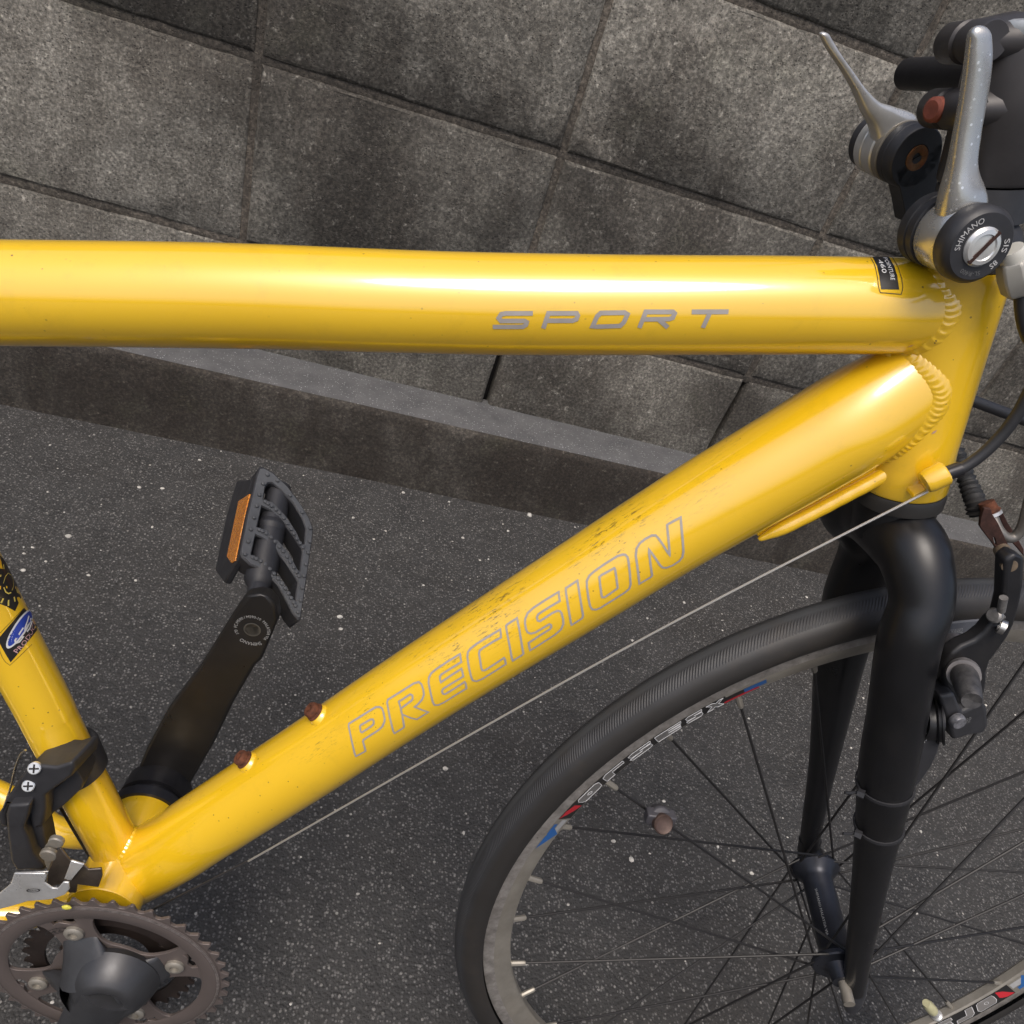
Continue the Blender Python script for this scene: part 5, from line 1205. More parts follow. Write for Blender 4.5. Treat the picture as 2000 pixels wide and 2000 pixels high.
b.build('gear_mark', M['yellow_print'], seat_o)

# chips in the enamel
b = MB()
for p, s_ in (((.4155, -.0245, .5735), .0011), ((.4475, -.0230, .5350), .0012)):
    for surf in ([top_t] if s_ < .00115 else [head_surf]):
        q, n = surf.put(p, .0002)
        t = Vector((.45, 0, .9))
        t = (t - n * t.dot(n)).normalized()
        s2 = n.cross(t)
        b.add([q + t * s_ * 1.7, q + s2 * s_ * .6, q - t * s_ * 1.5 + s2 * s_ * .2, q - s2 * s_ * .5], [(0, 1, 2, 3)])
b.build('paint_chip', M['chip'], bike, smooth=False)
# hairline dirt edge of a clear label on the head tube
b = MB()
pl = []
for i in range(14):
    a = -1.02 - .20 * (1 - abs(i / 6.5 - 1)) * 0
    s_ = .085 - .0075 * i
    th = R(22 + 1.2 * math.sin(i * 1.7))
    dirv = (Vector((1, 0, 0)) - U * U.x).normalized()
    pl.append(P0 + U * s_ + (dirv * math.cos(th) - YA * math.sin(th)) * .0243)
for i in range(len(pl) - 1):
    pass
def strip(b, pts, surf, w):
    Q = [surf.put(p, .0002) for p in pts]
    L_, R_ = [], []
    for i in range(len(Q)):
        t = (Q[min(i + 1, len(Q) - 1)][0] - Q[max(i - 1, 0)][0]).normalized()
        s2 = Q[i][1].cross(t)
        L_.append(Q[i][0] + s2 * w / 2)
        R_.append(Q[i][0] - s2 * w / 2)
    n = len(Q)
    b.add(L_ + R_, [(i, i + 1, n + i + 1, n + i) for i in range(n - 1)])
strip(b, pl, head_surf, .00035)
b.build('label_edge', M['line_dark'], head_o, smooth=False)

# rusty bottle-cage bolts in raised bosses
for p in D['bolt_pos']:
    p = V(p)
    d, q, r_, e = down_t.near(p)
    n = (p - q).normalized()
    n = (n * 1.0 + Vector((0, -.10, 0))).normalized()
    base = q + n * (r_ - .0015)
    b = MB()
    lathe(b, [(0, .0085), (.0018, .0078), (.0036, .0066), (.0040, .0060)], base, n, 24, (0, 1, 0))
    bo = b.build('bottle_boss', M['paint'], down_o)
    b = MB()
    lathe(b, [(.0035, .0062), (.0042, .0068), (.0052, .0066), (.0058, .0057), (.0060, .0058), (.0092, .0056), (.0104, .0048), (.0104, .0027), (.0065, .0025), (.0065, 0)], base, n, 24, (0, 1, 0))
    b.build('rusty_bolt', M['rust'], bo)

# cable stop on the head tube, gear cable and housings
s0, s1 = (V(p) for p in D['stop'])
sd = (s1 - s0).normalized()
b = MB()
sweep(b, [s0, s0 + sd * .0012, s0 + sd * .004, s1 - sd * .0008, s1], [.0040, .0060, .0068, .0070, .0062], 24)
stop = b.build('cable_stop', M['paint'], head_o)
b = MB()
q, n = head_surf.put(s0.lerp(s1, .5))
prism(b, [s0 + Vector((0, .002, -.0085)), s1 + Vector((0, .002, -.0085)), s1 + Vector((0, .002, -.0105)), s0 + Vector((0, .002, -.0105))], Vector((0, .012, .001)))
b.build('stop_lip', M['paint'], stop, bevel=.0004)
b = MB()
cb = [V(p) for p in D['cable']]
sweep(b, resample(cb[:3], 10), .00078, 8)
b.build('gear_cable', M['cable'], bike)
b = MB()
sweep(b, resample(cb[2:], 6), .0009, 8)
b.build('cable_liner', M['housing'], bike)
b = MB()
h = resample(D['housing_a'], 10)
sweep(b, h, .00325, 18)
ha = b.build('cable_housing', M['housing'], bike)
b = MB()
sweep(b, [V(h[0]), V(h[0]).lerp(V(h[10]), .9)], .0041, 18)
b.build('ferrule', M['anodised'], ha)
b = MB()
sweep(b, resample(D['housing_b'], 10), .0036, 18)
b.build('cable_housing', M['housing'], bike)
b = MB()
sweep(b, resample(D['seat_cable'], 6), .0011, 8)
b.build('cable_liner', M['housing'], bike)

# --- headset, spacer bracket, stem
b = MB()
lathe(b, [(-.0236, .020), (-.0236, .0253), (-.0262, .0262), (-.0330, .0260), (-.0345, .0235), (-.0345, .018)], P0, U, 48, (0, 1, 0))
b.build('headset_cup', simple('headset_grey', (0.035, 0.033, 0.031), 0.38, 0.3, 0.2, 40), bike)
b = MB()
lathe(b, [(.1064, .018), (.1064, .0245), (.116, .0252), (.124, .0225), (.128, .019), (.128, .016)], P0, U, 48, (0, 1, 0))
lathe(b, [(.1285, .015), (.1285, .0215), (.1445, .0215), (.1445, .015)], P0, U, 40, (0, 1, 0))
b.build('headset_cup', M['plastic'], bike)
stem = None
b = MB()
FW = Vector((math.cos(.12), math.sin(.12), 0))
FW = (FW - U * FW.dot(U)).normalized()
LAT = U.cross(FW).normalized()
lathe(b, [(.1455, .014), (.1455, .0215), (.147, .0225), (.196, .0228), (.204, .0215), (.2065, .018), (.2065, .010)], P0, U, 48, (0, 1, 0))
# extension to the handlebar and its clamp
e0, e1 = ax(.178) + FW * .012, ax(.192) + FW * .105
sweep(b, [e0, e0.lerp(e1, .3), e0.lerp(e1, .7), e1], [.0205, .0185, .0175, .019], 28)
lathe(b, [(-.026, .010), (-.026, .0215), (-.024, .0225), (.024, .0225), (.026, .0215), (.026, .010)], e1 + FW * .012, LAT, 36)
# rear pinch-bolt ears
for s_, bk in ((.205, .0275), (.178, .0285)):
    c = ax(s_) - FW * bk
    lathe(b, [(-.015, .0045), (-.015, .0078), (-.0135, .0086), (-.0022, .0089), (-.0012, .0076), (.0012, .0076), (.0022, .0089), (.0135, .0086), (.015, .0078)], c, LAT, 28)
    sweep(b, [c, c + FW * .018], [.0088, .012], 16, flat=1.6)
stem = b.build('stem', simple('stem_charcoal', (0.045, 0.042, 0.043), 0.42, 0.3, 0.2, 40, grime=0.2), bike)
b = MB()
lathe(b, [(.2070, .0225), (.2100, .0232), (.2126, .0222), (.2134, .0195), (.2132, .006), (.2105, .0052), (.2105, 0)], P0, U, 48, (0, 1, 0))
b.build('top_cap', simple('scuffed_cap', (0.42, 0.44, 0.45), 0.45, 0.55, 0.2, 120), stem)
for s_, bk in ((.178, .0285),):
    c = ax(s_) - FW * (bk + .004) - LAT * 0.0
    b = MB()
    lathe(b, [(-.0080, .0), (-.0080, .0040), (-.0068, .0055), (.004, .0057)], c, LAT * 0.25 + FW * .9, 20)
    b.build('rusty_bolt', simple('stem_bolt_rust', (0.20, 0.055, 0.035), 0.75, 0.1, 0.3, 200), stem)
b = MB()
hc = e1 + FW * .012
sweep(b, [hc - LAT * .27, hc - LAT * .05, hc + LAT * .05, hc + LAT * .27], [.0115, .0125, .0125, .0115], 20)
b.build('handlebar', M['anodised'], bike)

# --- shift levers on the spacer bracket
def blade(b, Lp, Rp, nrm, thick, seg=16):
    Lq, Rq = resample(Lp, 6), resample(Rp, 6)
    tq = resample([[t] for t in thick], 6)
    m = min(len(Lq), len(Rq), len(tq))
    n = V(nrm).normalized()
    vs, fs = [], []
    for i in range(m):
        l, r_ = V(Lq[i]), V(Rq[i])
        c, h_ = (l + r_) / 2, (r_ - l) / 2
        for k in range(seg):
            q = 2 * math.pi * k / seg
            cq, sq = math.cos(q), math.sin(q)
            cc = math.copysign(abs(cq) ** 0.7, cq)
            ss = math.copysign(abs(sq) ** 0.7, sq)
            vs.append(c + h_ * cc + n * ss * tq[i][0])
    for i in range(m - 1):
        for k in range(seg):
            fs.append((i * seg + k, i * seg + (k + 1) % seg, (i + 1) * seg + (k + 1) % seg, (i + 1) * seg + k))
    # rounded tip
    l, r_ = V(Lq[0]), V(Rq[0])
    l2, r2 = V(Lq[1]), V(Rq[1])
    d = ((l + r_) - (l2 + r2)).normalized()
    w = (r_ - l).length / 2
    o = len(vs)
    rings = 5
    for a in range(1, rings):
        th = math.pi / 2 * a / rings
        for k in range(seg):
            p = Vector(vs[k])
            c = (l + r_) / 2
            vs.append(c + (p - c) * math.cos(th) + d * w * 0.95 * math.sin(th))
    vs.append((l + r_) / 2 + d * w * 0.95)
    prev = 0
    for a in range(1, rings):
        cur = o + (a - 1) * seg
        for k in range(seg):
            fs.append((prev + k, cur + k, cur + (k + 1) % seg, prev + (k + 1) % seg))
        prev = cur
    for k in range(seg):
        fs.append((prev + k, o + (rings - 1) * seg, prev + (k + 1) % seg))
    fs.append(tuple(o - seg + k for k in range(seg)))
    b.add(vs, fs)

nR, cR = V(D['shR']['n']).normalized(), V(D['shR']['c'])
shR = empty('shift_lever', bike)
shR['label'] = 'right shift lever, upright with pitted alloy blade over a black numbered disc'
b = MB()
lathe(b, [(-.0100, .010), (-.0100, .0170), (-.0090, .0176), (-.0030, .0175), (-.0010, .0160), (0, .0150), (0, .0085)], cR, nR, 48, (0, 0, 1))
cap = b.build('index_disc', M['plastic'], shR)
b = MB()
lathe(b, [(-.0275, .008), (-.0275, .0160), (-.0262, .0166), (-.0115, .0164), (-.0102, .0156)], cR, nR, 44, (0, 0, 1))
Lp = [V(p) for p in D['levR_l']]
Rp = [V(p) for p in D['levR_r']]
off = -nR * .006
blade(b, [p + off for p in Lp] + [cR - nR * .019 + (Lp[-1] - Rp[-1]) * .50], [p + off for p in Rp] + [cR - nR * .019 - (Lp[-1] - Rp[-1]) * .50],
      nR, [.0030, .0034, .0036, .0038, .0042, .0054, .0078, .0082])
b.build('lever_blade', M['lever'], shR)
b = MB()
lathe(b, [(-.0405, .007), (-.0405, .0160), (-.0395, .0172), (-.0340, .0172), (-.0335, .0163), (-.0328, .0163), (-.0323, .0172), (-.0285, .0170), (-.0280, .0160)], cR, nR, 44, (0, 0, 1))
sweep(b, [cR - nR * .036, ax(.138) + (cR - nR * .036 - ax(.138)).normalized() * .015], [.010, .010], 16)
b.build('mounting_boss', M['plastic'], shR)
b = MB()
lathe(b, [(-.0005, .0090), (.0006, .0090), (.0020, .0078), (.0022, .0060), (.0016, .0055), (.0018, 0)], cR, nR, 40, (0, 0, 1))
scr = b.build('centre_screw', M['alloy_bright'], shR)
xa, ya = frame_of(nR, (0, 0, 1))
sl = (xa * math.cos(R(-27)) + ya * math.sin(R(-27)))
sw = nR.cross(sl)
b = MB()
prism(b, [cR + nR * .0012 + sl * .0086 + sw * .0008, cR + nR * .0012 + sl * .0086 - sw * .0008, cR + nR * .0012 - sl * .0086 - sw * .0008, cR + nR * .0012 - sl * .0086 + sw * .0008], nR * .0012)
b.build('screw_slot', M['rust_dark'], shR, smooth=False)
b = MB()
arc_print(b, 'SHIMANO', cR, nR, .0108, 108, 26, .0027, (0, 0, 1))
arc_print(b, 'SIS', cR, nR, .0108, -62, -92, .0027, (0, 0, 1))
arc_print(b, '8S', cR, nR, .0108, -112, -130, .0027, (0, 0, 1))
b.build('disc_print', simple('disc_white', (0.45, 0.45, 0.45), 0.5), shR, smooth=False)
b = MB()
arc_print(b, 'SL-R400', cR, nR, .0113, -152, -202, .0021, (0, 0, 1))
b.build('disc_print', M['dim_print'], shR, smooth=False)

nL, cL = V(D['shL']['n']).normalized(), V(D['shL']['c'])
shL = empty('shift_lever', bike)
shL['label'] = 'left shift lever, tilted back with a rusty threaded insert in its black boss'
b = MB()
lathe(b, [(-.0125, .008), (-.0125, .0152), (-.0115, .0160), (-.0075, .0160), (-.0071, .0156), (-.0066, .0160), (-.0012, .0158), (0, .0150), (0, .0068), (-.0008, .0066)], cL, nL, 44, (0, 0, 1))
arm_to = ax(.136)
dirp = (arm_to - cL)
dirp = (dirp - nL * dirp.dot(nL)).normalized()
sid = nL.cross(dirp)
prism(b, [cL + sid * .0150, cL + dirp * .024 + sid * .0095, cL + dirp * .034 + sid * .010, cL + dirp * .034 - sid * .010, cL + dirp * .020 - sid * .0105, cL - sid * .0125], -nL * .0105)
b.build('mounting_boss', M['plastic'], shL, bevel=.0006)
b = MB()
lathe(b, [(-.0006, .0), (-.0060, .0), (-.0060, .0024), (-.0002, .0026), (.0004, .0034), (.0004, .0064), (-.0010, .0067)][1:], cL, nL, 32, (0, 0, 1))
b.build('threaded_insert', M['rust_orange'], shL)
b = MB()
lathe(b, [(-.0175, .008), (-.0175, .0150), (-.0168, .0160), (-.0132, .0160), (-.0127, .0152)], cL, nL, 44, (0, 0, 1))
b.build('washer', M['alloy_dull'], shL)
b = MB()
lathe(b, [(-.0345, .006), (-.0345, .0140), (-.0330, .0155), (-.0275, .0157), (-.0270, .0152), (-.0262, .0152), (-.0258, .0158), (-.0190, .0158), (-.0182, .0150)], cL, nL, 44, (0, 0, 1))
blade(b, D['levL_lo'] + [list(cL - nL * .024 - (V(D['levL_up'][-1]) - V(D['levL_lo'][-1])) * .30)], D['levL_up'] + [list(cL - nL * .024 + (V(D['levL_up'][-1]) - V(D['levL_lo'][-1])) * .42)],
      nL, [.0022, .0026, .0030, .0036, .0044, .0054, .0070, .0072])
b.build('lever_blade', M['alloy'], shL)
b = MB()
lathe(b, [(-.0420, .0), (-.0420, .0120), (-.0395, .0142), (-.0350, .0142)], cL, nL, 36, (0, 0, 1))
b.build('outer_cap', M['plastic'], shL)

# pale barrel adjuster below the right lever
A_ = [V(p) for p in D['adjuster']]
b = MB()
sweep(b, [A_[0].lerp(A_[1], .45), A_[1], A_[2]], [.0056, .0062, .0056], 20)
adj = b.build('barrel_adjuster', M['cap_white'], bike)
b = MB()
sweep(b, [A_[1].lerp(A_[2], .5), A_[2], A_[3], A_[4].lerp(A_[3], .25), A_[4]], [.0066, .0078, .0082, .0079, .0062], 6)
b.build('adjuster_barrel', M['barrel'], adj, bevel=.0010)
b = MB()
dd = (A_[4] - A_[3]).normalized()
sweep(b, resample([A_[4], A_[4] + dd * .03, A_[4] + dd * .06 + FW * .03], 6), .0031, 12)
b.build('cable_housing', M['housing'], adj)

# --- fork
WC, WN = V(D['wheel']['c']), V(D['wheel']['n']).normalized()
WF, WE = V(D['wheel']['fw']).normalized(), V(D['wheel']['e2']).normalized()   # forward, down
def wp(ang, r_, off=0.0):
    return WC + (WF * math.cos(R(ang)) + WE * math.sin(R(ang))) * r_ + WN * off
b = MB()
lr, ll = D['legR'], D['legL']
rt = [V(p) for p in lr]
path = [list(p) for p in reversed(ll)]
path = [list(p) for p in reversed(ll)]
rl = [list(p) for p in lr[1:]]
crown = [list(V(ll[0][:3]) + U * .050 - WN * .002) + [.0200], list(ax(-.0640) + WN * .040) + [.0205], list(ax(-.0530) + WN * .018) + [.0215], list(ax(-.0530) - WN * .016) + [.0215],
         list(ax(-.0600) - WN * .032) + [.0200], list(ax(-.0790) - WN * .0450) + [.0178]]
path += crown + rl
P = resample(path, 6)
sweep(b, [p[:3] for p in P], [p[3] for p in P], 28, hint=FW)
lathe(b, [(-.0345, .0), (-.0345, .0235), (-.038, .0240), (-.056, .0225), (-.062, .018)], P0, U, 40, (0, 1, 0))
fork = b.build('fork', M['black_paint'], bike)
hubf, hubn = (V(p) for p in D['hub'])
HA = (hubf - hubn).normalized()                 # along the axle, away
HC = (hubf + hubn) / 2
for leg_end, sgn in ((V(lr[-1]), -1), (V(ll[-1]), 1)):
    b = MB()
    ctr = HC + HA * sgn * .055
    t = (ctr - leg_end)
    dwn = (V(lr[-1]) - V(lr[-3])).normalized() if sgn < 0 else (V(ll[-1]) - V(ll[-3])).normalized()
    sweep(b, [leg_end - dwn * .012, leg_end + dwn * .006, leg_end + dwn * .020, leg_end + dwn * .034], [.0105, .0102, .0088, .0055], 16, hint=HA, flat=.8)
    if sgn > 0:
        lathe(b, [(-.006, .012), (.004, .012)], ctr, HA, 24)
    b.build('dropout', simple('dropout_paint', (0.035, 0.036, 0.042), 0.4, 0.2, 0.2, 60) if sgn < 0 else M['black_paint'], fork)

# --- front wheel
wheel = empty('front_wheel', bike)
SEG = 160
def ring_mesh(b, prof, closed=True, mi_fn=None, uv=True):
    n = len(prof)
    vs = []
    for i in range(SEG):
        a = 360.0 * i / SEG
        for off, r_ in prof:
            vs.append(wp(a, r_, off))
    fs, uvs = [], []
    for i in range(SEG):
        i2 = (i + 1) % SEG
        for k in range(n if closed else n - 1):
            k2 = (k + 1) % n
            fs.append((i * n + k, i2 * n + k, i2 * n + k2, i * n + k2))
            v0, v1 = k / n, (k + 1) / n
            uvs.append(((i / SEG, v0), ((i + 1) / SEG, v0), ((i + 1) / SEG, v1), (i / SEG, v1)))
    o = len(b.f)
    b.add(vs, fs, uvs)
    if mi_fn:
        for j in range(len(fs)):
            m_ = mi_fn(j % (n if closed else n - 1))
            if m_:
                b.mi[o + j] = m_
TR, TC = .0155, .3245
b = MB()
prof = []
for k in range(29):
    q = R(-118 + 236 * k / 28)
    prof.append((math.sin(q) * TR * 1.0, TC + math.cos(q) * TR * (1.0 if abs(q) < 1.3 else .9)))
ring_mesh(b, prof, closed=False)
b.build('tyre', M['tread'], wheel, angle=80)
b = MB()
rp_ = [(-.0105, .3172), (-.0108, .3150), (-.0105, .3130), (-.0105, .3082), (-.0050, .2945), (-.0035, .2934), (.0035, .2934), (.0050, .2945), (.0105, .3082), (.0105, .3172), (.0085, .3172), (.0085, .3100), (-.0085, .3100), (-.0085, .3172)]
ring_mesh(b, rp_, True, lambda k: 0 if k in (0, 1, 2, 8) else 1)
rim = b.build('rim', [M['rim_track'], M['alloy_dull']], wheel, angle=25)
# printed bands on the rim flank
def slope(ang, t, lift=.00015):
    p0, p1 = (-.0105, .3082), (-.0050, .2945)
    nx, nr = -(p0[1] - p1[1]), -(p1[0] - p0[0])
    L = math.hypot(nx, nr)
    return wp(ang, p0[1] + (p1[1] - p0[1]) * t + nr / L * lift, p0[0] + (p1[0] - p0[0]) * t + nx / L * lift)
def band(b, a0, a1, t0, t1, lift, steps=None):
    k = steps or max(2, int(abs(a1 - a0) / 1.2))
    vs = []
    for i in range(k + 1):
        a = a0 + (a1 - a0) * i / k
        vs += [slope(a, t0, lift), slope(a, t1, lift)]
    b.add(vs, [(2 * i, 2 * i + 1, 2 * i + 3, 2 * i + 2) for i in range(k)])
def poly(b, pts, lift):
    b.add([slope(a, t, lift) for a, t in pts], [tuple(range(len(pts)))])
def outline(b, pts, w, lift):
    n = len(pts)
    for i in range(n):
        (a0, t0), (a1, t1) = pts[i], pts[(i + 1) % n]
        p, q = slope(a0, t0, lift), slope(a1, t1, lift)
        d = (q - p).normalized()
        s = d.cross(WN * -1).normalized() * w / 2
        b.add([p + s, p - s, q - s, q + s], [(0, 1, 2, 3)])
GL = {  # outlines in letter cells, x along the rim, y across it (0 outer edge)
    'O': [(0, .35), (.12, .10), (.9, .05), (1.0, .25), (.88, .85), (.75, .95), (.05, .95), (0, .75)],
    'F': [(0, .95), (.10, .25), (.28, .05), (1.0, .05), (.95, .38), (.45, .38), (.36, .95)],
    'S': [(.02, .95), (.0, .66), (.55, .62), (.12, .58), (.08, .20), (.25, .05), (1.0, .05), (.95, .34), (.5, .38), (.92, .45), (.9, .82), (.75, .95)],
    'E': [(0, .95), (.08, .05), (1.0, .05), (.96, .32), (.5, .32), (.92, .42), (.88, .62), (.45, .62), (.88, .72), (.84, .95)],
    'X': [(0, .95), (.35, .48), (.12, .05), (.45, .05), (.58, .28), (.78, .05), (1.0, .05), (.68, .5), (.9, .95), (.58, .95), (.46, .72), (.3, .95)]}
for shift in (0.0, 187.0):
    b = MB(); band(b, -147.3 + shift, -118.5 + shift, .06, .96, .00012)
    band(b, -118.5 + shift, -114.5 + shift, .30, .80, .00012)
    b.build('rim_label', M['black_label'], rim, smooth=False)
    b = MB(); poly(b, [(-153.6 + shift, .06), (-151.0 + shift, .12), (-149.3 + shift, .36), (-150.9 + shift, .96), (-152.2 + shift, .55)], .00018)
    band(b, -150.5 + shift, -148.4 + shift, .10, .34, .00018); band(b, -116.0 + shift, -112.9 + shift, .30, .72, .00018)
    b.build('rim_label', M['rim_blue'], rim, smooth=False)
    b = MB(); band(b, -150.6 + shift, -147.6 + shift, .42, .82, .00016)
    b.build('rim_label', M['grey_print'], rim, smooth=False)
    b = MB(); poly(b, [(-147.2 + shift, .10), (-145.6 + shift, .12), (-144.3 + shift, .34), (-144.4 + shift, .92), (-145.6 + shift, .70)], .00020)
    band(b, -119.0 + shift, -114.0 + shift, .72, .92, .00020)
    b.build('rim_label', M['red'], rim, smooth=False)
    cells = [('O', -143.6, -139.2), ('F', -138.8, -134.4), ('S', -134.0, -129.8), ('E', -129.4, -125.0), ('S', -124.6, -121.9), ('X', -121.6, -118.8)]
    bg, bo_ = MB(), MB()
    for g_, a0, a1 in cells:
        pts = [(a0 + shift + (a1 - a0) * x, .10 + .82 * y) for x, y in GL[g_]]
        c = (sum(p[0] for p in pts) / len(pts), sum(p[1] for p in pts) / len(pts))
        n0 = len(bg.v)
        prism_pts = [slope(a, t, .0002) for a, t in pts]
        prism(bg, prism_pts, WN * -.00004)
        outline(bo_, pts, .00055, .00032)
        if g_ == 'O':
            outline(bo_, [(c[0] + .45 * math.cos(q), c[1] + .12 * math.sin(q)) for q in [math.pi / 3 * k for k in range(6)]], .0005, .00034)
    bg.build('rim_letter', simple('rim_letter_grey', (0.22, 0.21, 0.20), 0.45, 0.4, 0.1, 60), rim, smooth=False)
    bo_.build('rim_letter', M['white'], rim, smooth=False)
    bt_ = MB()
    def rim_txt(a0, a1, t0, t1):
        return lambda u, v: slope(a0 + shift + (a1 - a0) * u, t1 + (t0 - t1) * v, .00030)
    lettering(bt_, '0123456789 EFSX', rim_txt(-150.4, -147.8, .46, .78)) if False else None
# hub
b = MB()
hw_ = (hubf - hubn).length / 2
lathe(b, [(-hw_ - .016, .005), (-hw_ - .016, .009), (-hw_ - .008, .0105), (-hw_ - .004, .013), (-hw_ - .003, .0215), (-hw_ - .0018, .0225), (-hw_ + .0012, .0225), (-hw_ + .0024, .0215), (-hw_ + .006, .0165), (-hw_ + .010, .0135),
          (hw_ - .012, .0135), (hw_ - .007, .0165), (hw_ - .0024, .0215), (hw_ - .0012, .0225), (hw_ + .0018, .0225), (hw_ + .003, .0215), (hw_ + .004, .013), (hw_ + .008, .0105), (hw_ + .016, .009), (hw_ + .016, .005)], HC, HA, 40, U)
hub = b.build('hub', simple('hub_black', (0.024, 0.026, 0.034), 0.34, 0.5, 0.2, 60), wheel)
xh, yh = frame_of(HA, U)
b = MB()
ph = R(150)
toc = (V(D['cam']) if False else Vector((.18, -.4, .65)) - HC)
toc = (toc - HA * toc.dot(HA)).normalized()
side = HA.cross(toc)
surf_n = (toc * .93 + side * -.30).normalized()
line_print(b, 'SHIMANO MALAYSIA VIA', HC + surf_n * .0136 + HA * .016, HC + surf_n * .0136 - HA * .026, .0022, surf_n)
b.build('hub_print', M['grey_print'], hub, smooth=False)
b = MB()
sweep(b, [HC - HA * .075, HC + HA * .075], .0047, 14)
b.build('axle', M['alloy_dull'], hub)

# 32 spokes laced three-cross; the nipple angles follow the rim drillings
A0 = -150.7
hx = (WF - HA * WF.dot(HA)).normalized()
hy = (WE - HA * WE.dot(HA) - hx * WE.dot(hx)).normalized()
unit = MB()
sweep(unit, [(0, 0, 0), (0, 0, 1)], [1, 1], 7, caps=True)
nip_unit = MB()
sweep(nip_unit, [(0, 0, -.0012), (0, 0, .0105), (0, 0, .0118)], [.0024, .0022, .0016], 8)
sp0 = unit.build('spoke', M['spoke'], wheel)
np0 = nip_unit.build('nipple', M['alloy_dull'], wheel)
def aim(o, p, q, r_=None):
    d = q - p
    o.rotation_mode = 'QUATERNION'
    o.rotation_quaternion = d.to_track_quat('Z', 'Y')
    o.location = p
    if r_:
        o.scale = (r_, r_, d.length)
for i in range(32):
    a = A0 + 11.25 * i
    sd_ = 1 if i % 2 == 0 else -1
    lead = 1 if (i // 2) % 2 == 0 else -1
    rimp = wp(a, .2930, sd_ * .0015)
    fa = R(a + lead * 66)
    flange = HC + HA * (sd_ * (hw_ + (.0018 if lead > 0 else -.0018))) + (hx * math.cos(fa) + hy * math.sin(fa)) * .0195
    s_ = sp0 if i == 0 else clone(sp0, wheel)
    aim(s_, rimp, flange, .00105)
    k_ = np0 if i == 0 else clone(np0, wheel)
    aim(k_, rimp, flange)
# valve
b = MB()
va = 55.2
vi, vo = wp(va, .294), wp(va, .255)
sweep(b, [vi, vi.lerp(vo, .08), vi.lerp(vo, .12), vi.lerp(vo, .5)], [.0060, .0060, .0042, .0042], 14)
val = b.build('valve', M['alloy'], wheel)
b = MB()
sweep(b, [vi.lerp(vo, .35), vi.lerp(vo, .42), vi.lerp(vo, .8), vi.lerp(vo, .97)], [.0048, .0056, .0054, .0038], 12)
b.build('valve_cap', simple('valve_cap_cream', (0.42, 0.40, 0.24), 0.45), val)
# magnet clipped on a spoke
m0, m1 = (V(p) for p in D['magnet'])
md = (Vector((.05, -.80, .55))).normalized()
b = MB()
lathe(b, [(-.006, .0), (-.006, .0078), (-.004, .0088), (.003, .0088), (.004, .0070)], m0, md, 18)
box(b, tuple(m0 - Vector((.011, .005, .004))), tuple(m0 + Vector((.011, .004, .006))))
mag = b.build('spoke_magnet', simple('magnet_grey', (0.06, 0.058, 0.066), 0.5, 0.2), wheel, bevel=.0012)
b = MB()
lathe(b, [(.002, .0062), (.0025, .0070), (.0105, .0072), (.0115, .0064), (.0108, .0052), (.0108, 0)], m0 + Vector((0, 0, -.003)), md, 28)
b.build('magnet_screw', simple('magnet_brass', (0.085, 0.055, 0.045), 0.5, 0.4, 0.25, 150), mag)

# --- rear wheel (its front edge comes into the picture behind the derailleur)
rw = empty('rear_wheel', bike)
def rpnt(ang, r_, off=0):
    return RA + Vector((math.cos(R(ang)) * r_, off, math.sin(R(ang)) * r_))
for nm, c_r, t_r, mt in (('tyre', .3245, .0150, M['rubber']), ('rim', .305, .0085, M['alloy_dull'])):
    b = MB()
    n2 = 18
    vs = [rpnt(360 * i / 96, c_r + math.cos(2 * math.pi * k / n2) * t_r, math.sin(2 * math.pi * k / n2) * t_r) for i in range(96) for k in range(n2)]
    b.add(vs, [(i * n2 + k, ((i + 1) % 96) * n2 + k, ((i + 1) % 96) * n2 + (k + 1) % n2, i * n2 + (k + 1) % n2) for i in range(96) for k in range(n2)])
    b.build(nm, mt, rw)
b = MB()
lathe(b, [(-.062, .006), (-.062, .010), (-.035, .011), (-.034, .023), (-.031, .023), (-.028, .015), (.028, .015), (.031, .023), (.034, .023), (.035, .010), (.062, .010), (.062, .006)], RA, YA, 28)
b.build('hub', M['anodised'], rw)
for i in range(32):
    a = 11.25 * i
    sd_ = 1 if i % 2 == 0 else -1
    lead = 1 if (i // 2) % 2 == 0 else -1
    s_ = clone(sp0, rw)
    aim(s_, rpnt(a, .298), rpnt(a + lead * 66, .0205, sd_ * .0325), .00105)

# --- front brake
brake = empty('front_brake', bike)
b = MB()
prism(b, [V(p) for p in D['arm']], WN * .010)
b.build('brake_arm', simple('brake_black', (0.016, 0.016, 0.018), 0.40, 0.2, 0.2, 40, grime=0.35, grime_c=(.05, .045, .04)), brake, bevel=.0024, segs=3)
b = MB()
prism(b, [V(p) for p in D['pad']], WN * .0045)
pad = b.build('brake_pad', simple('pad_slate', (0.085, 0.09, 0.105), 0.6, 0, 0.15, 60), brake, bevel=.0010)
b = MB()
for q in D['pad_notch']:
    prism(b, [V(p) - WN * .0002 for p in q], WN * .0004)
b.build('pad_groove', M['hole'], pad, smooth=False)
b = MB()
fa_, fb_ = (V(p) for p in D['forward'])
line_print(b, 'FORWARD', fa_, fb_, .0042, -WN, .0003)
for q in D['arrow']:
    p, r_ = V(q[0]), V(q[1])
    d_ = (r_ - p).normalized()
    s2 = d_.cross(WN) * .0004
    b.add([p + s2 - WN * .0003, p - s2 - WN * .0003, r_ - s2 - WN * .0003, r_ + s2 - WN * .0003], [(0, 1, 2, 3)])
b.build('pad_print', M['grey_print'], pad, smooth=False)
pp = [V(p) for p in D['post']]
b = MB()
sweep(b, [pp[0], pp[1], pp[1].lerp(pp[2], .35)], [.0085, .0085, .0080], 24)
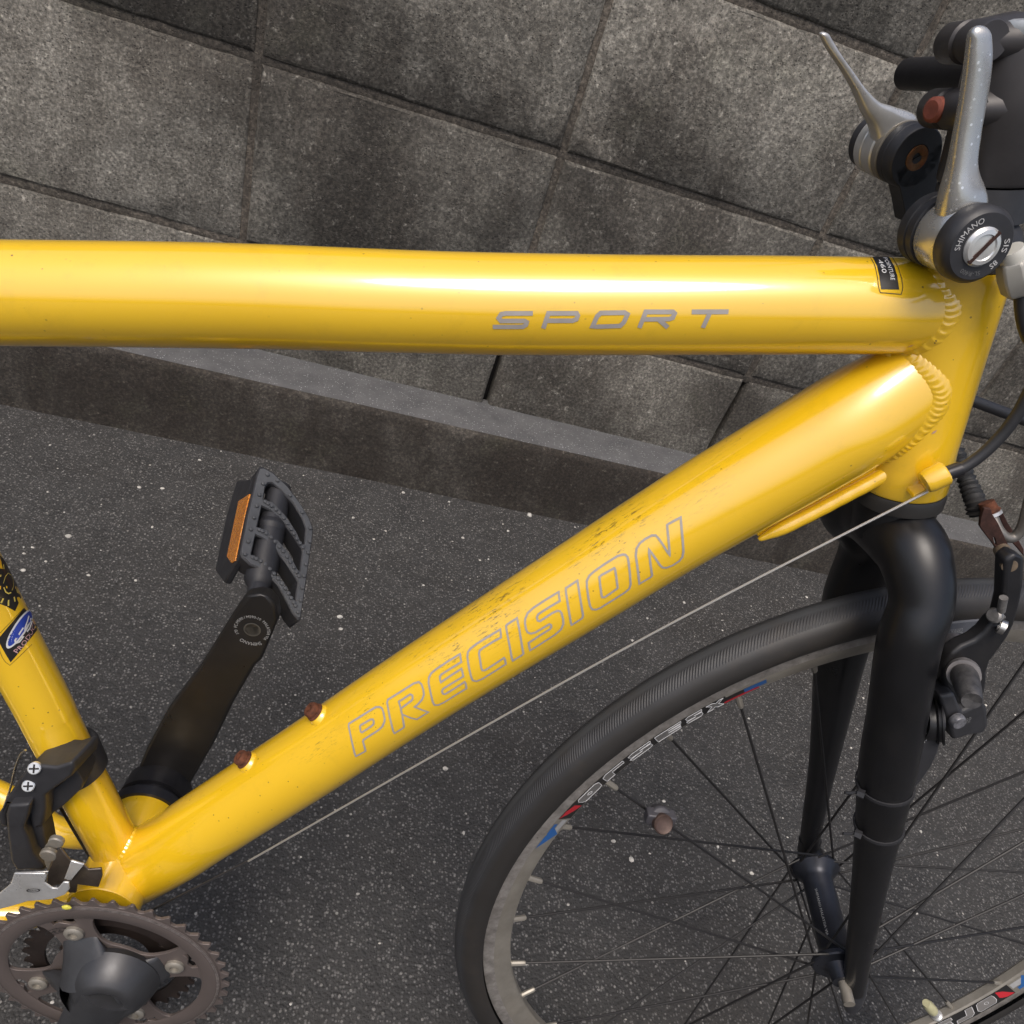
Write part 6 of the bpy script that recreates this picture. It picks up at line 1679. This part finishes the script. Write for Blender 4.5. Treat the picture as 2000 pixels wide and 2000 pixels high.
sweep(b, [pp[2] + (pp[2] - pp[1]) * .02, pp[2].lerp(pp[3], .45), pp[2].lerp(pp[3], .5), pp[3]], [.0088, .0090, .0096, .0094], 28)
pw = b.build('pad_washers', simple('washer_grey', (0.20, 0.19, 0.19), 0.55, 0.5, 0.2, 120), brake)
b = MB()
d_ = (pp[4] - pp[3])
sweep(b, [pp[3] - d_ * .05, pp[3] + d_ * .1, pp[3] + d_ * .55, pp[4] - d_ * .04, pp[4], pp[4] - d_ * .03, pp[4] - d_ * .35], [.0072, .0078, .0072, .0060, .0054, .0040, .0036], 22, caps=True)
b.build('pad_nut', simple('nut_dark', (0.075, 0.073, 0.076), 0.5, 0.6, 0.4, 150, grime=.6, grime_c=(.22, .21, .2)), pw)
t0_, t1_ = (V(p) for p in D['tension'])
b = MB()
dt = (t1_ - t0_).normalized()
sweep(b, [t0_ - dt * .001, t0_, t0_ + dt * .0025, t0_ + dt * .003, t1_], [.0036, .0046, .0046, .0027, .0027], 16)
q0, q1, q2 = (V(p) for p in D['tension2'])
sweep(b, [q0, q1], .0024, 12)
b.build('anchor_bolt', simple('zinc_dirty', (0.26, 0.25, 0.24), 0.5, 0.7, 0.3, 200), brake)
b = MB()
lathe(b, [(-.0016, .0030), (-.0016, .0046), (.0016, .0046), (.0016, .0030)], q2, Vector((.8, -.5, 0)), 16, closed=True)
b.build('cable_loop', M['steel'], brake)
b = MB()
pv = [V(p) for p in D['pivot']]
sweep(b, [pv[0], pv[0].lerp(pv[1], .3), pv[1]], [.0125, .0135, .0130], 26)
sweep(b, [pv[1], pv[1].lerp(pv[2], .25), pv[1].lerp(pv[2], .3), pv[1].lerp(pv[2], .7), pv[1].lerp(pv[2], .75), pv[2]], [.0150, .0158, .0140, .0140, .0160, .0160], 28)
b.build('pivot_boss', M['black_paint'], brake)
b = MB()
prism(b, [V(p) for p in D['base']], WN * .016)
bs = b.build('spring_base', M['plastic'], brake, bevel=.0022, segs=3)
b = MB()
lathe(b, [(0, .0), (.0, .0042), (.0016, .0050), (.0045, .0050)], V(D['base_screw']) - WN * .002, WN, 20)
b.build('spring_screw', simple('screw_scuffed', (0.20, 0.20, 0.215), 0.5, 0.6, 0.5, 300), bs)
b = MB()
ta, tb = (V(p) for p in D['base_text'])
line_print(b, 'TRP', ta + WN * .008, tb + WN * .008, .0050, -WN, .0006)
b.build('base_print', M['dim_print'], bs, smooth=False)
# rusty noodle link, rubber boot and noodle
b = MB()
holed(b, D['link_a'], D['link_holes'], Vector((0, .0022, 0)))
lk = b.build('cable_link', M['rust_dark'], brake, bevel=.0005)
b = MB()
prism(b, [V(p) for p in D['link_b']], Vector((0, .0022, 0)))
b.build('cable_link', M['rust_dark'], brake, bevel=.0005)
b = MB()
pn = V(D['pin'][0])
lathe(b, [(-.001, 0), (-.001, .0042), (.0015, .0046), (.016, .0046)], pn, Vector((.25, .95, .1)), 20)
b.build('link_pin', simple('pin_head', (0.26, 0.20, 0.14), 0.5, 0.6, 0.3, 200), lk)
bt = [V(p) for p in resample(D['boot'], 12)]
b = MB()
rr = []
for i in range(len(bt)):
    f = i / (len(bt) - 1)
    rr.append(.0042 + .0022 * f + (.0007 * math.sin(i * 1.75) if f < .92 else -.0010))
sweep(b, bt, rr, 20)
b.build('rubber_boot', M['rubber'], brake)
b = MB()
nd = resample(D['noodle'], 8)
sweep(b, nd, .0031, 16)
ndl = b.build('noodle', simple('noodle_grey', (0.22, 0.205, 0.185), 0.45, 0.7, 0.2, 120), brake)
b = MB()
d_ = (V(nd[8]) - V(nd[0])).normalized()
sweep(b, [V(nd[0]) - d_ * .006, V(nd[0]) - d_ * .001, V(nd[0]), V(nd[0]) + d_ * .0015], [.0044, .0050, .0058, .0050], 18)
b.build('noodle_head', M['rust'], ndl)
b = MB()
lathe(b, [(-.0004, .0040), (0, .0058), (.0020, .0058), (.0024, .0040)], V(nd[0]) + d_ * .001, d_, 20)
b.build('noodle_collar', M['alloy'], ndl)

# --- computer sensor strapped to the fork leg
b = MB()
prism(b, [V(p) for p in D['sensor']], WN * .012)
sen = b.build('wheel_sensor', M['plastic'], bike, bevel=.0020)
b = MB()
for k, q in enumerate(D['sensor_lines']):
    p, r_ = V(q[0]) + WN * .0102, V(q[1]) + WN * .0102
    line_print(b, ('SENSOR', 'WIRELESS SPEED SENSOR', 'WATER RESISTANT')[k] if False else '- - - - - - - -', p, r_, .0020, -WN, .0004)
b.build('sensor_print', M['white'], sen, smooth=False)
for q, tail in zip(D['tie'], D['tie_tail']):
    i0 = min(range(len(lr)), key=lambda i: (V(lr[i]) - V(q[1])).length)
    c = V(q[1])
    t = (V(lr[min(i0 + 1, len(lr) - 1)]) - V(lr[i0 - 1])).normalized()
    fr = None
    best = None
    PP = resample(lr, 10)
    for p in PP:
        d_ = (V(p) - c).length
        if best is None or d_ < best[0]:
            best = (d_, V(p), p[3])
    b = MB()
    lathe(b, [(-.0013, best[2] + .0002), (-.0012, best[2] + .0012), (.0012, best[2] + .0012), (.0013, best[2] + .0002)], best[1], t, 36, closed=True)
    p0, p1, p2 = (V(p) for p in tail)
    vdir = (best[1] - p1)
    back = (-FW).normalized()
    hpos = best[1] + back * (best[2] + .0015) - WN * .004
    sweep(b, [hpos - WN * .003, hpos + back * .0035], [.0032, .0030], 6)
    sweep(b, [hpos, hpos + back * .009, hpos + back * .0125 + U * .0012], [.0016, .0015, .0014], 6, flat=.6)
    b.build('cable_tie', M['plastic'], bike)

# --- crankset
crank = empty('crankset', bike)
RC = V(D['ring']['c'])
def rg(ang, r_, y=0.0):
    return Vector((RC.x + math.cos(ang) * r_, RC.y + y, RC.z + math.sin(ang) * r_))
NT = 42
TIP = D['ring']['rc']
BCR = D['ring']['bcd']
BT = D['ring']['bt']
def toothed(n, tip, root, phase):
    out = []
    st = 2 * math.pi / n
    for i in range(n):
        a = phase + i * st
        for f, r_ in ((-.50, root), (-.36, root + .0003), (-.22, root + (tip - root) * .42), (-.10, root + (tip - root) * .92), (-.02, tip), (.07, tip - .0002), (.16, root + (tip - root) * .62), (.30, root + (tip - root) * .14)):
            out.append(rg(a + f * st, r_))
    return out
def window(a0, a1, r_in, r_out, bulge=.0):
    """Opening between two spider arms."""
    pts = []
    k = 5
    for i in range(k + 1):
        pts.append(rg(a0 + (a1 - a0) * i / k, r_out))
    pts.append(rg(a1 + .02, (r_out + r_in) / 2))
    for i in range(3):
        pts.append(rg(a1 - .10 + (a0 - a1 + .20) * i / 2, r_in))
    pts.append(rg(a0 - .02, (r_out + r_in) / 2))
    # round the corners (two corner-cutting passes)
    for _ in range(2):
        q = []
        n = len(pts)
        for i in range(n):
            p, r2 = pts[i], pts[(i + 1) % n]
            q += [p.lerp(r2, .25), p.lerp(r2, .75)]
        pts = q
    return pts
step = 2 * math.pi / NT
wins = []
for k in range(4):
    a = BT - k * math.pi / 2
    wins.append(window(a - math.pi / 2 + .30, a - .28, .041, .0735))
slots = []
for k in range(4):
    a = BT - k * math.pi / 2 + .04
    s_ = []
    for i in range(10):
        s_.append(rg(a - .13 + .26 * i / 9, .0725 + .0022 * math.sin(i * .9) * (1 if i < 6 else .4)))
    for i in range(10):
        s_.append(rg(a + .13 - .26 * i / 9, .0672 + .0018 * math.sin(i * .7)))
    slots.append(s_)
b = MB()
outer = toothed(NT, TIP, TIP - .0058, math.pi / 2 + .055)
# a plain disc with the middle cut out and windows between the arms
inner = [rg(2 * math.pi * i / 48, .030) for i in range(48)]
holed(b, [p + YA * .0004 for p in outer], [[p + YA * .0004 for p in inner]] + [[p + YA * .0004 for p in w] for w in wins] + [[p + YA * .0004 for p in s_] for s_ in slots], YA * .0024)
big = b.build('chainring', M['chainring'], crank, angle=30, bevel=.0003)
# raised outer land of the ring
b = MB()
lathe(b, [(0, .0722), (-.0012, .0738), (-.0013, .0855), (-.0004, .0868), (0, .0868)], RC + YA * .0002, YA, 120, (0, 0, 1), caps=False)
b.build('chainring_land', M['chainring'], crank)
b = MB()
lathe(b, [(-.00145, .0843), (-.00148, .0848), (-.00105, .0862), (-.0010, .0858)], RC + YA * .0002, YA, 120, (0, 0, 1), caps=False)
b.build('worn_edge', simple('worn_edge', (0.45, 0.40, 0.38), 0.35, 0.8, 0.3, 400, grime=.9, grime_c=(.12, .1, .09)), crank)
# middle and small rings behind
for nm, nt_, tip, y in (('chainring', 32, .0665, .0085), ('chainring', 22, .0430, .0165)):
    b = MB()
    o_ = [p + YA * y for p in toothed(nt_, tip, tip - .006, .3)]
    holed(b, o_, [[rg(2 * math.pi * i / 40, tip - .0165, y) for i in range(40)]], YA * .0022)
    b.build(nm, M['ring_dark'], crank, angle=30)
# spider and right crank arm
b = MB()
BOSS = Vector((.0045, -.0855, .0010))
for k in range(4):
    a = BT - k * math.pi / 2
    m1 = rg(a, .020, -.012)
    m2 = rg(a, .036, -.0030)
    m3 = rg(a, .0450, -.0004)
    m4 = rg(a, .0475, .0012)
    tang = Vector((-math.sin(a), 0, math.cos(a)))
    vs = []
    secs = [(m1, .0210, .0120), (m2, .0165, .0050), (m3, .0140, .0022), (m4, .0130, .0010)]
    sg = 16
    for p, w_, h_ in secs:
        for q in range(sg):
            f = 2 * math.pi * q / sg
            cx_, sx_ = math.cos(f), math.sin(f)
            vs.append(p + tang * (math.copysign(abs(cx_) ** .8, cx_) * w_) - YA * (math.copysign(abs(sx_) ** .8, sx_) * h_))
    fs = []
    for i in range(3):
        for q in range(sg):
            fs.append((i * sg + q, i * sg + (q + 1) % sg, (i + 1) * sg + (q + 1) % sg, (i + 1) * sg + q))
    fs.append(tuple(3 * sg + q for q in range(sg)))
    b.add(vs, fs)
lathe(b, [(.0270, .030), (.0200, .034), (.0120, .0310), (.0050, .0265), (.0015, .0232), (0, .0212), (-.0004, .0165), (.0006, .0140), (.006, .0130), (.006, 0)], BOSS, YA, 44, (0, 0, 1))
spi = b.build('spider', M['crank'], crank)
b = MB()
da = Vector((-.40, 0, -.92)).normalized()
sweep(b, [BOSS + YA * .012 - da * .004, BOSS + YA * .010 + da * .025, BOSS + YA * .004 + da * .07, BOSS - YA * .004 + da * .12, BOSS - YA * .010 + da * .165, BOSS - YA * .010 + da * .180], [.027, .0225, .0165, .0145, .0150, .0105], 24, hint=(0, 1, 0), flat=.62)
b.build('crank_arm', M['crank'], crank)
b = MB()
pe = BOSS - YA * .012 + da * .168
lathe(b, [(0, .006), (-.055, .006), (-.058, .011), (-.105, .010), (-.108, 0)], pe, YA, 18)
box(b, tuple(pe + Vector((-.045, -.110, -.010))), tuple(pe + Vector((-.030, -.060, .010))))
box(b, tuple(pe + Vector((.030, -.110, -.010))), tuple(pe + Vector((.045, -.060, .010))))
for yy in (-.110, -.088, -.066):
    box(b, tuple(pe + Vector((-.032, yy, -.009))), tuple(pe + Vector((.032, yy + .006, .009))))
b.build('pedal', M['plastic'], crank, bevel=.002)
for k in range(4):
    p = rg(BT - k * math.pi / 2, BCR, -.0010)
    b = MB()
    lathe(b, [(.002, .0072), (-.0006, .0072), (-.0016, .0062), (-.0022, .0046), (-.0021, .0034), (.0004, .0031), (.0004, 0)], p, YA, 26, (0, 0, 1))
    b.build('chainring_bolt', M['alloy_dull'], crank)
b = MB()
for k, (cx_, rr_) in enumerate(((1.0, 0),)):
    a = BT + .20
    for (r0_, w_) in ((.0646, .0003), (.0604, .0003)):
        pass
    for i in range(24):
        q0_, q1_ = 2 * math.pi * i / 24, 2 * math.pi * (i + 1) / 24
        P_ = []
        for q_, s_ in ((q0_, 1), (q1_, 1), (q1_, .82), (q0_, .82)):
            P_.append(rg(a + .16 * math.cos(q_) * s_, .0618 + .0030 * math.sin(q_) * s_, -.0003))
        b.add(P_, [(0, 1, 2, 3)])
    lettering(b, '42', lambda u, v: rg(a + .08 - .16 * u, .0604 + .0026 * v, -.0003))
b.build('ring_mark', M['black_label'], crank, smooth=False)

# left crank arm and pedal
b = MB()
oa = [V(p) for p in D['arm_left']]
prism(b, oa, YA * .014 + Vector((0, 0, -.002)))
la = b.build('left_crank_arm', simple('crank_black', (0.020, 0.019, 0.019), 0.34, 0.35, 0.2, 40, grime=.3, grime_c=(.035, .03, .025)), crank, bevel=.0034, segs=4)
eye = V(D['eye'])
b = MB()
lathe(b, [(-.0002, .0055), (-.0004, .0062), (-.0002, .0068)], eye - YA * .0004, YA, 36, (0, 0, 1))
b.build('pedal_eye', simple('eye_ring', (0.10, 0.095, 0.085), 0.4, 0.5), la)
b = MB()
hint_up = (0, 0, 1)
arc_print(b, 'SHIMANO', eye, -YA, .0128, 212, 142, .0034, hint_up, .0006)
b.build('arm_print', M['grey_print'], la, smooth=False)
b = MB()
arc_print(b, '170  FC-M590 / M590-10  MALAYSIA VIA', eye, -YA, .0116, 122, -132, .0026, hint_up, .0006)
b.build('arm_print', M['grey_print'], la, smooth=False)
b = MB()
lathe(b, [(.046, .030), (.054, .031), (.055, .026), (.060, .0255), (.061, .029), (.080, .028)], (bbx, 0, bbz), YA, 36, (0, 0, 1))
b.build('bearing_cup', M['anodised'], crank)

PN = V(D['pedal_n']).normalized()
pedal = empty('left_pedal', crank)
TH = .021
b = MB()
holed(b, D['pedal_outer'], D['pedal_win'], -PN * TH)
body = b.build('pedal_body', M['plastic'], crank, bevel=.0012)
body.parent = crank
for o_ in (pedal,):
    bpy.data.objects.remove(o_)
po = [V(p) for p in D['pedal_outer']]
cen = sum(po, Vector()) / len(po)
b = MB()
holed(b, [p.lerp(cen, .035) + PN * .0008 for p in po], [[V(p) + (V(p) - sum((V(q) for q in w), Vector()) / len(w)).normalized() * .0012 + PN * .0008 for p in w] for w in D['pedal_win']], -PN * .0010)
b.build('grip_face', M['grey_plastic'], body, bevel=.0003)
axp = [V(p) for p in D['pedal_axle']]
b = MB()
sweep(b, [axp[1].lerp(axp[0], .55), axp[1].lerp(axp[0], .15), axp[1], axp[2], axp[3]], [.0082, .0088, .0130, .0122, .0100], 24)
sweep(b, [axp[2].lerp(axp[1], .10), axp[2].lerp(axp[1], .02), axp[2], axp[2].lerp(axp[3], .1)], [.0122, .0138, .0138, .0122], 24)
b.build('pedal_axle', M['plastic'], body)
b = MB()
for p in D['pedal_studs']:
    lathe(b, [(0, .0019), (.0016, .0016), (.0020, .0009), (.0020, 0)], V(p) + PN * .0008, PN, 8)
for bar in D['pedal_bars']:
    q = [V(p) + PN * .0006 for p in bar]
    L_ = sum((q[i + 1] - q[i]).length for i in range(len(q) - 1))
    k = int(L_ / .0044)
    Q = resample(q, 12)
    for i in range(k + 1):
        lathe(b, [(0, .0019), (.0014, .0016), (.0018, .0008), (.0018, 0)], V(Q[int(i / max(1, k) * (len(Q) - 1))]) + PN * .0002, PN, 8)
st_ = b.build('grip_stud', M['grey_plastic'], body)
st_['kind'] = 'stuff'
sn = V(D['side_n']).normalized()
b = MB()
prism(b, [V(p) for p in D['pedal_side']], -sn * .006)
sidep = b.build('pedal_side', M['plastic'], body, bevel=.0016)
b = MB()
prism(b, [V(p) - sn * .0015 for p in D['reflector']], -sn * .002)
b.build('reflector', M['amber'], sidep, bevel=.0004)

# --- front derailleur
fd = empty('front_derailleur', bike)
# clamp band round the seat tube
iA = [V((p[0], 0, p[1])) for p in D['seat']]
ca_, cb_ = Vector((-.0418, 0, .1452)), Vector((-.0520, 0, .1830))
td = (cb_ - ca_).normalized()
cc_ = Vector((-.0460, 0, .1605))
b = MB()
lathe(b, [(-.0130, .0180), (-.0130, .0206), (-.0115, .0222), (.0095, .0226), (.0120, .0218), (.0130, .0206), (.0130, .0181)], cc_, td, 48, (0, 1, 0))
b.build('clamp_band', M['plastic'], fd)
b = MB()
prism(b, [V(p) for p in D['fd_body']], Vector((.004, .030, -.004)))
b.build('derailleur_body', M['plastic'], fd, bevel=.0024, segs=3)
b = MB()
prism(b, [V(p) for p in D['fd_plate']], Vector((.0, .022, 0)))
b.build('derailleur_body', M['plastic'], fd, bevel=.0014)
b = MB()
prism(b, [V(p) for p in D['fd_link']], Vector((0, .014, 0)))
b.build('link_arm', M['plastic'], fd, bevel=.0022, segs=3)
b = MB()
prism(b, [V(p) for p in D['fd_link2']], Vector((0, .016, 0)))
b.build('link_arm', M['plastic'], fd, bevel=.0022, segs=3)
for p in D['fd_screw']:
    p = V(p) + YA * .0075
    axn = Vector((.15, -.85, .5)).normalized()
    b = MB()
    lathe(b, [(-.002, .0042), (.0006, .0042), (.0011, .0036), (.0012, 0)], p, axn, 20)
    sc_ = b.build('limit_screw', M['alloy_bright'], fd)
    xs_, ys_ = frame_of(axn, (0, 0, 1))
    b = MB()
    for u_, v_ in ((xs_, ys_), (ys_, xs_)):
        c_ = p + axn * .0012
        b.add([c_ + u_ * .0030 + v_ * .0006, c_ + u_ * .0030 - v_ * .0006, c_ - u_ * .0030 - v_ * .0006, c_ - u_ * .0030 + v_ * .0006], [(0, 1, 2, 3)])
    for i_ in range(4, 8):
        b.v[i_] = tuple(V(b.v[i_]) + axn * .00008)
    b.build('screw_slot', M['hole'], sc_, smooth=False)
b = MB()
prism(b, [V(p) for p in D['fd_cage']], Vector((0, .0016, 0)))
cage = b.build('cage_plate', M['alloy'], fd, bevel=.0006)
b = MB()
ft = [V(p) for p in D['fd_top'][0]]
prism(b, ft, Vector((0, .0016, -.001)))
b.build('cage_plate', M['alloy_bright'], fd, bevel=.0007)
b = MB()
prism(b, [V(p) for p in D['fd_inner']], Vector((0, .0018, 0)))
b.build('inner_cage', simple('cage_dirty', (0.15, 0.125, 0.105), 0.38, 0.8, 0.3, 60, grime=.6), fd, bevel=.0006)
b = MB()
prism(b, [V(p) for p in D['fd_bridge']], Vector((0, .0015, 0)))
b.build('cage_bridge', M['alloy_bright'], fd, bevel=.0005)
b = MB()
prism(b, [V(p) for p in D['fd_ear']], Vector((0, .0016, 0)))
b.build('cage_ear', M['alloy_dull'], fd, bevel=.0005)
for p, r_ in zip(D['fd_rivet'], (.0052, .0060)):
    b = MB()
    lathe(b, [(.002, r_), (-.0006, r_), (-.0014, r_ * .85), (-.0014, 0)], V(p), YA, 22)
    b.build('rivet', M['alloy_dull'], fd)
b = MB()
l0, l1 = (V(p) for p in D['fd_logo'])
lc, lu = (l0 + l1) / 2, (l1 - l0) / 2
lv = Vector((0, 0, 1)) * lu.length * .42
for i in range(24):
    q0_, q1_ = 2 * math.pi * i / 24, 2 * math.pi * (i + 1) / 24
    b.add([lc + (lu * math.cos(q0_) + lv * math.sin(q0_)), lc + (lu * math.cos(q1_) + lv * math.sin(q1_)), lc + (lu * math.cos(q1_) + lv * math.sin(q1_)) * .8, lc + (lu * math.cos(q0_) + lv * math.sin(q0_)) * .8], [(0, 1, 2, 3)])
line_print(b, 'SIS', lc - lu * .55 - lv * .35, lc + lu * .55 - lv * .35, lv.length * .7, -YA, .0001)
for i_ in range(len(b.v)):
    b.v[i_] = (b.v[i_][0], b.v[i_][1] + .0003, b.v[i_][2])
b.build('cage_mark', M['black_label'], cage, smooth=False)
b = MB()
sweep(b, resample(D['fd_cable'], 8), .0008, 8)
b.build('gear_cable', M['steel'], fd)
b = MB()
ball(b, rg(BT - .13, .0905, -.0030), .0030, 8, 5, (1.2, .5, .7))
b.build('leaf_bit', M['leaf_bit'], bike)

# drop the bicycle's helper copies that were never linked to a parent
bpy.context.view_layer.update()
